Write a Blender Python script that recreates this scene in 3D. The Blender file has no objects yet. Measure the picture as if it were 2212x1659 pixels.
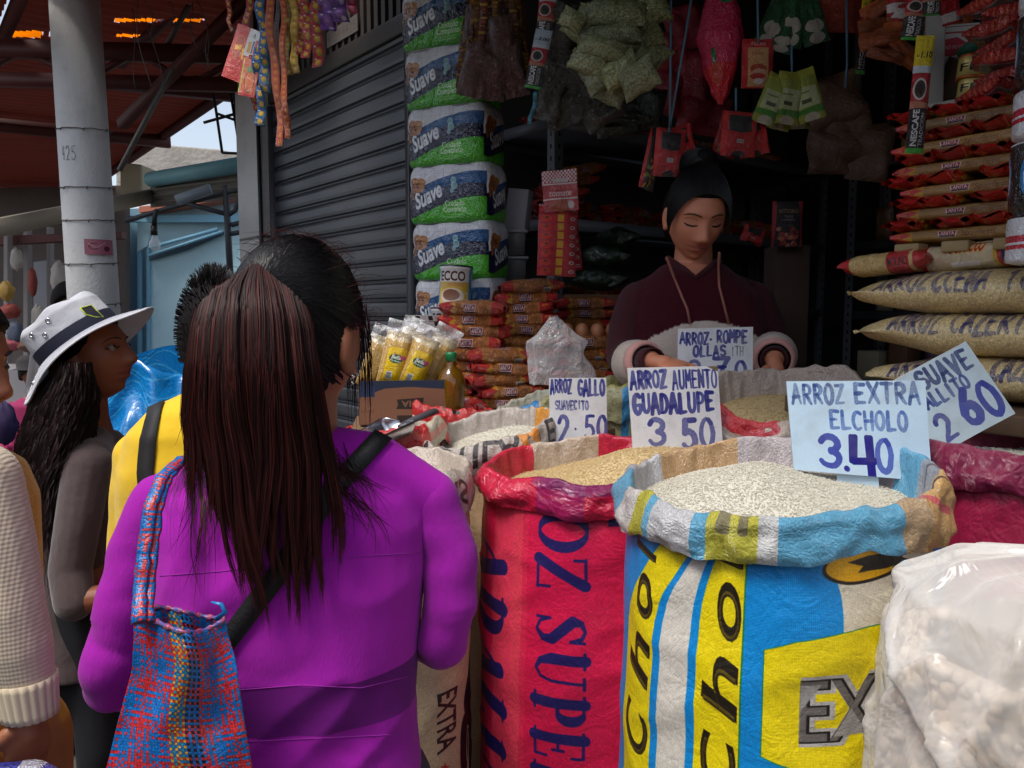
import bpy, math, random
import numpy as np
from mathutils import Vector, Matrix, noise
from mathutils.bvhtree import BVHTree
random.seed(7)
SC = bpy.context.scene
COL = SC.collection
R = math.radians
# ---------------------------------------------------------------- camera
FOC, PITCH, CAMZ = 1702.0, R(5.25), 1.45
cd = bpy.data.cameras.new('camera'); cam = bpy.data.objects.new('camera', cd); COL.objects.link(cam)
cam.location = (0, 0, CAMZ); cam.rotation_euler = (R(90) - PITCH, 0, 0)
cd.sensor_width = 36; cd.lens = 36 * FOC / 2212; cd.clip_start = .05; cd.clip_end = 300
SC.camera = cam
# ---------------------------------------------------------------- light
SUN_EL, SUN_AZ = R(63), R(224)      # a veiled sun, high, behind and left of the camera
world = bpy.data.worlds.new('World'); SC.world = world; world.use_nodes = True
wn = world.node_tree
sky = wn.nodes.new('ShaderNodeTexSky'); sky.sky_type = 'NISHITA'; sky.sun_disc = False
sky.sun_elevation = SUN_EL; sky.sun_rotation = SUN_AZ; sky.dust_density = 2; sky.air_density = 1.0; sky.ozone_density = 1
hs = wn.nodes.new('ShaderNodeHueSaturation'); hs.inputs['Saturation'].default_value = .6
bgn = wn.nodes['Background']; bgn.inputs['Strength'].default_value = .14
wn.links.new(sky.outputs[0], hs.inputs['Color']); wn.links.new(hs.outputs[0], bgn.inputs['Color'])
sl = bpy.data.lights.new('sun', 'SUN'); sl.energy = 2.1; sl.angle = R(22); sl.color = (1, .96, .9)
so = bpy.data.objects.new('sun', sl); COL.objects.link(so)
_d = Vector((math.sin(SUN_AZ) * math.cos(SUN_EL), math.cos(SUN_AZ) * math.cos(SUN_EL), math.sin(SUN_EL)))
so.rotation_euler = _d.to_track_quat('Z', 'Y').to_euler(); so.location = (0, -2, 6)
SC.view_settings.view_transform = 'Standard'; SC.view_settings.look = 'None'; SC.view_settings.gamma = 1
SC.view_settings.exposure = .55
SC.cycles.max_bounces = 6; SC.cycles.transparent_max_bounces = 12
# ---------------------------------------------------------------- measuring
def Q(u, v, Y):                      # point seen at (u, v) of the 2212 x 1659 photograph, at depth Y
    a, b = (u - 1106) / FOC, (829.5 - v) / FOC
    dy = math.cos(PITCH) + b * math.sin(PITCH); dz = -math.sin(PITCH) + b * math.cos(PITCH)
    return Vector((a * Y / dy, Y, CAMZ + dz * Y / dy))
def PX(n, Y): return n / FOC * Y
def proj(p):
    d = Vector(p) - Vector((0, 0, CAMZ)); f = d.y * math.cos(PITCH) - d.z * math.sin(PITCH); b = d.y * math.sin(PITCH) + d.z * math.cos(PITCH)
    return 1106 + d.x / f * FOC, 829.5 - b / f * FOC
def inpoly(u, v, P):
    c_ = False
    for (x1, y1), (x2, y2) in zip(P, P[1:] + P[:1]):
        if (y1 > v) != (y2 > v) and u < (x2 - x1) * (v - y1) / (y2 - y1) + x1: c_ = not c_
    return c_
FO, FF, FN = Vector((-.387, 3.2, 0)), Vector((.624, -.781, 0)), Vector((.781, .624, 0))
FANG = math.atan2(-.781, .624)
def W(s, n, z): return FO + FF * s + FN * n + Vector((0, 0, z))     # along the shop front, inward, up
def S(r, g, b):                      # sRGB 0..255 to linear
    return tuple((c / 12.92 if c <= .04045 else ((c + .055) / 1.055) ** 2.4) for c in (r / 255, g / 255, b / 255))
# ---------------------------------------------------------------- mesh builder
class MB:
    def __init__(s): s.v = []; s.f = []; s.uv = []; s.mi = []
    def face(s, idx, uvs=None, mat=0):
        s.f.append(tuple(idx)); s.uv.extend(uvs if uvs else [(0, 0)] * len(idx)); s.mi.append(mat)
    def grid(s, fn, nu, nv, mat=0, flip=False, uvfn=None):
        b = len(s.v)
        for j in range(nv + 1):
            for i in range(nu + 1): s.v.append(tuple(fn(i / nu, j / nv)))
        for j in range(nv):
            for i in range(nu):
                q = [(i, j), (i + 1, j), (i + 1, j + 1), (i, j + 1)]
                if flip: q.reverse()
                uv = [(a / nu, c / nv) for a, c in q]
                if uvfn: uv = [uvfn(*x) for x in uv]
                m = mat(( i + .5) / nu, (j + .5) / nv) if callable(mat) else mat
                s.face([b + c * (nu + 1) + a for a, c in q], uv, m)
        return s
    def quad(s, p, mat=0, uv=((0, 0), (1, 0), (1, 1), (0, 1))):
        b = len(s.v); s.v.extend(tuple(x) for x in p); s.face(range(b, b + 4), list(uv), mat); return s
    def box(s, c, d, rot=0, mat=0, M=None):
        c = Vector(c); h = Vector(d) / 2; b = len(s.v)
        M = M or Matrix.Rotation(rot, 3, 'Z')
        for k in range(8):
            s.v.append(tuple(c + M @ Vector(((1 if k & 1 else -1) * h.x, (1 if k & 2 else -1) * h.y, (1 if k & 4 else -1) * h.z))))
        for q in ((0, 1, 5, 4), (1, 3, 7, 5), (3, 2, 6, 7), (2, 0, 4, 6), (4, 5, 7, 6), (2, 3, 1, 0)):
            s.face([b + i for i in q], [(0, 0), (1, 0), (1, 1), (0, 1)], mat)
        return s
    def tube(s, pts, rad, n=8, cap=True, mat=0, flat=1.0, up=None):
        pts = [Vector(p) for p in pts]; b = len(s.v); m = len(pts)
        rad = rad if hasattr(rad, '__len__') else [rad] * m
        ref = None
        for i, p in enumerate(pts):
            t = (pts[min(i + 1, m - 1)] - pts[max(i - 1, 0)])
            if t.length < 1e-9: t = Vector((0, 0, 1))
            t.normalize()
            if ref is None: ref = Vector(up) if up else (Vector((1, 0, 0)) if abs(t.x) < .8 else Vector((0, 1, 0)))
            x = ref - t * ref.dot(t)
            if x.length < 1e-6: x = t.orthogonal()
            x.normalize(); y = t.cross(x); ref = x
            for k in range(n):
                a = 2 * math.pi * k / n
                s.v.append(tuple(p + (x * math.cos(a) + y * math.sin(a) * flat) * rad[i]))
        for i in range(m - 1):
            for k in range(n):
                k2 = (k + 1) % n
                s.face([b + i * n + k, b + i * n + k2, b + (i + 1) * n + k2, b + (i + 1) * n + k],
                       [(k / n, i / (m - 1)), ((k + 1) / n, i / (m - 1)), ((k + 1) / n, (i + 1) / (m - 1)), (k / n, (i + 1) / (m - 1))], mat)
        if cap:
            s.face([b + k for k in reversed(range(n))], None, mat); s.face([b + (m - 1) * n + k for k in range(n)], None, mat)
        return s
    def ball(s, c, r, M=None, nu=20, nv=12, mat=0):
        c = Vector(c); r = r if hasattr(r, '__len__') else (r, r, r); b = len(s.v)
        M = M or Matrix.Identity(3)
        s.v.append(tuple(c + M @ Vector((0, 0, -r[2]))))
        for j in range(1, nv):
            p = -math.pi / 2 + math.pi * j / nv
            for i in range(nu):
                a = 2 * math.pi * i / nu
                s.v.append(tuple(c + M @ Vector((r[0] * math.cos(p) * math.cos(a), r[1] * math.cos(p) * math.sin(a), r[2] * math.sin(p)))))
        s.v.append(tuple(c + M @ Vector((0, 0, r[2])))); top = len(s.v) - 1
        for i in range(nu):
            i2 = (i + 1) % nu
            s.face([b, b + 1 + i2, b + 1 + i], None, mat)
            for j in range(nv - 2):
                s.face([b + 1 + j * nu + i, b + 1 + j * nu + i2, b + 1 + (j + 1) * nu + i2, b + 1 + (j + 1) * nu + i],
                       [(i / nu, (j + 1) / nv), ((i + 1) / nu, (j + 1) / nv), ((i + 1) / nu, (j + 2) / nv), (i / nu, (j + 2) / nv)], mat)
            s.face([b + 1 + (nv - 2) * nu + i, b + 1 + (nv - 2) * nu + i2, top], None, mat)
        return s
    def chain(s, pts, n=14, mat=0):          # tapered capsules joined at balls, for later remeshing
        for i, (p, r) in enumerate(pts):
            s.ball(p, r, nu=n, nv=10, mat=mat)
            if i: s.tube([pts[i - 1][0], p], [pts[i - 1][1], r], n=n, mat=mat)
        return s
    def lathe(s, prof, n=24, c=(0, 0, 0), mat=0, M=None):
        c = Vector(c); M = M or Matrix.Identity(3); m = len(prof)
        def fn(u, v):                        # u = .5 looks towards -Y
            r, z = prof[min(int(round(v * (m - 1))), m - 1)]; a = 2 * math.pi * (u - .5) - math.pi / 2
            return c + M @ Vector((r * math.cos(a), r * math.sin(a), z))
        z0, z1 = min(p[1] for p in prof), max(p[1] for p in prof)
        return s.grid(fn, n, m - 1, mat, uvfn=lambda a, b: (a, (prof[int(round(b * (m - 1)))][1] - z0) / max(1e-6, z1 - z0)))
    def prism(s, poly, d, mat=0):            # outline in the plane of its points pushed along d
        b = len(s.v); n = len(poly); d = Vector(d)
        s.v.extend(tuple(Vector(p)) for p in poly); s.v.extend(tuple(Vector(p) + d) for p in poly)
        s.face([b + i for i in range(n)], None, mat); s.face([b + n + i for i in reversed(range(n))], None, mat)
        for i in range(n):
            j = (i + 1) % n; s.face([b + j, b + i, b + n + i, b + n + j], None, mat)
        return s
    def move(s, M, start=0):
        for i in range(start, len(s.v)): s.v[i] = tuple(M @ Vector(s.v[i]))
        return s
    def mesh(s, name, mats, smooth=True):
        me = bpy.data.meshes.new(name); me.from_pydata(s.v, [], s.f)
        uvl = me.uv_layers.new(name='UVMap'); uvl.data.foreach_set('uv', np.array(s.uv, np.float32).ravel())
        mats = mats if isinstance(mats, (list, tuple)) else [mats]
        for m in mats: me.materials.append(m)
        me.polygons.foreach_set('material_index', s.mi)
        me.polygons.foreach_set('use_smooth', [smooth] * len(s.f)); me.update()
        return me
    def build(s, name, mats, parent=None, smooth=True, bevel=0, solid=0):
        o = bpy.data.objects.new(name, s.mesh(name, mats, smooth)); COL.objects.link(o)
        attach(o, parent)
        if solid:
            md = o.modifiers.new('solid', 'SOLIDIFY'); md.thickness = solid; md.offset = 0
        if bevel:
            md = o.modifiers.new('bevel', 'BEVEL'); md.width = bevel; md.segments = 2; md.limit_method = 'ANGLE'
        return o
def attach(o, parent):
    if parent:
        o.parent = parent; o.matrix_parent_inverse = parent.matrix_basis.inverted()
def tag(o, label, cat, group=None, kind=None):
    if label: o['label'] = label
    if cat: o['category'] = cat
    if group: o['group'] = group
    if kind: o['kind'] = kind
    return o
def thing(name, label, cat, loc=(0, 0, 0), group=None, rz=0):
    o = bpy.data.objects.new(name, None); COL.objects.link(o); o.empty_display_size = .05
    o.location = loc; o.rotation_euler = (0, 0, rz)
    return tag(o, label, cat, group)
def struct(o): o['kind'] = 'structure'; return o
def dup(o, label=None, parent=None):
    c = o.copy(); COL.objects.link(c)
    if parent: c.parent = parent
    if label: c['label'] = label
    for ch in list(o.children): dup(ch, None, c)
    return c
ORD = ['topmost', 'second from top', 'third from top', 'fourth from top', 'fifth from top', 'sixth from top', 'seventh from top', 'eighth from top', 'ninth from top', 'tenth from top', 'eleventh from top', 'twelfth from top']
LRO = ['leftmost', 'second from left', 'third from left', 'fourth from left', 'fifth from left', 'sixth from left', 'seventh from left', 'eighth from left', 'ninth from left', 'tenth from left', 'eleventh from left']
def nz(x, y, z, sc=1.0): return noise.noise(Vector((x * sc, y * sc, z * sc)))
def lerp(a, b, t): return a + (b - a) * t
def interp(t, pts):                  # piecewise-linear through (t, value)
    if t <= pts[0][0]: return pts[0][1]
    for (a, va), (b, vb) in zip(pts, pts[1:]):
        if t <= b: return va + (vb - va) * (t - a) / (b - a)
    return pts[-1][1]
def sinterp(t, pts):
    if t <= pts[0][0]: return pts[0][1]
    for (a, va), (b, vb) in zip(pts, pts[1:]):
        if t <= b:
            k = (t - a) / (b - a); k = k * k * (3 - 2 * k); return va + (vb - va) * k
    return pts[-1][1]
# ---------------------------------------------------------------- materials
def mat(name, col=(.5, .5, .5), rough=.5, metal=0, var=None, bump=None, coat=0, wrinkle=0, wscale=14, img=None, weave=0, spec=.5,
        trans=0, alpha=1, sheen=0, col2=None, stripe=None, sss=0, isl=0, transl=0, uvimg=True, knit=0, attr=None, dirt=0, orand=0):
    m = bpy.data.materials.new(name); m.use_nodes = True; nt = m.node_tree; N = nt.nodes; L = nt.links
    b = N['Principled BSDF']
    def setv(k, v):
        if k in b.inputs: b.inputs[k].default_value = v
    setv('Roughness', rough); setv('Metallic', metal); setv('Specular IOR Level', spec); setv('Coat Weight', coat); setv('Coat Roughness', .12)
    setv('Transmission Weight', trans); setv('Alpha', alpha); setv('Sheen Weight', sheen)
    if sss: setv('Subsurface Weight', sss); setv('Subsurface Radius', (.012, .005, .003)); setv('Subsurface Scale', 1)
    tc = N.new('ShaderNodeTexCoord'); src = None
    obj = tc.outputs['Object']; uv = tc.outputs['UV']
    if img is not None:
        t = N.new('ShaderNodeTexImage'); t.image = img; t.extension = 'REPEAT'; L.new(uv, t.inputs['Vector']); src = t.outputs['Color']
    elif attr:
        t = N.new('ShaderNodeAttribute'); t.attribute_name = attr; src = t.outputs['Color']
    else:
        c = N.new('ShaderNodeRGB'); c.outputs[0].default_value = (*col, 1); src = c.outputs[0]
    def mix(a, bcol, fac, mode='MIX'):
        x = N.new('ShaderNodeMix'); x.data_type = 'RGBA'; x.blend_type = mode
        if isinstance(fac, float) or isinstance(fac, int): x.inputs['Factor'].default_value = fac
        else: L.new(fac, x.inputs['Factor'])
        L.new(a, x.inputs['A'])
        if isinstance(bcol, tuple): x.inputs['B'].default_value = (*bcol, 1)
        else: L.new(bcol, x.inputs['B'])
        return x.outputs['Result']
    def nse(scale, detail=4, vec=obj, dist=0, stretch=None, rg=.5):
        if stretch:
            mp = N.new('ShaderNodeMapping'); mp.inputs['Scale'].default_value = stretch; L.new(vec, mp.inputs['Vector']); vec = mp.outputs[0]
        x = N.new('ShaderNodeTexNoise'); x.inputs['Scale'].default_value = scale; x.inputs['Detail'].default_value = detail
        x.inputs['Distortion'].default_value = dist; x.inputs['Roughness'].default_value = rg; L.new(vec, x.inputs['Vector']); return x.outputs['Fac']
    def ramp(f, a, c):
        x = N.new('ShaderNodeMapRange'); x.inputs['From Min'].default_value = a; x.inputs['From Max'].default_value = c; L.new(f, x.inputs['Value']); return x.outputs['Result']
    if isl:
        g = N.new('ShaderNodeNewGeometry'); src = mix(src, col2, ramp(g.outputs['Random Per Island'], 1 - isl, 1.0))
    elif col2 and var:
        src = mix(src, col2, ramp(nse(var[0], 5, stretch=stretch_ if (stretch_ := (var[2] if len(var) > 2 else None)) else None), .5 - var[1], .5 + var[1]))
    elif var:
        v = nse(var[0], 5, stretch=var[2] if len(var) > 2 else None)
        src = mix(src, tuple(max(0, c * (1 - var[1])) for c in col) if img is None and not attr else (.25, .22, .2), v if img is None and not attr else ramp(v, .45, 1.6), 'MIX')
    if stripe:                        # (axis, [(position, colour)...]) constant bands along an object axis
        sp = N.new('ShaderNodeSeparateXYZ'); L.new(obj, sp.inputs[0]); ax = sp.outputs[stripe[0]]
        for pos, c in stripe[1]:
            x = N.new('ShaderNodeMath'); x.operation = 'LESS_THAN'; x.inputs[1].default_value = pos; L.new(ax, x.inputs[0]); src = mix(src, c, x.outputs[0])
    if orand:
        oi = N.new('ShaderNodeObjectInfo'); mr = N.new('ShaderNodeMapRange'); mr.inputs['To Min'].default_value = 1 - orand; mr.inputs['To Max'].default_value = 1 + orand * .5; L.new(oi.outputs['Random'], mr.inputs['Value'])
        cx_ = N.new('ShaderNodeCombineXYZ'); [L.new(mr.outputs[0], cx_.inputs[q]) for q in range(3)]; src = mix(src, cx_.outputs[0], 1.0, 'MULTIPLY')
    if dirt:
        src = mix(src, (.05, .045, .04), ramp(nse(6, 8, rg=.7), .55, 1.0 + (1 - dirt)))
    L.new(src, b.inputs['Base Color'])
    h = None
    def add(f, k):
        nonlocal h
        x = N.new('ShaderNodeMath'); x.operation = 'MULTIPLY'; x.inputs[1].default_value = k; L.new(f, x.inputs[0])
        if h is None: h = x.outputs[0]
        else:
            y = N.new('ShaderNodeMath'); y.operation = 'ADD'; L.new(h, y.inputs[0]); L.new(x.outputs[0], y.inputs[1]); h = y.outputs[0]
    if bump:
        add(nse(bump[0], 4, stretch=bump[2] if len(bump) > 2 else None), bump[1])
    if wrinkle:
        add(nse(wscale, 3, dist=1.6, rg=.6), wrinkle * .009)
        vo = N.new('ShaderNodeTexVoronoi'); vo.feature = 'DISTANCE_TO_EDGE'; vo.inputs['Scale'].default_value = wscale * 1.3
        nd = N.new('ShaderNodeMapping'); L.new(obj, nd.inputs[0])
        q = N.new('ShaderNodeTexNoise'); q.inputs['Scale'].default_value = wscale * .7; L.new(obj, q.inputs['Vector'])
        va = N.new('ShaderNodeVectorMath'); va.operation = 'ADD'; L.new(q.outputs['Color'], va.inputs[0]); L.new(obj, va.inputs[1]); L.new(va.outputs[0], vo.inputs['Vector'])
        add(ramp(vo.outputs['Distance'], 0, .25), wrinkle * .0009)
    if weave or knit:
        for ax in ('X', 'Y'):
            w = N.new('ShaderNodeTexWave'); w.bands_direction = ax; w.inputs['Scale'].default_value = weave or (knit * (1 if ax == 'X' else .7)); L.new(uv if weave else obj, w.inputs['Vector'])
            if knit: w.bands_direction = 'X' if ax == 'X' else 'Z'; w.inputs['Distortion'].default_value = .4
            add(w.outputs['Fac'], .00014 if weave else .00035)
    if h is not None:
        bp = N.new('ShaderNodeBump'); bp.inputs['Strength'].default_value = .9; bp.inputs['Distance'].default_value = 1.0; L.new(h, bp.inputs['Height'])
        if coat: L.new(bp.outputs[0], b.inputs['Coat Normal'])
        L.new(bp.outputs[0], b.inputs['Normal'])
    if transl:
        tr = N.new('ShaderNodeBsdfTranslucent'); L.new(src, tr.inputs['Color']); mx = N.new('ShaderNodeMixShader'); mx.inputs[0].default_value = transl
        L.new(b.outputs[0], mx.inputs[1]); L.new(tr.outputs[0], mx.inputs[2]); L.new(mx.outputs[0], N['Material Output'].inputs['Surface'])
    return m
def film(name, tint=(.9, .9, .92), amount=.25, rough=.1, wrinkle=1.0, wscale=16):   # clear thin plastic: mostly see-through, glossy
    m = bpy.data.materials.new(name); m.use_nodes = True; nt = m.node_tree; N = nt.nodes; L = nt.links
    b = N['Principled BSDF']; b.inputs['Base Color'].default_value = (*tint, 1); b.inputs['Roughness'].default_value = rough
    b.inputs['Specular IOR Level'].default_value = .8
    tc = N.new('ShaderNodeTexCoord'); x = N.new('ShaderNodeTexNoise'); x.inputs['Scale'].default_value = wscale; x.inputs['Distortion'].default_value = 2; x.inputs['Detail'].default_value = 3
    L.new(tc.outputs['Object'], x.inputs['Vector'])
    bp = N.new('ShaderNodeBump'); bp.inputs['Distance'].default_value = .012 * wrinkle; L.new(x.outputs['Fac'], bp.inputs['Height']); L.new(bp.outputs[0], b.inputs['Normal'])
    t = N.new('ShaderNodeBsdfTransparent'); mx = N.new('ShaderNodeMixShader')
    lw = N.new('ShaderNodeLayerWeight'); lw.inputs['Blend'].default_value = .35; L.new(bp.outputs[0], lw.inputs['Normal'])
    mr = N.new('ShaderNodeMapRange'); mr.inputs['To Min'].default_value = amount; mr.inputs['To Max'].default_value = min(1, amount + .5); L.new(lw.outputs['Facing'], mr.inputs['Value'])
    L.new(mr.outputs[0], mx.inputs[0]); L.new(t.outputs[0], mx.inputs[1]); L.new(b.outputs[0], mx.inputs[2]); L.new(mx.outputs[0], N['Material Output'].inputs['Surface'])
    return m
# ---------------------------------------------------------------- drawing prints into arrays made here
_font = {}
def glyph_tris(txt, bold, shear):
    k = (txt, bold, shear)
    if k not in _font:
        cu = bpy.data.curves.new('t', 'FONT'); cu.body = txt; cu.size = 1; cu.offset = bold; cu.shear = shear; cu.resolution_u = 4
        o = bpy.data.objects.new('t', cu); COL.objects.link(o)
        me = bpy.data.meshes.new_from_object(o.evaluated_get(bpy.context.evaluated_depsgraph_get()))
        me.calc_loop_triangles()
        V = np.array([v.co[:2] for v in me.vertices], np.float32).reshape(-1, 2)
        T = np.array([t.vertices[:] for t in me.loop_triangles], int).reshape(-1, 3)
        bpy.data.objects.remove(o); bpy.data.curves.remove(cu); bpy.data.meshes.remove(me)
        if len(V): V[:, 0] -= V[:, 0].min()
        _font[k] = (V, T)
    return _font[k]
class Cv:
    def __init__(s, w, h, c=(255, 255, 255)):
        s.w, s.h = w, h; s.a = np.empty((h, w, 3), np.float32); s.a[:] = np.array(c, np.float32) / 255
    def _bl(s, x0, y0, m, c, al=1):
        h, w = m.shape; m = (m * al)[..., None]; r = s.a[y0:y0 + h, x0:x0 + w]; r[:] = r * (1 - m) + np.array(c, np.float32) / 255 * m
    def _bb(s, xs, ys, pad=2):
        x0 = max(0, int(min(xs) - pad)); x1 = min(s.w, int(max(xs) + pad) + 1); y0 = max(0, int(min(ys) - pad)); y1 = min(s.h, int(max(ys) + pad) + 1)
        return (x0, y0, x1, y1) if x1 > x0 and y1 > y0 else None
    def rect(s, x0, y0, x1, y1, c, al=1):
        x0, x1 = max(0, int(x0)), min(s.w, int(x1)); y0, y1 = max(0, int(y0)), min(s.h, int(y1))
        if x1 > x0 and y1 > y0: s._bl(x0, y0, np.ones((y1 - y0, x1 - x0), np.float32), c, al)
    def ell(s, cx, cy, rx, ry, c, al=1, ang=0):
        rr = max(rx, ry); b = s._bb([cx - rr, cx + rr], [cy - rr, cy + rr])
        if not b: return
        Y, X = np.mgrid[b[1]:b[3], b[0]:b[2]].astype(np.float32); X -= cx; Y -= cy
        ca, sa = math.cos(ang), math.sin(ang); X, Y = X * ca + Y * sa, -X * sa + Y * ca
        d = (np.sqrt((X / rx) ** 2 + (Y / ry) ** 2) - 1) * min(rx, ry); s._bl(b[0], b[1], np.clip(.5 - d, 0, 1), c, al)
    def poly(s, pts, c, al=1):
        xs, ys = [p[0] for p in pts], [p[1] for p in pts]; b = s._bb(xs, ys)
        if not b: return
        acc = 0
        for ox, oy in ((.25, .25), (.75, .25), (.25, .75), (.75, .75)):
            Y, X = np.mgrid[b[1]:b[3], b[0]:b[2]].astype(np.float32); X += ox; Y += oy; ins = np.zeros(X.shape, bool)
            for (x1, y1), (x2, y2) in zip(pts, pts[1:] + pts[:1]):
                if y1 == y2: continue
                ins ^= ((y1 > Y) != (y2 > Y)) & (X < (x2 - x1) * (Y - y1) / (y2 - y1) + x1)
            acc = acc + ins.astype(np.float32)
        s._bl(b[0], b[1], acc / 4, c, al)
    def stroke(s, pts, wd, c, al=1, dry=0):
        n = len(pts); wd = wd if hasattr(wd, '__len__') else [wd] * n
        b = s._bb([p[0] for p in pts], [p[1] for p in pts], max(wd) / 2 + 2)
        if not b: return
        Y, X = np.mgrid[b[1]:b[3], b[0]:b[2]].astype(np.float32); D = np.full(X.shape, 1e6, np.float32)
        for i in range(n - 1):
            (x1, y1), (x2, y2) = pts[i], pts[i + 1]; dx, dy = x2 - x1, y2 - y1; L2 = dx * dx + dy * dy + 1e-6
            t = np.clip(((X - x1) * dx + (Y - y1) * dy) / L2, 0, 1)
            D = np.minimum(D, np.hypot(X - x1 - t * dx, Y - y1 - t * dy) - (wd[i] + (wd[i + 1] - wd[i]) * t) / 2)
        m = np.clip(.5 - D, 0, 1)
        if dry:
            rs = np.random.RandomState(int(abs(pts[0][0] * 13 + pts[0][1] * 7)) % 9999); k = rs.rand(*[max(2, q // 3 + 2) for q in m.shape])
            k = np.kron(k, np.ones((3, 3)))[:m.shape[0], :m.shape[1]]; m = m * (1 - dry * k)
        s._bl(b[0], b[1], m, c, al)
    def text(s, t, x, y, size, c, ang=0, bold=0, shear=0, al=1, width=None, outline=None, ow=.03):
        if outline is not None: s.text(t, x, y, size, outline, ang, bold + ow, shear, al, width)
        V, T = glyph_tris(t, bold, shear)
        if not len(V): return
        V0, _ = glyph_tris(t, 0, shear); sx = size if width is None else width / max(1e-3, V0[:, 0].max())
        ca, sa = math.cos(ang), math.sin(ang)
        px = V[:, 0] * sx; py = -V[:, 1] * size
        P = np.stack([x + px * ca - py * sa, y + px * sa + py * ca], 1)
        b = s._bb(P[:, 0], P[:, 1])
        if not b: return
        K = 2; W_, H_ = (b[2] - b[0]) * K, (b[3] - b[1]) * K; M = np.zeros((H_, W_), np.float32); P = (P - np.array([b[0], b[1]])) * K
        for tri in T:
            a, bb, cc = P[tri]; x0, x1 = int(max(0, min(a[0], bb[0], cc[0]))), int(min(W_ - 1, max(a[0], bb[0], cc[0]))) + 1
            y0, y1 = int(max(0, min(a[1], bb[1], cc[1]))), int(min(H_ - 1, max(a[1], bb[1], cc[1]))) + 1
            if x1 <= x0 or y1 <= y0: continue
            Y, X = np.mgrid[y0:y1, x0:x1].astype(np.float32); X += .5; Y += .5
            e = lambda p, q: (q[0] - p[0]) * (Y - p[1]) - (q[1] - p[1]) * (X - p[0])
            e0, e1, e2 = e(a, bb), e(bb, cc), e(cc, a)
            M[y0:y1, x0:x1] = np.maximum(M[y0:y1, x0:x1], ((e0 >= 0) & (e1 >= 0) & (e2 >= 0)) | ((e0 <= 0) & (e1 <= 0) & (e2 <= 0)))
        M = M.reshape(H_ // K, K, W_ // K, K).mean((1, 3)); s._bl(b[0], b[1], M, c, al)
    def hand(s, t, x, y, h, wd, c=(24, 30, 105), ang=0, width=None, dry=.35, al=.95, cw=.62, jit=.03):
        wd *= 1.22; L = [HF.get(ch) for ch in t]; adv = cw * 1.28; tot = sum(.5 if l is None else (.3 if ch in '.·' else adv) for ch, l in zip(t, L)) - .2 * adv
        sx = h if width is None else width / tot
        ca, sa = math.cos(ang), math.sin(ang); px = 0; rr = random.Random(t + str(int(x)))
        for ch, l in zip(t, L):
            if l is None: px += .5; continue
            jy = rr.uniform(-.04, .04); hs_ = rr.uniform(.94, 1.06)
            for st in l:
                pts = []
                for (a, b) in dense(st):
                    gx = (px + a * cw + rr.uniform(-jit, jit) * .4) * sx; gy = ((b * hs_ + jy) - 1 + rr.uniform(-jit, jit) * .4) * h
                    pts.append((x + gx * ca - gy * sa, y + gx * sa + gy * ca))
                k = rr.uniform(.8, 1.15); n = len(pts); ws = [wd * k * (.85 + .3 * math.sin(3 * i / max(1, n - 1) + .4)) for i in range(n)]
                s.stroke(pts, ws, c, al * rr.uniform(.75, 1), dry)
                s.stroke([pts[0], pts[min(1, n - 1)]], wd * k * 1.05, c, .5)
            px += .3 if ch in '.·' else adv
    def serif(s, t, x, y, h, c, ang=0, width=None, gap=.12, sq=1.0, out=None):
        ca, sa = math.cos(ang), math.sin(ang); px = 0
        for ch in t:
            if ch == ' ': px += .45; continue
            w_, strokes = SF[ch]
            for st in strokes:
                pts = []; ws = []
                for (a, b, k) in dense3(st):
                    gx, gy = (px + a) * h * sq, (b - 1) * h
                    pts.append((x + gx * ca - gy * sa, y + gx * sa + gy * ca)); ws.append(k * h)
                s.stroke(pts, ws, c)
            px += w_ + gap
        return px * h * sq
    def speckle(s, amt, cell=1, seed=1):
        rs = np.random.RandomState(seed); k = rs.randn((s.h // cell) + 1, (s.w // cell) + 1)
        k = np.kron(k, np.ones((cell, cell)))[:s.h, :s.w]; s.a = np.clip(s.a * (1 + amt * k[..., None]), 0, 1)
    def img(s, name):
        im = bpy.data.images.new(name, s.w, s.h); p = np.ones((s.h, s.w, 4), np.float32); p[..., :3] = s.a[::-1]
        im.pixels.foreach_set(p.ravel()); im.update(); im.pack(); return im
def dense(st):
    out = []
    for (a, b), (c, d) in zip(st, st[1:]):
        n = max(1, int(math.hypot(c - a, d - b) / .22))
        out += [(a + (c - a) * i / n, b + (d - b) * i / n) for i in range(n)]
    return out + [st[-1]]
def dense3(st):
    out = []
    for A, B in zip(st, st[1:]): out += [tuple(A[k] + (B[k] - A[k]) * i / 3 for k in range(3)) for i in range(3)]
    return out + [st[-1]]
def arc(cx, cy, rx, ry, a0, a1, n=10): return [(cx + rx * math.cos(R(a0 + (a1 - a0) * i / n)), cy + ry * math.sin(R(a0 + (a1 - a0) * i / n))) for i in range(n + 1)]
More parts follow.
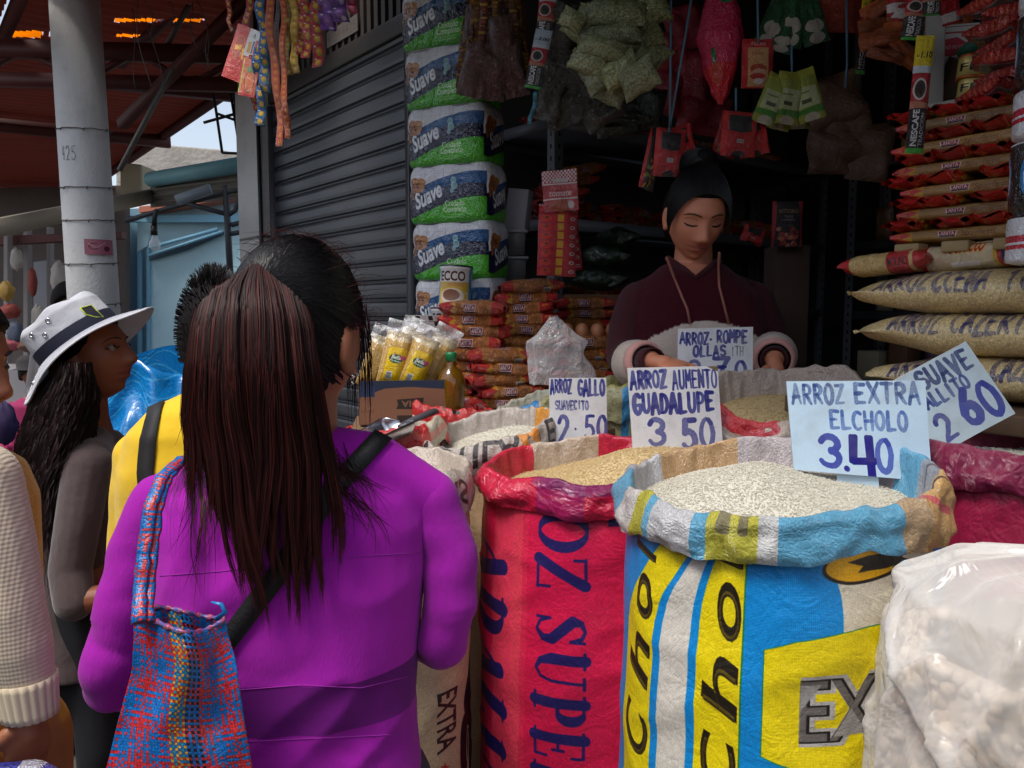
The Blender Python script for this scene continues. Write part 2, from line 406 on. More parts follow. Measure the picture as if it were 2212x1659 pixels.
HF = {  # marker-pen capitals, unit box, y down
 'A': [[(0, 1), (.45, 0), (.95, 1)], [(.15, .66), (.82, .62)]], 'B': [[(.1, 0), (.1, 1)], [(.1, .02)] + arc(.3, .24, .5, .23, -80, 90) + [(.1, .48)], [(.1, .48)] + arc(.35, .74, .55, .26, -90, 90) + [(.1, 1)]],
 'C': [arc(.55, .5, .5, .5, -50, -310)], 'D': [[(.1, 0), (.1, 1)], [(.1, 0)] + arc(.3, .5, .6, .5, -90, 90) + [(.1, 1)]], 'E': [[(.9, .02), (.12, 0), (.1, 1), (.92, .98)], [(.1, .5), (.75, .48)]],
 'F': [[(.9, 0), (.1, 0), (.1, 1)], [(.1, .5), (.7, .5)]], 'G': [arc(.55, .5, .5, .5, -50, -320) + [(.92, .55), (.55, .55)]], 'H': [[(.1, 0), (.1, 1)], [(.9, 0), (.88, 1)], [(.1, .52), (.9, .48)]],
 'I': [[(.5, 0), (.5, 1)]], 'L': [[(.15, 0), (.12, 1), (.9, .97)]], 'M': [[(.02, 1), (.1, 0), (.5, .6), (.9, 0), (.98, 1)]], 'N': [[(.08, 1), (.1, 0), (.88, 1), (.9, 0)]],
 'Ñ': [[(.08, 1), (.1, .1), (.88, 1), (.9, .1)], [(.2, -.12), (.8, -.14)]], 'O': [arc(.5, .5, .45, .5, -95, 268, 16)], 'P': [[(.12, 0), (.1, 1)], [(.12, .02)] + arc(.35, .28, .52, .27, -90, 90) + [(.1, .55)]],
 'R': [[(.12, 0), (.1, 1)], [(.12, .02)] + arc(.35, .26, .5, .25, -90, 90) + [(.1, .52)], [(.35, .52), (.92, 1)]], 'S': [arc(.5, .25, .4, .25, -30, -250) + arc(.5, .75, .42, .25, -70, 150)],
 'T': [[(0, 0), (1, .02)], [(.5, 0), (.48, 1)]], 'U': [[(.1, 0), (.1, .65)] + arc(.5, .65, .4, .35, 180, 0) + [(.9, 0)]], 'V': [[(.02, 0), (.48, 1), (.95, 0)]], 'X': [[(.05, 0), (.95, 1)], [(.92, 0), (.05, 1)]],
 'Z': [[(.08, .02), (.92, 0), (.08, 1), (.95, .97)]], '0': [arc(.5, .5, .42, .5, -70, 292, 16)], '1': [[(.3, .2), (.55, 0), (.52, 1)]], '2': [arc(.45, .3, .4, .3, 190, 380) + [(.1, 1), (.9, .96)]],
 '3': [arc(.45, .25, .4, .25, 200, 440) + arc(.45, .74, .45, .26, -80, 160)], '4': [[(.25, 0), (.1, .6), (.9, .55)], [(.68, .0), (.66, 1.0)]], '5': [[(.9, 0), (.25, .02), (.18, .45)] + arc(.45, .7, .45, .3, -110, 150)],
 '6': [[(.75, 0), (.3, .4)] + arc(.5, .72, .4, .28, 200, 540, 14)], '7': [[(.05, .02), (.95, 0), (.4, 1)], [(.3, .5), (.8, .48)]], '9': [arc(.5, .28, .4, .28, 0, 360, 14) + [(.85, .3), (.6, 1)]],
 '.': [[(.2, .95), (.25, .97)]], '·': [[(.2, .6), (.22, .62)]], ' ': None}
B_, T_ = .2, .055
def _sf(a, b, x0=-.09, x1=.09, k=T_): return [(a + x0, b, k), (a + x1, b, k)]
def _a(cx, cy, rx, ry, a0, a1, thick_at=(0, 180), n=16):
    o = []
    for i in range(n + 1):
        d = a0 + (a1 - a0) * i / n; k = abs(math.cos(R(d))) if thick_at == (0, 180) else abs(math.sin(R(d)))
        o.append((cx + rx * math.cos(R(d)), cy + ry * math.sin(R(d)), T_ + (B_ - T_) * k))
    return o
SF = {  # high-contrast roman capitals: (width, strokes of (x, y, thickness))
 'O': (.8, [_a(.4, .5, .33, .46, 0, 360, n=28)]),
 'Z': (.7, [[(.05, .05, T_), (.65, .05, T_)], [(.62, .06, B_), (.08, .95, B_)], [(.05, .95, T_), (.68, .95, T_)], [(.07, .05, T_), (.07, .25, T_)], [(.66, .95, T_), (.66, .72, T_)]]),
 'S': (.62, [[(.53, .3, T_), (.45, .1, T_ + .02), (.3, .04, T_), (.13, .12, .11), (.1, .27, B_), (.3, .46, B_), (.5, .65, B_), (.5, .82, .13), (.33, .96, T_), (.15, .9, T_), (.07, .72, T_)], [(.53, .05, T_), (.53, .3, T_)], [(.07, .7, T_), (.07, .96, T_)]]),
 'U': (.8, [[(.18, .03, B_), (.18, .65, B_), (.25, .86, .12), (.42, .95, T_), (.6, .86, T_), (.66, .65, T_), (.66, .03, T_)], _sf(.18, .04, -.16, .16), _sf(.66, .04, -.12, .12)]),
 'P': (.66, [[(.2, .03, B_), (.2, .97, B_)], [(.2, .05, T_), (.38, .05, T_)] + _a(.38, .28, .2, .23, -80, 80) + [(.2, .52, T_)], _sf(.2, .04, -.17, .1), _sf(.2, .96, -.17, .17)]),
 'E': (.66, [[(.2, .03, B_), (.2, .97, B_)], [(.05, .05, T_), (.6, .05, T_), (.6, .25, T_)], [(.2, .5, T_), (.46, .5, T_)], [(.46, .4, T_), (.46, .6, T_)], [(.05, .95, T_), (.62, .95, T_), (.62, .72, T_)]]),
 'R': (.72, [[(.2, .03, B_), (.2, .97, B_)], [(.2, .05, T_), (.36, .05, T_)] + _a(.36, .27, .2, .22, -80, 80) + [(.2, .5, T_)], [(.36, .52, .1), (.62, .95, B_ * .9)], _sf(.2, .04, -.17, .1), _sf(.2, .96, -.17, .15), _sf(.66, .96, -.1, .08)]),
 'A': (.8, [[(.12, .96, T_), (.4, .04, T_)], [(.4, .06, B_), (.66, .95, B_)], [(.2, .66, T_), (.55, .66, T_)], _sf(.12, .96, -.12, .12), _sf(.66, .96, -.15, .14)]),
 'D': (.76, [[(.2, .03, B_), (.2, .97, B_)], [(.2, .05, T_), (.33, .05, T_)] + _a(.33, .5, .33, .45, -85, 85) + [(.2, .95, T_)], _sf(.2, .04, -.17, .1), _sf(.2, .96, -.17, .1)]),
 'L': (.62, [[(.2, .03, B_), (.2, .97, B_)], _sf(.2, .04, -.17, .17), [(.05, .95, T_), (.58, .95, T_), (.58, .7, T_)]]),
}
# ---------------------------------------------------------------- ground and shop shell
M_asph = mat('street_concrete', S(88, 84, 80), .9, var=(3, .5), bump=(40, .004))
g = struct(MB().quad([(-60, -40, 0), (60, -40, 0), (60, 80, 0), (-60, 80, 0)]).build('ground', M_asph))
M_floor = mat('shop_cement', S(70, 66, 62), .8, var=(4, .5))
f = MB(); f.box(W(2.2, 1.3, .17), (6.4, 2.56, .33), FANG); struct(f.build('shop_floor', M_floor))
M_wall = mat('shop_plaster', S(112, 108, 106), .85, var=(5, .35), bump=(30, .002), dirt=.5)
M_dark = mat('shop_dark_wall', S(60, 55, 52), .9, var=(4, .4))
def wallbox(name, label, s0, s1, n0, n1, z0, z1, m, cat='wall'):
    c = W((s0 + s1) / 2, (n0 + n1) / 2, (z0 + z1) / 2)
    return tag(MB().box(c, (s1 - s0, n1 - n0, z1 - z0), FANG).build(name, m, bevel=.004), label, cat)
wallbox('partition_wall', 'grey plaster side wall behind the metal shelf of pasta', -.12, .0, .08, 2.6, 0, 3.2, M_wall)
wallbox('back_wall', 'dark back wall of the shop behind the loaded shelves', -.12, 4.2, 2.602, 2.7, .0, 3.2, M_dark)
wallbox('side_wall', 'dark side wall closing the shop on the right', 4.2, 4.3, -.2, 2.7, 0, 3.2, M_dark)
wallbox('shop_ceiling', 'dark ceiling slab over the shop interior', -.25, 4.3, -.9, 2.7, 3.205, 3.3, M_dark, 'ceiling')  # forward overhang added out of view to darken the interior
wallbox('unseen_shade_board', 'unseen dark board under the ceiling edge, added to shade the shop', -.02, 4.3, -.9, -.86, 2.55, 3.2, M_dark, 'fascia')  # out-of-view board added to cut sky and sun indoors
wallbox('opposite_shade_wall', 'unseen dark brown stall row across the aisle, added to darken the shop', -3.2, 9, -4.3, -4.1, 0, 2.6, mat('shade_wall_brown', S(70, 56, 48), .9, var=(2, .4)))  # unseen wall added to keep low sky light out of the shop
# ---------------------------------------------------------------- sacks of rice
def front_map(cx, cy, rx, ry, z0, z1, Wd, Hd):
    uc = 1106 + cx / cy * FOC
    def tf(u, v):                                  # photograph position on the front of a sack to its print
        Yf = cy - ry * .8
        for _ in range(3):
            x = (u - 1106) / FOC * Yf; k = max(-.999, min(.999, (x - cx) / rx)); al = math.asin(k); Yf = cy - ry * math.cos(al)
        z = Q(u, v, Yf).z
        return ((.5 + al / (2 * math.pi)) * Wd, (z1 - z) / (z1 - z0) * Hd)
    return tf
def sack(label, cx, cy, rx, ry, z0, z1, m_body, m_cuff, cuff=.06, rim=lambda a: 0, cuffw=lambda a: 1, seed=0, fill=.035, mound=.05, rice=None, ngr=0, rlabel=None, flare=.005, grain=1.0, group='open sacks of rice', heap=(0, 0)):
    t = thing('rice_sack', label, 'sack', (cx, cy, z0), group)
    def prof(h): return interp(h, [(0, .93), (.04, .99), (.3, 1.03), (.7, 1.03), (.9, 1.0), (.96, .975), (1, .96)])
    def body(u, v):
        a = 2 * math.pi * (u - .5) - math.pi / 2; ca, sa = math.cos(a), math.sin(a)
        z = z0 + (z1 + rim(a) - .01 - z0) * v
        k = prof(v) + .048 * nz(ca * 1.3 + seed, sa * 1.3, z * 2.2) + .020 * (max(0, 1 - 2.6 * abs(nz(ca * 1.6 + seed, sa * 1.6, z * 9))) ** 2 - .3) * (.4 + .6 * v) + .012 * nz(ca * 2 + seed, sa * 2, z * 16) + .01 * nz(ca * 7, sa * 7 + seed, z * 5) * (1 + 2 * max(0, v - .8))
        return (cx + rx * k * ca, cy + ry * k * sa, z)
    b = MB().grid(body, 144, 110)
    b.build('sack_body', m_body, t)
    def cf(u, v):
        a = 2 * math.pi * (u - .5) - math.pi / 2; ca, sa = math.cos(a), math.sin(a); zr = z1 + rim(a)
        L = cuff * cuffw(a) * (1 + .35 * nz(ca * 2 + seed, sa * 2, 5)); q = nz(ca * 3 + seed, sa * 3, 1 + v * 2)
        w = .013 * q * min(1, v * 2) + .007 * nz(ca * 9, sa * 9 + seed, v * 4) + .0035 * abs(nz(ca * 20, sa * 20 + seed, v * 9))
        if v < .3: d, z = -.009 - .008 * (1 - v / .3), zr - .075 + .08 * v / .3
        elif v < .45: k = (v - .3) / .15 * math.pi; d, z = -.007 * math.cos(k) - .002, zr + .005 + .006 * math.sin(k)
        else: k = (v - .45) / .55; d, z = flare + .010 * math.sin(k * 2.6) + .004, zr + .003 - L * k
        z += .012 * nz(ca * 2.5 + seed, sa * 2.5, 9) + .006 * nz(ca * 8, sa * 8 + seed, 3)
        return (cx + (rx * .97 + d + w) * ca, cy + (ry * .97 + d + w) * sa, z)
    MB().grid(cf, 260, 30).build('rolled_rim', m_cuff, t)
    if rice:
        def hz(x, y):
            p = math.hypot(x / rx, y / ry); a = math.atan2(y, x)
            return z1 + rim(a) * min(1, p * 1.2) - fill + mound * math.exp(-((x - heap[0] * rx) ** 2 + (y - heap[1] * ry) ** 2) / (.5 * rx * ry)) + .008 * nz(x * 9, y * 9, seed) - .01
        def hp(u, v):
            a = 2 * math.pi * u; x, y = rx * .955 * v * math.cos(a), ry * .955 * v * math.sin(a); return (cx + x, cy + y, hz(x, y))
        r = MB().grid(hp, 60, 26)
        rr = random.Random(seed)
        for _ in range(ngr):
            a, p = rr.uniform(0, 6.283), math.sqrt(rr.random()) * .94; x, y = rx * p * math.cos(a), ry * p * math.sin(a)
            c = Vector((cx + x, cy + y, hz(x, y) + rr.uniform(-.0005, .0028))); th = rr.uniform(0, 6.283)
            d = Vector((math.cos(th), math.sin(th), rr.uniform(-.35, .35))).normalized(); s_ = d.orthogonal().normalized(); w = d.cross(s_)
            l, q = .0034 * grain * rr.uniform(.8, 1.15), .0011 * grain
            k = len(r.v); r.v += [tuple(c + d * l), tuple(c - d * l), tuple(c + d * l * .3 + s_ * q), tuple(c + d * l * .3 + w * q), tuple(c + d * l * .3 - s_ * q), tuple(c + d * l * .3 - w * q),
                                  tuple(c - d * l * .5 + s_ * q), tuple(c - d * l * .5 + w * q), tuple(c - d * l * .5 - s_ * q), tuple(c - d * l * .5 - w * q)]
            for i in range(4):
                j = (i + 1) % 4; r.face((k, k + 2 + i, k + 2 + j)); r.face((k + 2 + i, k + 6 + i, k + 6 + j, k + 2 + j)); r.face((k + 1, k + 6 + j, k + 6 + i))
        o = r.build('rice', rice); tag(o, rlabel, 'rice', kind='stuff')
    return t
M_rice = mat('white_rice', S(242, 239, 228), .5, isl=.9, col2=S(232, 225, 206), transl=.3)
M_ricey = mat('yellow_rice', S(240, 220, 172), .5, isl=.9, col2=S(226, 198, 144), transl=.3)
RED, NAVY = (212, 22, 72), (34, 26, 92)
def fabric(name, im, rough=.42, wr=.36, ws=11, coat=.12): return mat(name, img=im, rough=rough if 'cuff' not in name and 'rim' not in name else .3, weave=190, wrinkle=wr, wscale=ws, coat=coat if 'cuff' not in name and 'rim' not in name else .5, dirt=.25)
# red sack
def red_print():
    c = Cv(1400, 900, RED); a = (.211, 1.68, .276, .24, 0, 1.13, 1400, 900); tf = front_map(*a)
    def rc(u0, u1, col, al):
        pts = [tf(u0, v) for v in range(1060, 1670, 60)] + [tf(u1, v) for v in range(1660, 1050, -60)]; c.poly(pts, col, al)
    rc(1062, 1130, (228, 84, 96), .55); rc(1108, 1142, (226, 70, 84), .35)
    def word(t, u, v0, v1, u2, sq):
        x, y = tf(u, v0); x2, y2 = tf(u, v1); xr, _ = tf(u2, v0); h = abs(xr - x)
        n = sum(SF[k][0] + .12 if k != ' ' else .45 for k in t); c.serif(t, x, y, h, NAVY, ang=math.pi / 2, sq=(y2 - y) / (n * h))
    # rotated clockwise: the foot of each letter is on the left
    word('OZ SUPER', 1162, 1080, 1700, 1276, 1)
    word('ADALUPE', 1038, 1120, 1800, 1092, 1)
    word('SUPER', 1420, 1150, 1700, 1530, 1)
    x, y = tf(1325, 1085); c.rect(x - 4, y - 30, x + 60, y + 26, NAVY)
    c.speckle(.04, 2); return c.img('red_sack_print')
def faded(im_cv, k=.5, tint=(205, 190, 190)):
    im_cv.a = im_cv.a * (1 - k) + np.array(tint, np.float32) / 255 * k; return im_cv
def red_cuff():
    c = Cv(1400, 200, (196, 22, 62))
    for x0, x1, col in ((60, 150, (196, 178, 160)), (150, 260, (204, 30, 60)), (960, 1060, (190, 178, 150)), (1060, 1130, (196, 178, 160)), (1130, 1180, (200, 30, 60)), (560, 640, (150, 24, 80)), (0, 60, (190, 170, 150))): c.rect(x0, 0, x1, 200, col)
    for x in (1000, 1025, 1045): c.rect(x, 20, x + 12, 190, (70, 110, 70))
    for i in range(5): c.ell(575 + i * 26, 120, 30, 34, (112, 22, 84), .6)
    c.rect(0, 60, 1400, 66, (170, 40, 60), .4); c.speckle(.05, 2); return c.img('red_cuff_print')
sack('tall red woven sack of yellow rice printed with navy roman capitals', .211, 1.68, .276, .24, 0, 1.13, fabric('red_sack', red_print()), fabric('red_cuff', red_cuff(), wr=.9), .052,
     rim=lambda a: .012 * math.cos(a - .4), cuffw=lambda a: .75 + .35 * max(0, -math.sin(a)), seed=3, rice=M_ricey, ngr=14000, grain=.75, rlabel='heap of yellow rice in the red sack under the Guadalupe sign', mound=.075, fill=.05, heap=(.4, .15))
# blue and yellow sack
CH = (.408, 1.2, .234, .225, 0, 1.195)
def cholo_print():
    c = Cv(1700, 1300, (214, 204, 182)); tf = front_map(*CH, 1700, 1300); BL, YE, GR = (8, 132, 204), (226, 204, 10), (30, 120, 70)
    def band(u0, u1, col, t0=0, t1=0):
        V = list(range(1060, 1700, 40)); k = lambda v: max(0, (1290 - v) / 130) ** 1.5 if v < 1290 else 0
        c.poly([tf(u0 + t0 * k(v), v) for v in V] + [tf(u1 + t1 * k(v), v) for v in V[::-1]], col)
    c.rect(250, 0, tf(1350, 1400)[0] + 2, 1300, BL)
    band(1349, 1376, BL, 6, 40); band(1374, 1432, YE, 40, 52); band(1431, 1446, BL, 52, 52); band(1446, 1506, (208, 202, 190), 52, 40); band(1503, 1622, BL, 30, 6); band(1521, 1620, YE, 30, 2); band(1619, 1624, GR, 2, 2)
    band(1623, 1846, BL, 2, -40)
    box = [(1671, 1366), (1740, 1352), (1846, 1338), (1960, 1322), (2030, 1300), (2030, 1640), (1960, 1648), (1846, 1642), (1760, 1632), (1671, 1596)]
    c.poly([tf(*p) for p in [(a - 2, b - (2 if b < 1500 else -2)) for a, b in box]], GR); c.poly([tf(*p) for p in box], YE)
    def vw(u0, u1, vs):                                  # reading upwards, letter by letter
        for t, va, vb in vs:
            x0, y0 = tf(u1, va); x1, y1 = tf(u0, vb); sz = (x0 - x1) / .72
            for ol, col in ((.018, (30, 22, 8)), (-.022, (92, 76, 18)), (-.034, (46, 36, 14))): c.text(t, x0, y0, sz, col, ang=-math.pi / 2, bold=ol, shear=.22, width=(y0 - y1))
    vw(1384, 1424, (('C', 1606, 1466), ('h', 1452, 1316), ('o', 1300, 1186), ('l', 1170, 1120))); vw(1534, 1612, (('C', 1696, 1540), ('h', 1524, 1378), ('o', 1350, 1216), ('l', 1190, 1140), ('o', 1110, 980)))
    for ol, col in ((.06, (176, 172, 170)), (.02, (20, 18, 18)), (.0, (104, 98, 96)), (-.045, (150, 146, 144))):
        x, y = tf(1754, 1570); x2, y2 = tf(1754, 1430); x3, _ = tf(1990, 1500); c.text('EXTRA', x, y, (y - y2) * 1.38, col, bold=ol, width=(x3 - x) * 1.75)
    e = lambda u, v, ru, rv, col, ang=0: c.ell(*tf(u, v), abs(tf(u + ru, v)[0] - tf(u, v)[0]), abs(tf(u, v + rv)[1] - tf(u, v)[1]), col, ang=ang)
    e(1890, 1196, 78, 40, (36, 26, 20)); e(1890, 1194, 72, 35, (232, 170, 16)); c.poly([tf(*p) for p in ((1855, 1186), (1900, 1176), (1945, 1170), (1972, 1190), (1938, 1206), (1880, 1212), (1892, 1198))], (36, 30, 28))
    c.poly([tf(*p) for p in ((1950, 1204), (1966, 1182), (2010, 1204), (1990, 1226))], (30, 24, 20)); c.poly([tf(*p) for p in ((1956, 1204), (1968, 1188), (2002, 1205), (1988, 1220))], (30, 140, 205))
    c.rect(tf(2036, 1200)[0], 0, 1250, 520, BL)
    c.speckle(.035, 2); return c.img('blue_sack_print')
def cholo_cuff():
    c = Cv(1700, 220, (176, 180, 184)); BL, YE = (92, 158, 190), (178, 172, 60)
    for u0, u1, col in ((0, 200, (186, 150, 108)), (200, 330, (176, 174, 178)), (330, 440, (100, 160, 190)), (440, 500, (196, 190, 186)), (500, 540, YE), (540, 556, BL), (556, 640, (188, 188, 190)), (640, 664, BL), (664, 742, YE), (742, 770, (190, 190, 188)), (770, 960, BL), (960, 1010, (178, 150, 116)), (1010, 1180, (200, 160, 104)), (1180, 1260, (150, 152, 160)), (1260, 1340, (92, 160, 196)), (1340, 1700, (182, 172, 176))): c.rect(u0, 0, u1, 220, col)
    for u in range(1360, 1700, 34): c.text('SACIONR'[(u // 34) % 7], u, 60, 34, (170, 96, 128), ang=.1); c.text('CALIDAD'[(u // 34) % 7], u, 110, 30, (170, 96, 128))
    for (x0, y0, x1, y1, w, col) in ((1010, 150, 1100, 60, 14, (196, 96, 100)), (1060, 170, 1170, 80, 5, (70, 56, 50)), (690, 90, 690, 190, 20, (120, 112, 80)), (720, 90, 720, 190, 14, (120, 112, 80)), (1200, 60, 1230, 180, 6, (90, 84, 90))): c.stroke([(x0, y0), (x1, y1)], w, col)
    c.speckle(.06, 2); return c.img('blue_cuff_print')
sack('wide blue and yellow woven sack of white rice beside the red sack', *CH, fabric('blue_sack', cholo_print(), wr=.42), fabric('blue_cuff', cholo_cuff(), rough=.3, wr=.8, ws=16, coat=.3), .062,
     rim=lambda a: .02 * math.cos(a) + .012 * math.sin(a), cuffw=lambda a: .85 + .25 * max(0, math.cos(a)), seed=11, rice=M_rice, ngr=20000, grain=.64, rlabel='heap of white rice in the blue and yellow sack', mound=.07, fill=.055, heap=(-.15, .2))
# maroon sack
def maroon_print():
    c = Cv(1000, 700, (150, 22, 62)); c.rect(430, 180, 470, 700, (176, 40, 30)); c.stroke([(400, 230), (440, 120), (460, 60)], 9, (24, 12, 20)); c.ell(450, 210, 60, 26, (190, 50, 24)); c.ell(450, 210, 60, 26, (20, 12, 16), .4)
    c.rect(520, 100, 560, 700, (120, 16, 60)); c.speckle(.05, 2); return c.img('maroon_print')
im = maroon_print()
sack('dark crimson woven sack at the right edge behind the white plastic sack', .90, 1.36, .225, .2, 0, 1.225, fabric('maroon_sack', im, wr=.5), fabric('maroon_cuff', Cv(64, 64, (128, 28, 66)).img('maroon_cuff_print'), wr=1.0), .06, seed=21, rice=M_rice, ngr=1500, rlabel='rice in the crimson sack at the right edge', mound=.02)
# cream sack hidden behind the woman
def cream_print():
    c = Cv(1400, 1000, (196, 172, 134)); tf = front_map(-.315, 1.6, .225, .2, 0, 1.13, 1400, 1000)
    for k in range(9):
        v = 1010 + k * 24; c.poly([tf(965, v), tf(1018, v + 16), tf(968, v + 14)], (170, 40, 34)); c.poly([tf(965, v + 11), tf(1018, v + 20), tf(968, v + 18)], (40, 20, 20))
    x, y = tf(930, 1490); x2, y2 = tf(930, 1620); xr, _ = tf(972, 1490); c.text('EXTRA', x, y, (xr - x) * 1.35, (30, 24, 24), ang=math.pi / 2, bold=.02, width=(y2 - y))
    pts = [tf(*p) for p in ((1005, 1420), (1000, 1500), (1012, 1560), (1020, 1640))]; c.stroke(pts, 60, (22, 18, 18)); c.ell(*tf(992, 1600), 26, 60, (24, 20, 20)); c.stroke(arc(*tf(1000, 1600), 12, 34, -60, -300), 5, (190, 170, 140))
    c.poly([tf(945 + 12 * math.cos(k * 1.2566 * .5 - 1.57) * (1 if k % 2 == 0 else .4), 1650 + 14 * math.sin(k * 1.2566 * .5 - 1.57) * (1 if k % 2 == 0 else .4)) for k in range(10)], (176, 60, 40))
    c.speckle(.05, 2); return c.img('cream_sack_print')
def text_cuff(name, base, bits, w=1400, h=200):
    c = Cv(w, h, base)
    for b in bits: b(c)
    c.speckle(.06, 2); return c.img(name)
flame = lambda c: (c.poly([(720, 190), (760, 120), (790, 150), (830, 60), (840, 120), (900, 40), (880, 150), (960, 190)], (206, 130, 40)), c.poly([(640, 180), (700, 110), (720, 190)], (60, 50, 50)))
sack('cream rice sack with black EXTRA lettering behind the purple shirt', -.315, 1.6, .225, .2, 0, 1.13, fabric('cream_sack', cream_print()), fabric('cream_cuff', text_cuff('cream_cuff_print', (186, 172, 160), [flame, lambda c: c.text('ELCHAPAS', 560, 90, 90, (60, 54, 54), bold=.02)]), wr=.8), .075, seed=31, rice=M_rice, ngr=1500, rlabel='rice in the cream sack behind the purple shirt', mound=.02)
# second row, towards the counter
grey_cuff = text_cuff('grey_cuff_print', (178, 168, 160), [lambda c: c.text('MUTILAO EXTRA MUTILAO', 430, 120, 110, (60, 54, 54), bold=.02), flame, lambda c: c.poly([(1000, 180), (1060, 60), (1120, 140), (1200, 40), (1180, 190)], (208, 140, 40))])
sack('grey printed sack with dark capitals and a flame on its rolled rim', -.06, 1.99, .165, .15, 0, 1.15, fabric('grey_sack', cream_print()), fabric('grey_cuff', grey_cuff, wr=.9), .085, rim=lambda a: .035 * math.cos(a) + .02 * math.sin(a), seed=41, rice=M_rice, ngr=1500, rlabel='rice in the grey printed sack behind the scoop', mound=.01)
by_cuff = text_cuff('yellow_cuff_print', (188, 186, 170), [lambda c: [c.rect(x, 0, x + w, 200, col) for x, w, col in ((480, 22, (70, 150, 190)), (520, 16, (200, 204, 206)), (545, 14, (60, 140, 190)), (565, 70, (170, 160, 40)), (640, 90, (30, 120, 180)), (740, 120, (176, 168, 110)), (250, 60, (40, 130, 180)), (900, 60, (40, 130, 180)))]])
M_by = fabric('yellow_cuff', by_cuff, wr=1.0)
sack('half empty sack with blue and yellow striped rim beside the pasta pile', .055, 2.27, .135, .12, 0, 1.19, M_by, M_by, .1, rim=lambda a: .05 * math.cos(a), seed=51, rice=M_rice, ngr=600, rlabel='rice in the blue striped sack beside the pasta pile', mound=.01)
red2 = text_cuff('red_rim_print', (186, 36, 40), [lambda c: (c.rect(400, 0, 560, 200, (190, 170, 150)), c.rect(900, 0, 1000, 200, (180, 170, 150)), c.rect(0, 60, 1400, 90, (200, 110, 100), .6))])
M_red2 = fabric('red_rim', red2, wr=1.1)
sack('small red rimmed sack holding the metal scoop', -.335, 2.06, .155, .15, 0, 1.14, M_red2, M_red2, .07, rim=lambda a: .03 * math.cos(a), seed=61, rice=M_rice, ngr=1500, rlabel='rice under the metal scoop', mound=.02)
red3 = text_cuff('red_letter_print', (178, 40, 40), [lambda c: (c.rect(0, 0, 1400, 70, (190, 180, 172)), c.text('ORIGIN-M ORIGIN-M ORIGIN-M', 100, 60, 60, (70, 60, 58), bold=.02), c.rect(0, 70, 1400, 78, (220, 200, 190)), c.text('Espiga d Espiga de Oro', 420, 170, 90, (50, 20, 26), bold=.02))])
M_red3 = fabric('red_letter_rim', red3, wr=.9)
sack('red and grey sack with dark lettering in front of the oil bottle', -.185, 2.24, .125, .11, 0, 1.18, M_red3, M_red3, .11, rim=lambda a: -.02 * math.cos(a), seed=71, rice=M_rice, ngr=600, rlabel='rice in the red lettered sack by the oil bottle', mound=.01)
gy = text_cuff('green_rim_print', (160, 158, 120), [lambda c: [c.rect(x, 0, x + 26, 200, (60, 140, 190)) for x in (350, 520, 690, 860)], lambda c: c.rect(0, 110, 1400, 200, (150, 146, 90))])
M_gy = fabric('green_rim', gy, wr=1.0)
sack('olive and blue rimmed sack between the two price signs', .30, 2.22, .17, .13, 0, 1.245, M_gy, M_gy, .09, rim=lambda a: .02 * math.cos(a), seed=81, rice=M_rice, ngr=600, rlabel='rice in the olive rimmed sack', mound=.01)
def ranco():
    c = Cv(1400, 200, (188, 172, 160)); c.text('RANCIO', 560, 150, 120, (190, 60, 70), bold=.03); c.rect(420, 60, 560, 200, (176, 40, 50)); c.rect(900, 0, 980, 200, (196, 120, 124)); c.rect(0, 0, 1400, 40, (190, 182, 176)); c.speckle(.06, 2); return c.img('pink_cuff_print')
def ranco_b():
    c = Cv(1200, 800, (168, 148, 128)); tf = front_map(.66, 1.86, .205, .18, 0, 1.245, 1200, 800)
    c.poly([tf(*p) for p in ((1500, 900), (1560, 900), (1580, 1000), (1500, 1000))], (176, 30, 40)); x, y = tf(1690, 968); x0, y0 = tf(1632, 926); c.text('DE', x0 - 30, y, abs(y - y0) * 1.3, (184, 34, 44), bold=.03); c.text('30', x0 + 10, y, abs(y - y0) * 1.3, (184, 34, 44), bold=.03); c.speckle(.05, 2); return c.img('pink_sack_print')
sack('white and pink printed sack standing up behind the blue sack', .66, 1.86, .205, .18, 0, 1.245, fabric('pink_sack', ranco_b(), wr=.9), fabric('pink_cuff', ranco(), wr=1.2, rough=.3), .06,
     rim=lambda a: .05 * math.sin(a) + .03 * math.exp(-((a - .5) / .5) ** 2), seed=91, rice=M_ricey, ngr=2500, rlabel='cream rice in the white and pink sack', mound=.0, fill=.05)
# white plastic sack, near right corner
M_wp = film('milky_plastic', (.90, .86, .81), .38, .22, .8, 9); M_con = mat('puffed_grain', S(224, 204, 178), .7, isl=.6, col2=S(176, 140, 104), transl=.2)
def wp(u, v):
    a = 2 * math.pi * (u - .5) - math.pi / 2; ca, sa = math.cos(a), math.sin(a)
    k = interp(v, [(0, .95), (.1, 1.03), (.5, 1.05), (.74, 1.04), (.84, .99), (.90, .86), (.95, .60), (.985, .3), (1, .02)])
    z = interp(v, [(0, 0), (.74, .94), (.84, 1.07), (.90, 1.13), (.95, 1.165), (1, 1.18)])
    f1 = 1 - abs(nz(ca * 1.7 + 5, sa * 1.7 + z * .9, z * 1.2)) * 2; f2 = 1 - abs(nz(ca * 3.6 + 2 + z * 2, sa * 3.6, z * 3.2 + 1)) * 2; top = sinterp(v, [(.45, .12), (.80, 1.0)])
    lump = nz(ca * 9, sa * 9, z * 30) + .6 * nz(ca * 20, sa * 20, z * 60)
    k *= 1 + (.11 * f1 ** 3 - .05) * top + .07 * math.exp(-((z - 1.02 - .10 * math.sin(a * 1.5 + 1)) / .016) ** 2) - .05 * math.exp(-((z - .985 - .10 * math.sin(a * 1.5 + 1)) / .014) ** 2) + .06 * max(0, f2) ** 4 * top + .012 * lump * (1 - top)
    return (.615 + .205 * k * ca, .83 + .175 * k * sa, z + .012 * f2 * top)
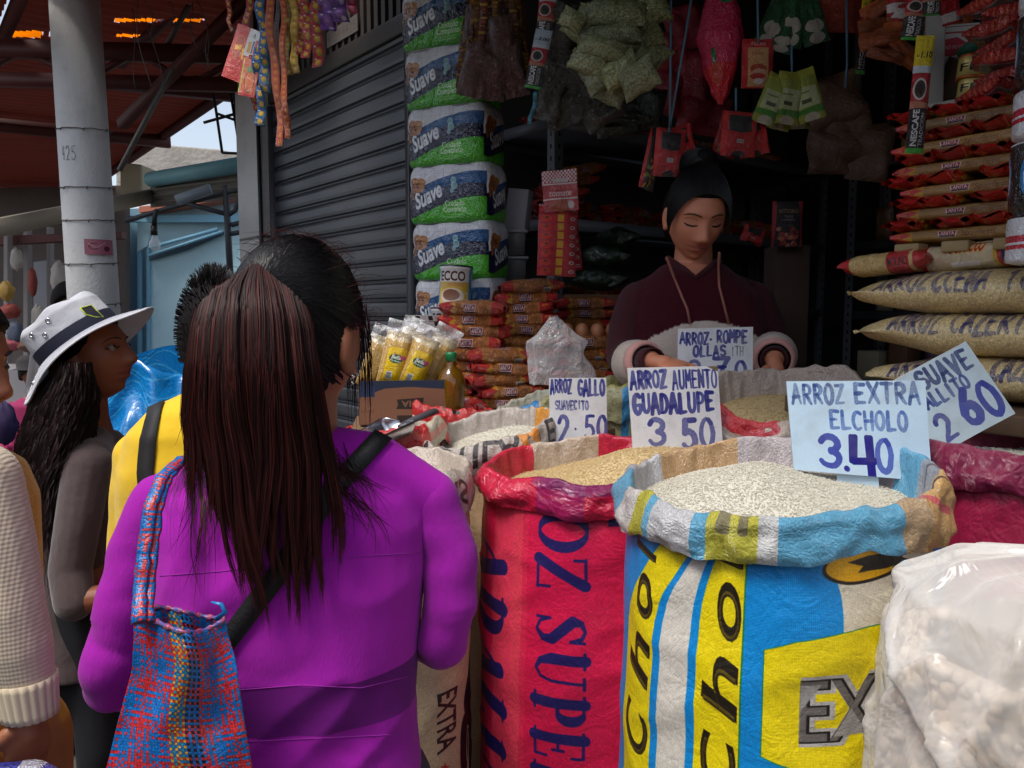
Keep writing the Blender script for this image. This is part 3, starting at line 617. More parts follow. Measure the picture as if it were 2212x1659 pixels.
t = thing('plastic_sack', 'milky white plastic sack in the near right corner', 'sack', (.615, .83, 0))
MB().grid(wp, 260, 190).build('sack_body', M_wp, t)
m = MB(); rr = random.Random(5)
for _ in range(5200):
    v = rr.uniform(.3, .86); u = rr.uniform(.08, .92); p = Vector(wp(u, min(v, .84))); c0 = Vector((.615, .83, p.z)); q = c0 + (p - c0) * (rr.uniform(.86, .95) - (.05 if v > .76 else 0)); m.ball(q, tuple(rr.uniform(.006, .011) for _ in range(3)), nu=6, nv=4)
m.grid(lambda u, v: (lambda p: Vector((.615, .83, p.z)) + (p - Vector((.615, .83, p.z))) * .88)(Vector(wp(u, lerp(.0, .85, v)))), 60, 40)
m.build('puffed_contents', M_con, t)
# ---------------------------------------------------------------- handwritten price signs
INK = (24, 30, 120)
def plate(name, label, cat, cor, Y, cv, imname, group=None, thick=.004, rough=.35, tab=None, back=S(226, 230, 234)):
    Ys = Y if hasattr(Y, '__len__') else [Y] * 4
    P = [Q(u, v, y) for (u, v), y in zip(cor, Ys)]; n = (P[1] - P[0]).cross(P[3] - P[0]).normalized()
    if n.y < 0: n = -n
    mm = mat(imname, img=cv.img(imname), rough=rough, var=(30, .12)); mb_ = mat(imname + '_edge', back, .5)
    sd = P[0].x * 9; bend = lambda u, v: n * (.0035 * math.sin(u * 2.6 + sd) + .002 * nz(u * 2.5 + sd, v * 2.5, 1) - .004)
    m = MB(); m.grid(lambda u, v: P[3].lerp(P[2], u).lerp(P[0].lerp(P[1], u), v) + bend(u, v), 10, 10); m.grid(lambda u, v: P[3].lerp(P[2], u).lerp(P[0].lerp(P[1], u), v) + bend(u, v) + n * thick, 10, 10, 1, flip=True)
    ed = [(k / 10, 0) for k in range(10)] + [(1, k / 10) for k in range(10)] + [(1 - k / 10, 1) for k in range(10)] + [(0, 1 - k / 10) for k in range(10)]; E_ = [P[3].lerp(P[2], u).lerp(P[0].lerp(P[1], u), v) + bend(u, v) for u, v in ed]
    for i in range(40): m.quad([E_[(i + 1) % 40], E_[i], E_[i] + n * thick, E_[(i + 1) % 40] + n * thick], 1)
    if tab:
        T = [Q(u, v, y) + n * .0008 for u, v, y in tab]; m.prism(T, n * thick * .6, 1)
    o = m.build(name, [mm, mb_], smooth=False); return tag(o, label, cat, group)
def board(w, h, tint=(226, 229, 234)):
    c = Cv(w, h, tint); c.speckle(.012, 3, w)
    rs = random.Random(w)
    for _ in range(40): c.ell(rs.uniform(0, w), rs.uniform(0, h), 1.5, 1.5, (90, 90, 110), .6)
    return c
PG = 'handwritten price signs'
c = board(330, 360); c.hand('ARROZ', 8, 78, 70, 9, INK, width=120); c.hand('GALLO', 168, 92, 82, 11, INK, width=150); c.hand('SUAVECITO', 34, 168, 46, 8, INK, width=190, dry=.7); c.hand('2', 52, 330, 130, 15, INK, width=60); c.hand('·', 140, 300, 60, 10, INK); c.hand('50', 200, 322, 120, 15, INK, width=130)
plate('price_sign', 'white card reading ARROZ GALLO SUAVECITO 2.50', 'sign', ((1186, 817), (1309, 816), (1312, 960), (1188, 962)), 1.95, c, 'gallo_sign', PG)
c = board(480, 470); c.hand('ARROZ', 12, 108, 88, 14, INK, width=190); c.hand('AUMENTO', 236, 112, 92, 10, INK, width=234, dry=.2); c.hand('GUADALUPE', 20, 238, 98, 17, INK, width=425, dry=.15); c.hand('3', 92, 400, 130, 22, INK, width=90); c.hand('50', 268, 430, 150, 24, INK, width=170)
c.poly([(420, 0), (480, 0), (480, 30)], (120, 100, 70))
plate('price_sign', 'white card reading ARROZ AUMENTO GUADALUPE 3.50', 'sign', ((1355, 795), (1548, 790), (1561, 978), (1368, 990)), 1.74, c, 'guadalupe_sign', PG)
c = board(420, 300); c.hand('ARROZ·', 12, 92, 66, 11, INK, width=170); c.hand('ROMPE', 216, 86, 68, 11, INK, width=170); c.hand('OLLAS', 86, 162, 58, 11, INK, width=180); c.hand('ITH', 296, 160, 52, 6, (110, 112, 130), width=70, dry=.8); c.hand('2', 60, 290, 96, 16, INK, width=70); c.hand('.', 170, 230, 80, 12, INK); c.hand('7', 198, 280, 104, 20, INK, width=88); c.hand('0', 320, 292, 98, 18, INK, width=64)
plate('price_sign', 'white card reading ARROZ ROMPE OLLAS in front of the shopkeeper', 'sign', ((1464, 710), (1626, 706), (1625, 822), (1462, 818)), 2.06, c, 'ollas_sign', PG)
c = board(720, 460, (190, 214, 232)); F_ = (40, 62, 120)
for x in range(0, 720, 9): c.rect(x, 0, x + 2, 460, (180, 204, 224), .5)
c.hand('ARROZ', 24, 112, 92, 15, F_, width=270, dry=.6, al=.85); c.hand('EXTRA', 348, 108, 94, 15, F_, width=340, dry=.55, al=.85); c.hand('ELCHOLO', 212, 232, 84, 14, (44, 74, 150), width=400, dry=.5, al=.85)
DI = (18, 12, 122); c.hand('3', 148, 430, 148, 24, (26, 34, 140), width=110, dry=.15); c.hand('.', 268, 432, 90, 26, DI, dry=0); c.hand('0', 440, 436, 150, 26, (30, 44, 150), width=84, dry=.2)
for k in range(3): c.stroke([(312 + k * 12, 272), (306 + k * 10, 392)], 24, DI); c.stroke([(318, 384 + k * 8), (430, 378 + k * 8)], 20, DI); c.stroke([(394 + k * 10, 274), (402 + k * 9, 458)], 26, DI)
plate('price_sign', 'pale blue plastic board reading ARROZ EXTRA EL CHOLO 3.40', 'sign', ((1697, 824), (1997, 822), (2012, 1040), (1713, 1014)), (1.285, 1.255, 1.235, 1.265), c, 'cholo_sign', PG,
      tab=[(1808, 1015, 1.255), (1898, 1024, 1.246), (1900, 1085, 1.243), (1810, 1080, 1.25)], back=S(186, 210, 228))
c = board(560, 470, (196, 214, 224)); c.hand('T', 60, 110, 60, 12, F_, dry=.6); c.hand('SUAVE', 190, 130, 104, 18, (34, 44, 100), width=330, dry=.4); c.hand('ALLITO', 150, 228, 76, 16, (36, 52, 130), width=290, dry=.3); c.hand('2', 130, 420, 140, 26, (30, 30, 120), width=90); c.hand('60', 300, 420, 190, 34, (26, 34, 140), width=240, dry=.1)
plate('price_sign', 'tilted pale board reading SUAVE 2.60 stuck in the crimson sack', 'sign', ((1905, 835), (2086, 738), (2193, 893), (2012, 990)), (1.43, 1.42, 1.40, 1.41), c, 'suave_sign', PG)
c = board(300, 130); c.hand('ARROZ', 14, 76, 56, 9, (30, 30, 50), width=130); c.hand('PLAZA', 160, 84, 56, 9, (30, 30, 50), width=130)
plate('price_sign', 'small low white card reading ARROZ by the grey sack rim', 'sign', ((962, 918), (1036, 933), (1040, 975), (966, 965)), 2.27, c, 'small_sign', PG)
# ---------------------------------------------------------------- market roof over the aisle
M_redsheet = mat('red_roof_sheet', S(150, 62, 46), .7, var=(1.2, .5, (1, 6, 1)), transl=.03)
M_redsteel = mat('red_painted_steel', S(92, 34, 30), .6, var=(5, .4))
M_greysteel = mat('bare_steel', S(120, 116, 112), .5, metal=.4, var=(12, .4))
M_amber = mat('amber_roof_light', (.95, .45, .03), .4, transl=.9)
ZR = 3.02
roof = thing('market_roof', 'dark red corrugated market roof over the aisle on steel trusses', 'roof', W(-4, -1.5, ZR))
def rz(s, n): return ZR + .02 * (s + 4) + .03 * n
STRIPS = [[(-40, 66), (88, 68), (92, 80), (-40, 78)], [(110, 67), (141, 68), (142, 80), (111, 80)], [(250, 41), (436, 42), (436, 46), (250, 46)], [(252, 75), (330, 75), (330, 78), (252, 79)]]
for k, (n0, n1) in enumerate(((-1.05, .36), (-1.62, -1.10))):
    def fn(u, v):
        s = lerp(-14, -.62, u); n = lerp(n0, n1, v); p = W(s, n, rz(s, n) + .028 * math.sin(s * 62) * .35 + .02 * nz(s, n, 0, .7)); return p
    m = MB().grid(fn, 1500, 50 if k == 0 else 4)
    if k == 0:                        # openings for the amber roof lights
        keep = []
        for i, f in enumerate(m.f):
            c_ = sum((Vector(m.v[j]) for j in f), Vector()) / 4; uv_ = proj(c_)
            if c_.y < 5.5 and any(inpoly(uv_[0], uv_[1], [(a + (-1 if a < sum(p[0] for p in S_) / 4 else 1), b + (-1 if b < sum(p[1] for p in S_) / 4 else 1)) for a, b in S_]) for S_ in STRIPS): continue
            keep.append(i)
        m.uv = [m.uv[4 * i + q] for i in keep for q in range(4)]; m.mi = [m.mi[i] for i in keep]; m.f = [m.f[i] for i in keep]
    m.build('roof_sheet', M_redsheet, roof)
def beam(p, q, w, h, m=None, mb=None):
    p, q = Vector(p), Vector(q); d = (q - p); L_ = d.length; d.normalize(); x = d.cross(Vector((0, 0, 1))).normalized(); z = x.cross(d)
    M = Matrix((x, d, z)).transposed(); mb = mb or MB(); mb.box((p + q) / 2, (w, L_, h), M=M); return mb
for s0, zz in ((-.75, -.10), (-4.6, -.10), (-8, -.12)):     # purlins and rafters
    beam(W(s0, -1.62, rz(s0, -1.62) + zz), W(s0, .36, rz(s0, .36) + zz), .06, .10, M_redsteel).build('rafter', M_redsteel, roof)
for n0 in (.30, -1.075):
    beam(W(-14, n0, rz(-14, n0) - .06), W(-.62, n0, rz(-.62, n0) - .06), .05, .06, M_redsteel).build('purlin', M_redsteel, roof)
def truss(p, q, h):
    m = beam(p, q, .05, .09, None); beam(p - Vector((0, 0, h)), q - Vector((0, 0, h)), .05, .07, None, m); n = 6
    for i in range(n): beam(p.lerp(q, i / n) - Vector((0, 0, h if i % 2 else 0)), p.lerp(q, (i + 1) / n) - Vector((0, 0, 0 if i % 2 else h)), .03, .03, None, m)
    return m
truss(Q(-200, 100, 4.3), Q(530, 120, 4.5), .16).build('truss', M_redsteel, roof)
beam(Q(-160, 118, 5.4), Q(520, 188, 5.6), .08, .20).build('main_beam', M_redsteel, roof)
for a, b, w in ((Q(262, 270, 4.6), Q(560, -30, 4.0), .05), (Q(258, 140, 4.8), Q(420, -20, 4.4), .04)):
    beam(a, b, w, .05, None).build('diagonal_brace', M_redsteel, roof)
beam(Q(258, 368, 4.4), Q(372, 150, 4.2), .02, .02).build('stay_rod', M_greysteel, roof)
beam(Q(345, 125, 4.5), Q(415, 0, 4.3), .02, .02).build('stay_rod', M_greysteel, roof)
def roof_hit(u, v):
    Y = 4.0
    for _ in range(8):
        p = Q(u, v, Y); r_ = p - FO; Y = Y * (rz(r_.dot(FF), r_.dot(FN)) + .03 - CAMZ) / (p.z - CAMZ)
    return Q(u, v, Y)
for S_ in STRIPS:
    P = [roof_hit(a + (-2 if a < sum(p[0] for p in S_) / 4 else 2), b + (-2 if b < sum(p[1] for p in S_) / 4 else 2)) for a, b in S_]; MB().prism(P, (0, 0, .004)).build('roof_light', M_amber, roof)
rr = random.Random(4)
for k in range(9):                                                # loose wires hanging from the trusses
    u, v = rr.uniform(265, 450), rr.uniform(-10, 60); Y = rr.uniform(3.9, 4.3); L_ = rr.uniform(60, 200)
    pts = [Q(u + 10 * math.sin(i * .5 + k) + i * 3, v + L_ * i / 8, Y) for i in range(9)]
    o = MB().tube(pts, .0022, 5).build('hanging_wire', M_greysteel); tag(o, 'thin loose wire hanging from the red roof trusses', 'wire', 'wires hanging from the roof trusses')
# ---------------------------------------------------------------- round column
M_col = mat('whitewashed_concrete', S(214, 212, 210), .85, var=(3, .28), bump=(60, .003), dirt=.4)
cx, cy = Q(208, 673, 4.0).x, 4.0
col = thing('round_column', 'white round concrete column wrapped with thin wires', 'column', (cx, cy, 0))
MB().tube([(cx, cy, 0), (cx - .01, cy, 1.5), (cx - .035, cy, 3.1)], [.119, .118, .112], 40).build('shaft', M_col, col)
M_wire = mat('rusty_wire', S(86, 78, 72), .7)
for v in (270, 398, 470, 565, 655):
    z = Q(208, v, 3.88).z; pts = []
    for i in range(41):
        a = 2 * math.pi * i / 40; pts.append((cx - .012 * (z / 1.5 if z > 1.5 else 1) + .1215 * math.cos(a), cy + .1215 * math.sin(a), z + .012 * math.sin(a * 1) + .005 * nz(a * 3, v, 0)))
    m = MB().tube(pts, .0022, 5, cap=False)
    for i in range(3, 40, 6): m.tube([pts[i], Vector(pts[i]) + Vector((.004, -.01, -.012)), Vector(pts[i]) + Vector((.014, -.012, .004))], .002, 4)
    m.build('wire_tie', M_wire, col)
def curved_sticker(name, u0, u1, v0, v1, im, rad=.1205):
    z0, z1 = Q(208, v1, 3.88).z, Q(208, v0, 3.88).z; xo = cx - .016 * max(0, (z0 - 1.5) / .8); AS = lambda u: math.asin(max(-.97, min(.97, ((u - 1106) / FOC * 3.9 - xo) / .12))); a0, a1 = AS(u0), AS(u1)
    MB().grid(lambda u, v: (xo + rad * math.sin(lerp(a0, a1, u)), cy - rad * math.cos(lerp(a0, a1, u)), lerp(z0, z1, v)), 8, 2).build(name, mat(name, img=im, rough=.5), col)
c = Cv(160, 110, (168, 96, 112)); c.stroke(arc(50, 50, 26, 22, 40, 300), 7, (110, 50, 66)); c.ell(120, 66, 18, 20, (96, 40, 56)); c.stroke([(20, 30), (60, 60), (110, 24)], 4, (210, 170, 176)); c.rect(0, 0, 160, 5, (140, 80, 92)); c.speckle(.06, 4)
curved_sticker('pink_sticker', 197, 246, 516, 549, c.img('column_sticker'))
m = MB(); z0, z1 = Q(208, 345, 3.88).z, Q(208, 314, 3.88).z; xo = cx - .016 * max(0, (z0 - 1.5) / .8)
for k, ch_ in enumerate('425'):
    for st in HF[ch_]:
        P = []
        for a_, b_ in dense(st): th = -.55 + .24 * k + .17 * a_; P.append((xo + .1188 * math.sin(th), cy - .1188 * math.cos(th), lerp(z1, z0, b_)))
        m.tube(P, .0012, 5)
m.build('pencilled_number', mat('pencil_mark', S(110, 108, 110), .9), col)
# ---------------------------------------------------------------- tiled pillar
c = Cv(256, 1024, (176, 172, 170))
for j in range(3): c.rect(0, 330 * j + 60, 256, 330 * j + 65, (70, 66, 64))
c.ell(90, 790, 26, 60, (168, 152, 128), .7); c.speckle(.03, 2); M_tile = mat('pillar_tile', img=c.img('tile_print'), rough=.35, dirt=.4, var=(6, .2))
p0, p1 = -1.74, -1.412; nA, nB = -.085, .30
pil = thing('tiled_pillar', 'square grey tiled pillar left of the roller shutter', 'pillar', W(-1.55, .1, 0))
m = MB()
A, B, C_, D = W(p0, nA, 0), W(p1, nA, 0), W(p1, nB, 0), W(p0, nB, 0); H = Vector((0, 0, 3.0))
for a, b in ((A, B), (B, C_), (C_, D), (D, A)): m.quad([a, b, b + H, a + H], 0)
m.build('pillar_shaft', M_tile, pil, smooth=False)
MB().box(W(p1 + .002, nA - .002, 1.5), (.016, .016, 3.0), FANG).build('corner_strip', mat('black_strip', S(20, 20, 24), .5), pil)
# ---------------------------------------------------------------- roller shutter
M_slat = mat('shutter_steel', S(96, 98, 104), .42, metal=.55, var=(2.5, .45, (1, 1, 5)), dirt=.7, spec=.5)
sh = thing('roller_shutter', 'closed grey steel roller shutter with horizontal slats', 'shutter', W(-.7, 0, 0))
zt = Q(605, 232, 4.3).z; hs_ = .078; prof = [(0, 0), (.012, .006), (.014, .02), (.014, .050), (.011, .058), (.004, .062), (.010, .068), (.0, .074), (0, hs_)]
m = MB(); npf = len(prof)
z = .1
while z < zt:
    for i in range(npf - 1):
        (d0, h0), (d1, h1) = prof[i], prof[i + 1]
        a, b = W(-1.41, -d0, z + h0), W(-.01, -d0, z + h0); c2, d2 = W(-.01, -d1, z + h1), W(-1.41, -d1, z + h1); m.quad([a, b, c2, d2], 0)
    z += hs_
m.build('slat_curtain', M_slat, sh, smooth=False)
m = MB(); m.box(W(-.71, .03, zt + .05), (1.41, .12, .08), FANG); m.build('shutter_housing', mat('housing_steel', S(62, 58, 56), .5, metal=.4, var=(6, .4)), sh, bevel=.006)
for s in (-1.405, .0): MB().box(W(s, -.005, zt / 2), (.03, .06, zt), FANG).build('guide_rail', mat('rail_steel', S(70, 70, 74), .45, metal=.5), sh)
M_flute = mat('fluted_panel', S(66, 58, 54), .6, var=(3, .4))
m = MB()
for i in range(46):
    s = -1.40 + i * .0305; m.box(W(s + .008, -.004 if i % 2 else .006, zt + .55), (.018, .02, .9), FANG); m.box(W(s + .0235, .012, zt + .55), (.013, .02, .9), FANG)
fl = m.build('fluted_panel', M_flute, smooth=False); tag(fl, 'dark fluted metal panel above the roller shutter', 'panel')
c = Cv(300, 70, (96, 88, 84)); c.hand('9759·4425', 12, 56, 40, 4, (60, 54, 52), width=270); t0 = [W(-.72, -.02, zt + .125), W(-.42, -.02, zt + .125), W(-.42, -.02, zt + .195), W(-.72, -.02, zt + .195)]
m = MB(); m.quad(t0, 0); m.prism([p + FN * .001 for p in t0], FN * .004, 0); tag(m.build('number_plate', mat('number_plate', img=c.img('number_print'), rough=.6), smooth=False), 'small dull plate with a number above the shutter', 'plate')
# ---------------------------------------------------------------- beyond the pillar: pale blue building, gutter, wall
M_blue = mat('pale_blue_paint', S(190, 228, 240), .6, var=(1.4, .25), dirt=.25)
M_blue2 = mat('blue_trim_paint', S(130, 186, 212), .6, var=(3, .25))
bl = thing('blue_building', 'pale blue sheet metal stall building at the far end', 'building', Q(420, 673, 9.24))
def wallq(us, Y, name, m, t=.06, par=bl):
    P = [Q(u, v, Y * 1.32) for u, v in us]; return MB().prism(P, (0, t, 0)).build(name, m, par, smooth=False, bevel=.004)
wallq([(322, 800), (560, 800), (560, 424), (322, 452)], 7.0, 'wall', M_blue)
wallq([(262, 800), (322, 800), (322, 448), (262, 452)], 7.05, 'wall', mat('dull_blue_paint', S(140, 180, 200), .6, var=(2, .3)))  # darker, greyer blue than the wall beside it
for u in (268, 296, 316): wallq([(u, 800), (u + 7, 800), (u + 7, 470), (u, 470)], 6.97, 'door_post', M_blue2)
wallq([(296, 545), (318, 532), (330, 480), (322, 460), (296, 460)], 6.96, 'wall_bracket', M_blue)
m = MB(); m.tube([Q(322, 536, 9.1), Q(470, 495, 9.1)], .022, 8); m.tube([Q(322, 552, 9.1), Q(480, 500, 9.1)], .016, 8); m.build('awning_arm', M_blue2, bl)
wallq([(322, 548), (400, 530), (480, 500), (480, 506), (400, 540), (322, 562)], 6.94, 'shade_flap', mat('slate_cloth', S(60, 84, 100), .8))
wallq([(300, 460), (560, 420), (560, 414), (300, 446)], 6.8, 'roof_edge', mat('salmon_sheet', S(196, 120, 96), .7), .5)
wallq([(246, 480), (560, 480), (560, 462), (246, 466)], 6.9, 'head_rail', M_blue2, .05)
M_weath = mat('weathered_concrete', S(186, 180, 170), .95, var=(2, .5), dirt=.95, bump=(12, .02))
P = [Q(u, v, 11.5) for u, v in ((250, 420), (560, 430), (560, 340), (470, 322), (350, 312), (250, 330))]; tag(MB().prism(P, (0, .3, 0)).build('concrete_wall', M_weath, smooth=False, bevel=.02), 'weathered stained concrete wall under the patch of sky', 'wall')
P = [Q(u, v, 7.2) for u, v in ((258, 350), (306, 355), (306, 412), (258, 422))]; tag(MB().prism(P, (0, .5, 0)).build('concrete_block', mat('cream_concrete', S(176, 166, 140), .9, var=(4, .3)), smooth=False, bevel=.02), 'cream concrete block end beside the round column', 'block')
M_gut = mat('teal_gutter', S(128, 186, 198), .5, var=(4, .3), dirt=.6)
gt = thing('roof_gutter', 'teal and grey gutter with corrugated eave left of the pillar', 'gutter', Q(430, 400, 6))
MB().tube([Q(325, 388, 6.0), Q(545, 352, 5.4)], .055, 14).build('gutter_pipe', M_gut, gt)
m = MB(); a, b = Q(325, 400, 6.05), Q(545, 372, 5.45)
m.grid(lambda u, v: a.lerp(b, u) + Vector((-.03 * v, .05 * v + .012 * math.sin(v * 22), -.16 * v)), 20, 24); m.build('eave_sheet', mat('grey_eave', S(122, 116, 106), .7, var=(3, .5), dirt=.9), gt, solid=.004)
beam(Q(-60, 503, 4.4), Q(345, 420, 6.2), .05, .10).build('awning_beam', mat('cream_beam', S(168, 156, 136), .8, var=(3, .3)), None)
tag(bpy.data.objects['awning_beam'], 'long cream painted awning beam crossing behind the round column', 'beam')
# awning frame with lamp
M_dkst = mat('dark_steel', S(70, 74, 80), .5, metal=.3)
fr = thing('awning_frame', 'dark steel awning frame with braced arm beside the pillar', 'frame', Q(490, 500, 5.2))
MB().tube([Q(487, 400, 5.2), Q(500, 640, 5.2)], .022, 8).build('post', M_dkst, fr)
for P in ([(270, 478), (345, 455), (400, 440), (490, 415), (535, 408)], [(405, 440), (450, 452), (488, 462)], [(488, 468), (508, 455), (520, 420)], [(500, 486), (540, 475)], [(500, 505), (540, 498)]):
    MB().tube([Q(u, v, 5.2) for u, v in P], .016, 8).build('arm', M_dkst, fr)
m = beam(Q(382, 433, 5.1), Q(455, 408, 5.1), .04, .06); m.build('tube_light_case', mat('lamp_case', S(130, 140, 150), .5), fr)
bu = thing('light_bulb', 'bare clear light bulb hanging on a dark flex', 'bulb', Q(333, 515, 5.0))
m = MB(); m.tube([Q(340, 452, 5.0), Q(334, 470, 5.0), Q(333, 490, 5.0)], .016, 8); m.build('flex', mat('black_tape', S(22, 22, 22), .6), bu)
MB().tube([Q(333, 488, 5.0), Q(333, 508, 5.0)], [.02, .022], 12).build('lamp_holder', mat('bakelite', S(26, 26, 28), .4), bu)
cB = Q(334, 525, 5.0); MB().lathe([(.001, -.046), (.02, -.04), (.033, -.02), (.034, -.004), (.026, .018), (.016, .034), (.015, .05)], 20, cB).build('glass', film('bulb_glass', (.9, .95, 1), .3, .03, .1), bu)
# wire rack against the sky
m = MB()
for P in ([(460, 193), (480, 330)], [(480, 330), (525, 332)], [(460, 193), (505, 195)], [(497, 195), (522, 345)], [(468, 245), (523, 265)], [(440, 265), (522, 242)], [(505, 195), (520, 330)]):
    m.tube([Q(u, v, 5.0) for u, v in P], .009, 6)
tag(m.build('wire_rack', mat('black_iron', S(28, 26, 28), .6)), 'black wire rack hanging against the patch of bright sky', 'rack')
# ---------------------------------------------------------------- blue tarpaulin over goods
c = Cv(512, 512, (18, 118, 186))
for k in range(26): y = 20 * k; c.stroke([(x, y + 14 * math.sin(x * .02 + k)) for x in range(0, 520, 32)], 2 + k % 3, (90, 176, 222), .5)
c.speckle(.06, 2); M_tarp = mat('blue_tarp', img=c.img('tarp_print'), rough=.25, wrinkle=.9, wscale=6, coat=.4)
def tarp(u, v):
    uu = lerp(215, 470, u); top = interp(uu, [(215, 860), (262, 800), (300, 770), (330, 778), (372, 800), (420, 812), (470, 800)])
    p = Q(uu, lerp(top, 1440, v), 3.1); p.y += -.35 * v + .10 * nz(u * 5, v * 5, 3) - .25 * math.sin(u * 3.1) * .4; p.z += .03 * nz(u * 6, v * 6, 8); return p
tp = thing('tarpaulin', 'shiny blue plastic tarpaulin covering a heap behind the hat', 'tarpaulin', Q(330, 1000, 3))
MB().grid(tarp, 50, 40, flip=True).build('tarp_sheet', M_tarp, tp, solid=.002)
m = MB(); m.grid(lambda u, v: Q(lerp(225, 480, u), 0, 3.55).xy.to_3d() + Vector((0, .02 * nz(u * 4, v * 4, 1), lerp(0, 1.22 + .08 * math.sin(u * 3.1), v))), 16, 10, flip=True)
m.build('tarp_side', M_tarp, tp)
# ---------------------------------------------------------------- dim stalls far left
M_stall = mat('stall_dim_wall', S(104, 92, 88), .9, var=(2, .5))
def slab(name, label, us, Y, m, d=.1, cat='wall', grp=None):
    P = [Q(u, v, Y) for u, v in us]; return tag(MB().prism(P, (0, d, 0)).build(name, m, smooth=False, bevel=.004), label, cat, grp)
slab('stall_wall', 'dim grey back wall of the stalls across the aisle', [(-700, 1000), (272, 1000), (272, 400), (-700, 420)], 9.0, M_stall)
slab('stall_counter', 'pale counter front across the aisle behind the child', [(-200, 1000), (110, 1000), (110, 800), (-200, 790)], 6.2, mat('pale_counter', S(150, 146, 150), .7, var=(3, .3)), .5, 'counter')
for k, (u, w, Y) in enumerate(((55, 10, 7.2), (104, 8, 7.4), (168, 14, 7.0), (236, 12, 7.6), (12, 9, 6.9))):
    slab('stall_post', 'slim pale post of a stall across the aisle', [(u - w / 2, 1000), (u + w / 2, 1000), (u + w / 2, 490), (u - w / 2, 490)], Y, mat('post_paint', S(150, 142, 138), .8, var=(3, .3)) if k == 0 else bpy.data.materials['post_paint'], .07, 'post', 'posts of the stalls across the aisle')
slab('stall_fascia', 'dark red fascia boards above the far stalls', [(-300, 545), (262, 515), (262, 500), (-300, 520)], 7.0, M_redsteel, .1, 'fascia')
slab('grey_board', 'pale grey board in the stall across the aisle', [(72, 720), (118, 720), (118, 560), (72, 566)], 8.6, mat('grey_panel', S(140, 140, 146), .7), .03, 'panel')
rr = random.Random(12)
cols = [S(150, 60, 50), S(190, 150, 70), S(120, 110, 90), S(80, 90, 110), S(170, 80, 90), S(110, 70, 50), S(190, 180, 170)]
fm = [mat('far_goods_%s' % n, c_, .7, var=(8, .5)) for n, c_ in zip(('red', 'straw', 'olive', 'slate', 'pink', 'brown', 'white'), cols)]
def cloth_bundle(name, label, u, v, w, h, Y, m, cat, grp, seed):
    c0 = Q(u, v, Y); a, b = PX(w / 2, Y), PX(h / 2, Y)
    def fn(i, j):
        th, ph = 2 * math.pi * i, math.pi * (j - .5); k = 1 + .25 * nz(math.cos(th) * 2 + seed, math.sin(th) * 2, ph * 2)
        return c0 + Vector((a * k * math.cos(ph) * math.cos(th), .7 * a * k * math.cos(ph) * math.sin(th), b * k * math.sin(ph) * (1.0)))
    return tag(MB().grid(fn, 20, 12).build(name, m), label, cat, grp)
for k, (u, v, w, h, ci, lb) in enumerate(((14, 630, 34, 40, 1, 'straw coloured basket shape on the dim stall shelf'), (22, 672, 44, 30, 0, 'red cloth bundle under the straw basket'), (36, 560, 26, 46, 6, 'white spiral lamp shapes hanging in the dim stall'), (70, 610, 20, 60, 0, 'red patterned cloth hanging by the stall post'),
        (84, 690, 30, 60, 6, 'white plastic bundle standing in the dim stall'), (34, 720, 34, 50, 3, 'dark bucket on the dim stall counter'), (128, 600, 34, 70, 6, 'pale plastic bag hanging behind the man'), (58, 735, 26, 40, 2, 'olive bundle beside the dark bucket'), (20, 745, 60, 24, 4, 'pink and red cloth pile by the child'), (70, 748, 60, 26, 5, 'brown woven cloth pile by the child'))):
    cloth_bundle('market_bundle', lb, u, v, w, h, 6.4 + .15 * (k % 3), fm[ci], 'bundle', 'goods in the dim far stall', k)
cloth_bundle('purple_bundle', 'purple cloth bundle low behind the left woman', 8, 915, 60, 90, 3.2, mat('purple_cloth', S(44, 28, 70), .8), 'bundle', None, 31)
# ---------------------------------------------------------------- counters
M_wood = mat('worn_wood', S(110, 84, 62), .7, var=(3, .5, (1, 12, 1)))
ct = thing('stall_counter', 'worn wooden counter under the pasta piles and carton', 'counter', W(.75, -.15, 0))
MB().box(W(.80, -.01, 1.12), (.96, .48, .04), FANG).build('counter_top', M_wood, ct, bevel=.004)
for s in (.36, 1.24):
    for n in (-.20, .18): MB().box(W(s, n, .55), (.06, .06, 1.1), FANG).build('leg', M_wood, ct)
ct = thing('side_table', 'worn wooden table under the big rice bags on the right', 'table', W(2.4, .25, 0))
MB().box(W(2.45, .26, 1.235), (1.5, .6, .04), FANG).build('counter_top', M_wood, ct, bevel=.004)
for s in (1.76, 3.1):
    for n in (0, .5): MB().box(W(s, n, .61), (.06, .06, 1.21), FANG).build('leg', M_wood, ct)
# ---------------------------------------------------------------- bag shapes (local: x long, z up, front at -Y)
def pillow(L_, Wd, T, seed=0, end=.035, crimp=.004, lump=.06, nl=40, nr=28, sq=.75):
    def fn(v, u):
        x = (v - .5) * L_; t = min(1, min(v, 1 - v) * L_ / end); k = t ** .55
        th = T * (.05 + .95 * k); wd = Wd * (1.06 - .10 * k); a = 2 * math.pi * (u - .5)
        ca, sa = math.cos(a), math.sin(a); ca = math.copysign(abs(ca) ** sq, ca); sa = math.copysign(abs(sa) ** sq, sa)
        r = 1 + lump * (nz(x * 22 + seed, ca * 1.6, sa * 1.6) + .5 * nz(x * 60 + seed, ca * 4, sa * 4)) * (.4 + .6 * k)
        wv = (1 - t) * crimp * math.sin(a * 5 + seed)
        return (x + .006 * (1 - t) * nz(ca * 3, sa * 3, seed), -wd / 2 * ca * r, th / 2 * sa * r + wv + T / 2 + .3 * T * (1 - t) * nz(seed, x * 3, 7))
    return MB().grid(fn, nl, nr, uvfn=None)
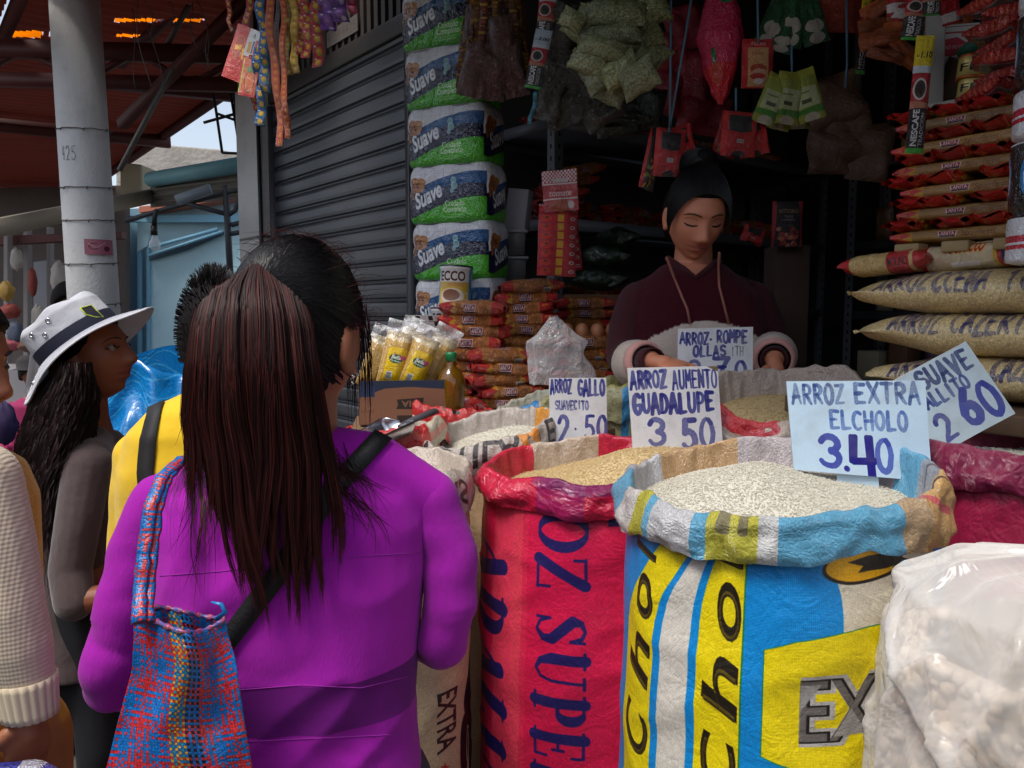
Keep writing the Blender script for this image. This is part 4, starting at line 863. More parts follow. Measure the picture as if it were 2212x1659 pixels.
def flat(w, h, th, seed=0, crinkle=1.0, nx=12, ny=14):
    m = MB()
    for sgn in (-1, 1):
        def fn(u, v):
            e = (1 - abs(2 * u - 1) ** 4) * (1 - abs(2 * v - 1) ** 5)
            return ((u - .5) * w * (1 - .05 * e), sgn * th / 2 * e + .010 * crinkle * nz(u * 2.2 + seed, v * 2.2, 1) * (w / .08) + .003 * crinkle * nz(u * 6 + seed, v * 6, sgn * e), (v - .5) * h * (1 - .02 * e))
        m.grid(fn, nx, ny, flip=sgn > 0)
    return m
def hung(name, label, cat, u, v, Y, mb, mats, ang=0, yaw=0, group=None, solid=0):
    o = mb.build(name, mats, solid=solid); o.location = Q(u, v, Y); o.rotation_euler = (0, R(ang), R(yaw)); return tag(o, label, cat, group)
def glossy(name, im, wr=.5, ws=30, rough=.24, coat=.9): return mat(name, img=im, rough=rough, wrinkle=wr * 1.8, wscale=ws, coat=coat, orand=.3)
# ---------------------------------------------------------------- pasta packs
def pasta_print(kind):
    c = Cv(512, 320, (172, 100, 36))
    rs = random.Random(kind)
    if kind == 1:
        c.a[:] = np.array((156, 112, 46)) / 255
        for k in range(90): y = rs.uniform(0, 320); c.rect(0, y, 512, y + 1.6, (rs.choice([(188, 142, 66), (120, 80, 28), (176, 126, 50)])), .7)
    else:
        for k in range(900): x, y = rs.uniform(60, 450), rs.uniform(0, 320); a = rs.uniform(0, 3.1); c.stroke([(x, y), (x + 14 * math.cos(a), y + 14 * math.sin(a))], 5, rs.choice([(204, 126, 46), (156, 84, 28), (220, 148, 60), (134, 66, 22)]), .8)
    e = 92 if kind == 0 else 50
    for x0, x1 in ((0, e), (512 - e, 512)):
        c.rect(x0, 0, x1, 320, (196, 24, 22))
        for k in range(16): y = rs.uniform(0, 320); xx = rs.uniform(x0, x1 - 20); c.poly([(xx, y), (xx + 26, y - 10), (xx + 30, y + 6)], (214, 120, 30), .8)
    c.rect(e, 0, e + (44 if kind == 0 else 40), 320, (206, 150, 20)); 
    for k in range(7): c.poly([(e, 44 * k), (e + 40, 44 * k + 20), (e, 44 * k + 40)], (200, 40, 24))
    if kind == 0: c.rect(300 - 0, 0, 300, 0, (0, 0, 0))
    for yy in (70, 160, 250):
        if kind == 0:
            c.rect(196, yy - 20, 292, yy + 24, (24, 16, 22)); c.poly([(196, yy - 22), (296, yy - 22), (290, yy + 14), (200, yy + 14)], (222, 190, 190)); c.poly([(200, yy - 18), (291, yy - 18), (286, yy + 10), (204, yy + 10)], (120, 40, 56)); c.text('ANITA', 206, yy + 6, 30, (236, 214, 214), bold=.01, width=76)
            c.text('Tornillo', 316, yy + 8, 26, (130, 66, 20), width=70)
        else:
            c.poly([(190, yy - 20), (266, yy - 20), (260, yy + 16), (196, yy + 16)], (226, 196, 190)); c.poly([(194, yy - 17), (262, yy - 17), (257, yy + 5), (199, yy + 5)], (150, 30, 44)); c.rect(196, yy + 6, 258, yy + 14, (20, 12, 16)); c.text('ANITA', 202, yy + 3, 24, (240, 220, 216), bold=.01, width=52)
            c.text('Spaghetti', 280, yy + 10, 36, (120, 66, 14), bold=.012, shear=.15, width=122); c.rect(0, yy - 34, 512, yy - 30, (236, 220, 170), .4)
    c.rect(112, 280, 170, 312, (220, 214, 206))
    for k in range(12): c.rect(116 + k * 4, 284, 118 + k * 4 + k % 2, 308, (40, 36, 40))
    c.speckle(.04, 2); return c.img('pasta_print_%s' % ('short' if kind == 0 else 'long'))
M_pasta = glossy('pasta_pack', pasta_print(0), .7, 34); M_spag = glossy('spaghetti_pack', pasta_print(1), .25, 30)
packs = [pillow(.205, .115, .052, k, end=.05, crimp=.008, lump=.12).mesh('pasta_pack', [M_pasta]) for k in range(4)]
def put(me, name, loc, rz=0, label=None, cat=None, group=None, tilt=0, rx=0):
    o = bpy.data.objects.new(name, me); COL.objects.link(o); o.location = loc; o.rotation_euler = (rx, tilt, rz); return tag(o, label, cat, group)
rr = random.Random(2)
for nm, u, Y, n, yaw, z0 in (('pile beside the cans', 1022, 2.5, 9, -3, 1.142), ('tall pile in the middle', 1142, 2.66, 11, -4, 1.142), ('low pile in front', 1085, 2.43, 5, 14, 1.142), ('pile behind the clear bag', 1270, 2.6, 6, 3, 1.142), ('pile behind the egg tray', 1262, 2.86, 9, 2, 1.16)):
    for k in range(n):
        p = Q(u, 673, Y); put(packs[rr.randrange(4)], 'pasta_pack', (p.x + rr.uniform(-.012, .012), Y + rr.uniform(-.015, .015), z0 + .0365 * k), R(yaw + rr.uniform(-14, 14)) + (math.pi if rr.random() < .25 else 0), 'red and gold pasta pack, %s of the %s' % (ORD[n - 1 - k], nm), 'pasta pack', 'short pasta packs in piles', tilt=R(rr.uniform(-4, 4)))
# spaghetti stack on the right: lengthwise and crosswise layers
spag = [pillow(.285, .034, .030, 10 + k, end=.03, lump=.05).mesh('spaghetti_pack', [M_spag]) for k in range(3)]
cross = [pillow(.285, .080, .031, 20 + k, end=.05, crimp=.006, lump=.09).mesh('spaghetti_pack', [M_spag]) for k in range(3)]
z = 1.605; li = 0
rows = []
while z < 1.885:
    for j in range(4):
        rows.append(('long', W(1.99 + rr.uniform(-.015, .015), .17 + .04 * j, z), FANG + R(rr.uniform(-1.5, 1.5)), j))
    z += .0265
    for j in range(4):
        rows.append(('cross', W(1.885 + .082 * j + rr.uniform(-.008, .008), .27, z), FANG + R(90 + rr.uniform(-9, 9)), j))
    z += .0225
nl = len([r for r in rows if r[0] == 'long' and r[3] == 0]); kl = kc = 0
for kind, loc, a, j in rows:
    lay = int(round((loc.z - 1.605) / .049)); d = nl - 1 - min(nl - 1, lay)
    if kind == 'long': lb = 'long golden spaghetti pack, %s lengthwise layer, %s' % (ORD[d], ('front one', 'second from front', 'third from front', 'rear one')[j])
    else: lb = 'spaghetti pack with red end outward, %s crosswise layer, %s' % (ORD[d], LRO[j])
    put((spag if kind == 'long' else cross)[rr.randrange(3)], 'spaghetti_pack', loc, a, lb, 'spaghetti pack', 'spaghetti packs stacked crosswise')
# ---------------------------------------------------------------- big clear rice bags
def rice_print(t):
    c = Cv(1024, 512, (222, 198, 144)); c.speckle(.07, 2, 5); c.speckle(.05, 6, 3)
    for t_, x in t: c.hand(t_, x[0], 250, 74, 11, (34, 36, 96), width=x[1], dry=.75, al=.85)
    return c.img('rice_bag_print')
bags = (('topmost clear rice bag marked ARROZ CCEÑA in blue pen', [('ARROZ', (90, 190)), ('CCEÑA', (300, 170)), ('1650', (520, 200))], 1.44, 0), ('middle clear rice bag marked ARROZ CAZERITA in blue pen', [('ARROZ', (120, 170)), ('CAZERITA', (330, 300)), ('1', (680, 40))], 1.35, .02), ('lowest clear rice bag under the tilted price board', [('ARROZ', (80, 190)), ('CAZERITA', (420, 240)), ('10', (690, 90))], 1.258, .05))
for k, (lb, t, z, ds) in enumerate(bags):
    m = pillow(.62, .30, .102, 40 + k, end=.15, crimp=.006, lump=.03, nl=70, nr=48, sq=.85)
    o = m.build('rice_bag', mat('rice_bag_%s' % ('top', 'middle', 'low')[k], img=rice_print(t), rough=.3, coat=.6, wrinkle=.25, wscale=24, bump=(260, .0014))); o.location = W(2.11 + ds, .20, z); o.rotation_euler = (0, 0, FANG); tag(o, lb, 'rice bag', 'big clear rice bags')
# noodle bag and label bag lying on the rice bags
c = Cv(512, 256, (208, 176, 110))
for k in range(500): x, y = random.uniform(60, 500), random.uniform(0, 256); c.ell(x, y, 6, 3, random.choice([(222, 196, 130), (186, 148, 84)]), .8, random.uniform(0, 3))
c.rect(0, 0, 70, 256, (196, 28, 30)); c.rect(290, 0, 420, 256, (190, 30, 34)); c.text('MOLINO', 300, 140, 30, (40, 20, 24), bold=.02, width=110); c.rect(440, 0, 512, 256, (190, 30, 34))
o = pillow(.20, .10, .05, 61).build('noodle_bag', glossy('noodle_bag', c.img('noodle_print'))); o.location = W(1.86, .12, 1.535); o.rotation_euler = (0, R(-4), FANG); tag(o, 'small yellow noodle bag with red ends on the top rice bag', 'noodle bag')
c = Cv(512, 256, (206, 186, 150)); c.rect(0, 0, 90, 256, (190, 30, 40)); c.text('Selecto', 190, 120, 64, (196, 60, 20), bold=.02, shear=.3, width=150, outline=(230, 190, 80)); c.rect(200, 140, 320, 158, (230, 220, 210)); c.ell(430, 110, 56, 90, (200, 160, 30)); c.ell(436, 110, 46, 80, (176, 30, 36)); c.ell(444, 110, 36, 66, (30, 40, 90))
o = pillow(.24, .12, .06, 62).build('label_bag', glossy('label_bag', c.img('label_print'))); o.location = W(2.02, .17, 1.538); o.rotation_euler = (0, R(-3), FANG); tag(o, 'cream bag lettered Selecto lying under the spaghetti stack', 'bag')
for k, s in enumerate((1.90, 2.0, 2.1)):
    o = MB().box((0, 0, 0), (.055, .05, .024)).build('tan_block_pack', mat('pale_block', S(176, 150, 104), .7, var=(9, .3)) if k == 0 else bpy.data.materials['pale_block'], bevel=.004); o.location = W(s, .13, 1.589); o.rotation_euler = (0, 0, FANG + .1 * k); tag(o, 'pale tan block under the spaghetti stack, %s of three' % ('leftmost', 'middle', 'rightmost')[k], 'block', 'tan blocks under the spaghetti')  # pale tan noodle packs shaped as plain blocks
# ---------------------------------------------------------------- column of wrapped paper rolls at the right edge
c = Cv(1000, 512, (24, 24, 28)); c.rect(0, 0, 1000, 20, (230, 230, 232)); c.rect(0, 320, 1000, 512, (228, 228, 232)); c.rect(0, 392, 1000, 420, (196, 26, 50)); c.rect(0, 430, 1000, 448, (196, 26, 50))
for x in (360, 600, 840, 120): c.ell(x, 150, 92, 120, (18, 130, 196)); c.ell(x, 150, 78, 102, (232, 234, 236)); c.text('40', x - 62, 180, 110, (20, 20, 24), bold=.03, shear=.2, width=118); c.text('metros', x - 58, 226, 42, (20, 20, 24), shear=.2, width=110)
c.speckle(.02, 3); M_roll = glossy('roll_wrap', c.img('roll_print'), .6, 18)
pc = Vector((1.003, 1.47, 1.536))
for k in range(4):
    zz = pc.z + .228 * k
    def fn(u, v):
        a = 2 * math.pi * (u - .5) - math.pi / 2; kk = 1 - .12 * math.exp(-((v - .42) / .035) ** 2) - .3 * (max(0, abs(v - .5) - .47) / .03) ** 2 + .012 * nz(math.cos(a) * 3, math.sin(a) * 3, v * 7 + k)
        return (pc.x + .080 * kk * math.cos(a), pc.y + .080 * kk * math.sin(a), zz + .226 * v)
    t = MB().grid(fn, 48, 40).build('paper_roll_pack', M_roll); tag(t, 'black and white wrapped paper roll pack at right edge, %s' % ('lowest', 'second from bottom', 'third from bottom', 'topmost')[k], 'paper roll', 'paper roll packs at the right edge')
# ---------------------------------------------------------------- white post, shelf and packs at upper right
o = MB().box((0, 0, 0), (.044, .03, .62)).build('shelf_post', mat('flaking_white', S(170, 166, 160), .8, var=(14, .35), dirt=.5), bevel=.003); o.location = Q(2013, 250, 1.97); o.rotation_euler = (0, R(-1), FANG * .35); tag(o, 'flaking white upright post behind the coffee sachet strip', 'post')
o = MB().box((0, 0, 0), (.34, .2, .012)).build('shelf_board', mat('white_board', S(176, 170, 160), .7, var=(6, .3)), bevel=.002); o.location = W(2.02, .30, 1.915); o.rotation_euler = (0, 0, FANG); tag(o, 'narrow white shelf board above the spaghetti stack', 'shelf')
c = Cv(300, 240, (180, 24, 30)); c.poly([(0, 0), (300, 0), (300, 60)], (210, 60, 30)); c.rect(40, 150, 260, 200, (150, 140, 136))
for k in range(40): c.rect(50 + k * 5, 156, 52 + k * 5 + k % 2, 194, (50, 40, 40))
for k in range(8): c.poly([(20 + 34 * k, 140), (40 + 34 * k, 70), (34 + 34 * k, 140)], (206, 110, 30), .8)
M_rp = glossy('red_crimped_pack', c.img('red_pack_print'), .9, 26)
for k, (u, v) in enumerate(((2125, 196), (2160, 168), (2140, 130), (2165, 96), (2135, 66), (2160, 34), (2130, 6))):
    o = pillow(.105, .09, .04, 70 + k).build('snack_pack', M_rp); o.location = Q(u + 22, v, 1.72) - Vector((0, 0, .02)); o.rotation_euler = (0, R(-10 + 6 * (k % 3)), FANG + R(20 * ((k % 3) - 1))); tag(o, 'red crimped snack pack beside the roll column, %s' % ORD[6 - k], 'snack pack', 'red snack packs piled at upper right')
c = Cv(200, 160, (214, 190, 110)); c.text('FLOR', 60, 110, 70, (30, 26, 20), bold=.02, width=110); c.rect(0, 0, 200, 18, (190, 90, 30)); c.rect(0, 140, 200, 160, (190, 100, 40)); M_tin = mat('gold_tin', img=c.img('tin_print'), rough=.3, metal=.3)
for k, v in enumerate((196, 152)):
    p = Q(2100, v, 1.9); o = MB().lathe([(.001, 0), (.034, 0), (.036, .003), (.034, .006), (.034, .05), (.036, .053), (.033, .056), (.001, .055)], 28).build('milk_tin', M_tin); o.location = p - Vector((0, 0, .025)); o.rotation_euler = (0, R(6), R(-10)); tag(o, ('lower', 'upper')[k] + ' gold tin lettered FLOR beside the red packs', 'tin', 'gold tins')
c = Cv(220, 200, (190, 186, 180)); c.rect(8, 8, 212, 12, (150, 60, 70)); c.rect(8, 188, 212, 192, (150, 60, 70)); c.rect(208, 8, 212, 192, (150, 60, 70)); c.rect(20, 34, 150, 42, (170, 30, 50)); c.poly([(10, 70), (100, 60), (160, 90), (140, 130), (90, 150), (10, 150)], (176, 24, 50)); c.text('KINO MOTO', 14, 116, 26, (206, 190, 190), width=128); c.ell(170, 156, 22, 24, (60, 66, 56))
hung('card_sign', 'cream card with red emblem reading KINO MOTO behind the white post', 'card', 2070, 98, 1.99, flat(.085, .10, .003, 3, .1), mat('moto_card', img=c.img('moto_print'), rough=.6), 2, -20)
hung('funnel', 'dark green plastic funnel above the gold tins', 'funnel', 2112, 96, 1.92, MB().lathe([(.001, -.03), (.035, -.03), (.012, .03), (.001, .032)], 20), mat('green_plastic', S(20, 96, 70), .5), 25)
hung('clear_bag', 'clear plastic bag of brown dried food behind the post', 'bag', 2062, 185, 1.98, flat(.08, .12, .05, 5, 1), mat('brown_food', S(96, 70, 50), .35, var=(40, .6), coat=.6, wrinkle=.8, wscale=40), 20)
# ---------------------------------------------------------------- toilet paper packs
def tp_print():
    W_, H_ = 1600, 300; c = Cv(W_, H_, (226, 224, 228))
    for off, wd in ((548, 520), (1068, 520), (28, 520)):
        X = lambda t: off + t * wd
        for k in range(4): c.rect(X(k / 4 * .95), 0, X(k / 4 * .95) + 5, 90, (190, 186, 192), .6)
        c.rect(X(0), 44, X(1), 48, (196, 192, 198), .5)
        arc_t = [(X(t), 150 - 105 * math.sin(max(0, (t - .02)) * 1.75) ** .8 if t > .02 else 150) for t in np.linspace(0, 1, 24)]
        c.poly([(X(0), 120)] + [(x, y + 6) for x, y in arc_t] + [(X(1), 300), (X(0), 300)], (20, 24, 58))
        c.poly([(x, y - 2) for x, y in arc_t[3:]] + [(x, y + 34 + 30 * (i / 20)) for i, (x, y) in list(enumerate(arc_t[3:]))[::-1]], (24, 84, 140))
        c.poly([(X(0), 300), (X(0), 262)] + [(X(t), 268 - 96 * math.sin(max(0, t - .08) * 1.9) ** 1.1 if t > .08 else 268) for t in np.linspace(.05, 1, 20)] + [(X(1), 300)], (72, 176, 24))
        c.poly([(X(0), 300), (X(0), 284), (X(1), 270), (X(1), 300)], (58, 150, 18), .8)
        c.text('Suave', X(.13), 226, 120, (16, 20, 50), ang=-.36, bold=.07, shear=.25, width=wd * .36); c.text('Suave', X(.13), 226, 120, (214, 216, 222), ang=-.36, bold=.035, shear=.25, width=wd * .36); c.text('Suave', X(.13), 226, 120, (236, 238, 242), ang=-.36, bold=.01, shear=.25, width=wd * .36)
        c.text('Cuidado', X(.50), 216, 40, (214, 238, 196), bold=.015, width=wd * .24); c.text('Completo', X(.48), 246, 40, (214, 238, 196), bold=.015, width=wd * .28)
        for q in range(2): c.rect(X(.52), 258 + q * 12, X(.72), 263 + q * 12, (150, 214, 110), .7)
        for q, (dx, dy, rr_) in enumerate(((.60, 84, 17), (.61, 112, 20), (.585, 136, 13))): c.ell(X(dx), dy, rr_, rr_, (180, 214, 232), .8); c.ell(X(dx), dy, rr_ - 5, rr_ - 5, (120, 180, 170), .8)
        # tan puppy
        for dx, dy, rx, ry, col in ((.10, 86, 34, 30, (176, 112, 58)), (.15, 108, 46, 30, (168, 104, 52)), (.055, 130, 16, 46, (150, 88, 42)), (.19, 84, 34, 20, (186, 124, 66)), (.07, 100, 14, 26, (140, 80, 38)), (.13, 94, 5, 5, (40, 24, 20)), (.16, 92, 5, 5, (40, 24, 20)), (.145, 108, 8, 6, (50, 30, 26))): c.ell(X(dx), dy, rx, ry, col)
    c.speckle(.02, 3); return c.img('paper_pack_print')
M_tp = mat('paper_pack', img=tp_print(), rough=.25, wrinkle=1.3, wscale=16, coat=.9)
_pts = []
for i in range(721):
    a_ = 2 * math.pi * (i / 720 - .5) - math.pi / 2; ca_, sa_ = math.cos(a_), math.sin(a_); _pts.append((.158 * math.copysign(abs(ca_) ** .42, ca_), .105 * math.copysign(abs(sa_) ** .42, sa_)))
_cum = [0]
for p_, q_ in zip(_pts, _pts[1:]): _cum.append(_cum[-1] + math.hypot(q_[0] - p_[0], q_[1] - p_[1]))
def perim(u): t = u * _cum[-1]; return np.interp(t, _cum, [p[0] for p in _pts]), np.interp(t, _cum, [p[1] for p in _pts])
def tp_fn(seed):
    def fn(u, v):
        x, y = perim(u)
        k = 1 - .10 * (abs(2 * v - 1) ** 8) - .02 * math.exp(-((v - .62) / .05) ** 2) + .02 * nz(x * 12 + seed, y * 12, v * 3)
        sc = 1 - .05 * (1 - abs(math.cos(x / .158 * math.pi * 1.5))) ** 2 * (1 if v > .55 else .3)
        return (x * k, y * k * sc, .196 * v + (.008 * math.cos(x * 40) if v > .97 else 0))
    return fn
# parametrised by angle: stretch the print so that the front third carries one motif
tpm = []
for k in range(3):
    m = MB(); m.grid(tp_fn(k * 3.1), 96, 30); n_ = len(m.v); m.v += [(0, 0, 0), (0, 0, .194)]
    for i in range(96): m.face((i + 1, i, n_), [(0, .9)] * 3); m.face((30 * 97 + i, 30 * 97 + i + 1, n_ + 1), [(.3, .98)] * 3)
    tpm.append(m.mesh('toilet_paper_pack', [M_tp]))
for k in range(8):
    z = 1.17 + .194 * k; p = Q(lerp(1004, 975, k / 7), 673, 2.82)
    put(tpm[k % 3], 'toilet_paper_pack', (p.x, p.y, z), R(-24 + rr.uniform(-4, 4)), 'wrapped toilet paper pack lettered Suave, %s of the tower' % ORD[7 - k], 'toilet paper', 'toilet paper packs stacked in a tower')
o = MB().box(Q(1004, 673, 2.82) * 1 - Vector((0, 0, .88)), (.26, .2, 1.17)).build('carton_plinth', mat('plinth_card', S(120, 92, 66), .8, var=(5, .3)), bevel=.004); tag(o, 'brown carton under the tower of toilet paper', 'carton')
o.location.z += .012
# ---------------------------------------------------------------- tins, striped packet, carton of spaghetti, oil
c = Cv(640, 300, (196, 170, 96)); c.rect(0, 0, 640, 120, (220, 218, 216)); c.rect(380, 0, 640, 300, (60, 160, 200)); c.rect(0, 0, 150, 300, (60, 160, 200)); c.poly([(150, 180), (380, 120), (380, 300), (150, 300)], (214, 176, 70))
c.rect(0, 0, 640, 14, (30, 30, 50)); c.text('ECCO', 170, 110, 92, (70, 40, 40), bold=.03, width=170); c.text('NATURAL', 230, 150, 30, (200, 90, 80), width=110); c.ell(260, 220, 80, 56, (226, 206, 190)); c.ell(252, 212, 58, 40, (130, 84, 60)); c.stroke(arc(350, 220, 22, 26, -90, 90), 12, (226, 206, 190)); c.rect(0, 290, 640, 300, (180, 150, 50))
c.speckle(.02, 3); M_ec = mat('coffee_tin', img=c.img('coffee_tin_print'), rough=.35, coat=.3)
tin = MB().lathe([(.001, 0), (.053, 0), (.055, .004), (.053, .008), (.053, .122), (.056, .125), (.056, .136), (.053, .138), (.001, .138)], 40)
for k, (u, v, Y, tl, lb) in enumerate(((982, 665, 2.62, 3, 'upper coffee substitute tin lettered ECCO against the paper tower'), (966, 752, 2.66, 0, 'lower blue and yellow tin under the ECCO tin'))):
    o = tin.build('coffee_tin', M_ec); p = Q(u, v, Y); o.location = p; o.rotation_euler = (0, R(tl), R(26)); tag(o, lb, 'tin', 'coffee substitute tins')
o = MB().box((0, 0, 0), (.2, .12, .16)).build('packing_carton', bpy.data.materials['plinth_card'], bevel=.004); o.location = (Q(955, 673, 2.66).x, 2.66, 1.229); tag(o, 'plain brown carton hidden under the ECCO tins', 'carton')
c = Cv(200, 160, (214, 210, 206))
for j in range(5):
    for i in range(4): c.poly([(50 * i + 4, 32 * j + 4), (50 * i + 40, 32 * j + 4), (50 * i + 48, 32 * j + 28), (50 * i + 12, 32 * j + 28)], (30, 30, 36) if (i + j) % 2 == 0 else (200, 196, 196))
    c.rect(0, 32 * j, 200, 32 * j + 3, (80, 70, 60))
o = MB().box((0, 0, 0), (.085, .09, .092)).build('matchbox_brick', mat('match_print', img=c.img('match_print'), rough=.6), smooth=False, bevel=.002); o.location = Q(912, 712, 2.55); o.rotation_euler = (0, 0, R(28)); tag(o, 'black and white striped matchbox brick beside the tins', 'matchbox pack')
o = MB().box((0, 0, 0), (.1, .1, .23)).build('tea_carton', bpy.data.materials['plinth_card'], bevel=.003); o.location = Q(912, 712, 2.55) - Vector((0, 0, .163)); tag(o, 'small brown carton under the striped matchbox brick', 'carton')
o = MB().box((0, 0, 0), (.34, .26, 1.135)).build('packing_carton', bpy.data.materials['plinth_card'], bevel=.004); o.location = (Q(890, 673, 2.27).x, 2.27, .5675); o.rotation_euler = (0, 0, R(8)); tag(o, 'tall brown carton carrying the spaghetti carton', 'carton')
M_card = mat('carton_board', S(116, 76, 54), .8, var=(6, .3))
c = Cv(512, 300, (122, 80, 58)); c.rect(0, 0, 512, 40, (24, 34, 60)); c.poly([(60, 90), (150, 54), (300, 44), (512, 62), (512, 30), (60, 30)], (24, 34, 60)); c.rect(0, 36, 90, 110, (26, 44, 78)); c.poly([(220, 130), (380, 120), (372, 180), (380, 200), (214, 196), (226, 170)], (34, 22, 20)); c.text('DIA', 350, 140, 60, (124, 84, 62), ang=math.pi, bold=.02, width=100); c.text('NOPPE', 10, 220, 30, (90, 56, 40), width=76); c.rect(220, 240, 380, 290, (44, 28, 24)); c.speckle(.03, 3)
M_cp = mat('carton_print', img=c.img('carton_print'), rough=.75)
cb = thing('spaghetti_carton', 'open brown carton holding clear bags of spaghetti', 'carton', Q(865, 905, 2.2))
bc = Q(868, 673, 2.25); bw, bd, z0, z1 = .235, .2, 1.142, 1.262
def bxp(x, y, z): return Vector((bc.x, bc.y, 0)) + Matrix.Rotation(R(8), 3, 'Z') @ Vector((x, y, z))
m = MB(); m.quad([bxp(-bw / 2, -bd / 2, z0), bxp(bw / 2, -bd / 2, z0), bxp(bw / 2, -bd / 2, z1), bxp(-bw / 2, -bd / 2, z1)], 0)
for a, b in (((-1, -1), (-1, 1)), ((-1, 1), (1, 1)), ((1, 1), (1, -1))): m.quad([bxp(a[0] * bw / 2, a[1] * bd / 2, z0), bxp(b[0] * bw / 2, b[1] * bd / 2, z0), bxp(b[0] * bw / 2, b[1] * bd / 2, z1), bxp(a[0] * bw / 2, a[1] * bd / 2, z1)], 1)
m.quad([bxp(-bw / 2, -bd / 2, z0), bxp(bw / 2, -bd / 2, z0), bxp(bw / 2, bd / 2, z0), bxp(-bw / 2, bd / 2, z0)], 1)
m.build('carton_body', [M_cp, M_card], cb, smooth=False, solid=.004)
c = Cv(200, 400, (186, 148, 74))
for k in range(40): x = 5 * k; c.rect(x, 0, x + 2, 400, random.choice([(206, 172, 100), (150, 112, 50), (196, 158, 84)]))
c.rect(0, 0, 200, 60, (206, 196, 178), .7); c.speckle(.03, 2); im_n = c.img('bare_spaghetti')
c.rect(40, 130, 200, 400, (222, 184, 10)); c.ell(120, 130, 80, 26, (222, 184, 10)); c.ell(112, 190, 56, 34, (20, 70, 34)); c.text('Bella', 74, 192, 40, (236, 232, 220), bold=.02, shear=.2, width=76); c.text('Marquesa', 66, 214, 26, (236, 232, 220), shear=.2, width=92); c.ell(166, 176, 20, 18, (206, 70, 130)); c.rect(60, 290, 110, 350, (216, 212, 206))
for k in range(10): c.rect(63 + 4 * k, 294, 65 + 4 * k, 346, (60, 60, 60))
c.text('Fideos', 90, 158, 20, (150, 60, 20), width=60)
im_l = c.img('labelled_spaghetti'); M_sb = glossy('clear_spaghetti', im_n, .3, 20); M_sl = glossy('labelled_spaghetti', im_l, .3, 20); M_film = film('clear_film', (.92, .92, .94), .2)
for k, (u, v, Y, an, mm, lb) in enumerate(((812, 782, 2.30, 20, M_sb, 'unlabelled spaghetti bag at the left end of the carton'), (852, 776, 2.21, 14, M_sl, 'spaghetti bag with yellow Bella label, left one'), (902, 784, 2.21, 24, M_sl, 'spaghetti bag with yellow Bella label, right one'), (938, 780, 2.27, 28, M_sb, 'unlabelled spaghetti bag leaning at the right end of the carton'), (880, 765, 2.32, 18, M_sb, 'spaghetti bag standing behind the two labelled ones'))):
    t = thing('spaghetti_bag', lb, 'spaghetti bag', Q(u, v, Y), 'clear spaghetti bags in the carton'); t.rotation_euler = (0, R(an), R(6))
    o = flat(.072, .155, .045, k, .15, 14, 8).build('pasta_bundle', mm); o.parent = t
    f_ = flat(.080, .045, .02, k + 9, 2.2, 12, 10); f_.move(Matrix.Translation((0, 0, .088))); f_ = f_.build('film_top', M_film); f_.parent = t
ob = thing('oil_bottle', 'cooking oil bottle with green cap in front of the pasta', 'bottle', Q(975, 880, 2.2))
p = Q(975, 872, 2.2); p.z = 1.142
MB().lathe([(.001, 0), (.036, 0), (.038, .006), (.037, .05), (.039, .10), (.039, .118), (.030, .14), (.014, .155), (.0125, .172)], 32, p).build('bottle_body', mat('oil', S(170, 120, 30), .05, trans=.75, coat=.3), ob)
MB().lathe([(.001, .195), (.015, .195), (.0155, .188), (.0155, .172), (.012, .170)][::-1], 20, p).build('cap', mat('green_cap', S(10, 110, 60), .4), ob)
# clear bag standing by the pasta
def cb_fn(u, v):
    a = 2 * math.pi * u; ca, sa = math.cos(a), math.sin(a); w = interp(v, [(0, 1), (.45, .9), (.62, .95), (.72, .6), (.86, .32), (1, .12)]); k = 1 + .3 * nz(ca * 2, sa * 2, v * 3)
    p = Q(1216 - 30 * v + (10 * v), lerp(830, 684, v), 2.12); return p + Vector((.085 * w * k * ca, .05 * w * k * sa, .01 * nz(ca * 3, v * 4, sa)))
o = MB().grid(cb_fn, 40, 30).build('plastic_bag', film('grey_film', (.80, .78, .80), .22, .12, 1.6, 12)); tag(o, 'crumpled translucent plastic bag standing by the pasta packs', 'plastic bag')
# eggs
M_egg = mat('egg_shell', S(186, 122, 84), .5, var=(60, .12)); tr = MB()
tc = Q(1272, 735, 2.62); tr.box(tc - Vector((0, 0, .012)), (.2, .15, .012))
for i in range(4):
    for j in range(3): tr.tube([(tc.x - .075 + .05 * i, tc.y - .05 + .05 * j, tc.z - .01), (tc.x - .075 + .05 * i, tc.y - .05 + .05 * j, tc.z + .012)], [.012, .023], 10)
tag(tr.build('egg_tray', mat('green_tray', S(10, 104, 84), .6)), 'green egg tray on the pasta pile left of the shopkeeper', 'egg tray')
for j in range(2):
    for i in range(4):
        o = MB().ball((0, 0, 0), (.0205, .0205, .027)).build('egg', M_egg); o.location = (tc.x - .075 + .05 * i, tc.y - .05 + .05 * j, tc.z + .03); tag(o, 'brown egg in the %s row of the green tray, %s' % (('front', 'second')[j], LRO[i]), 'egg', 'brown eggs in the green tray')
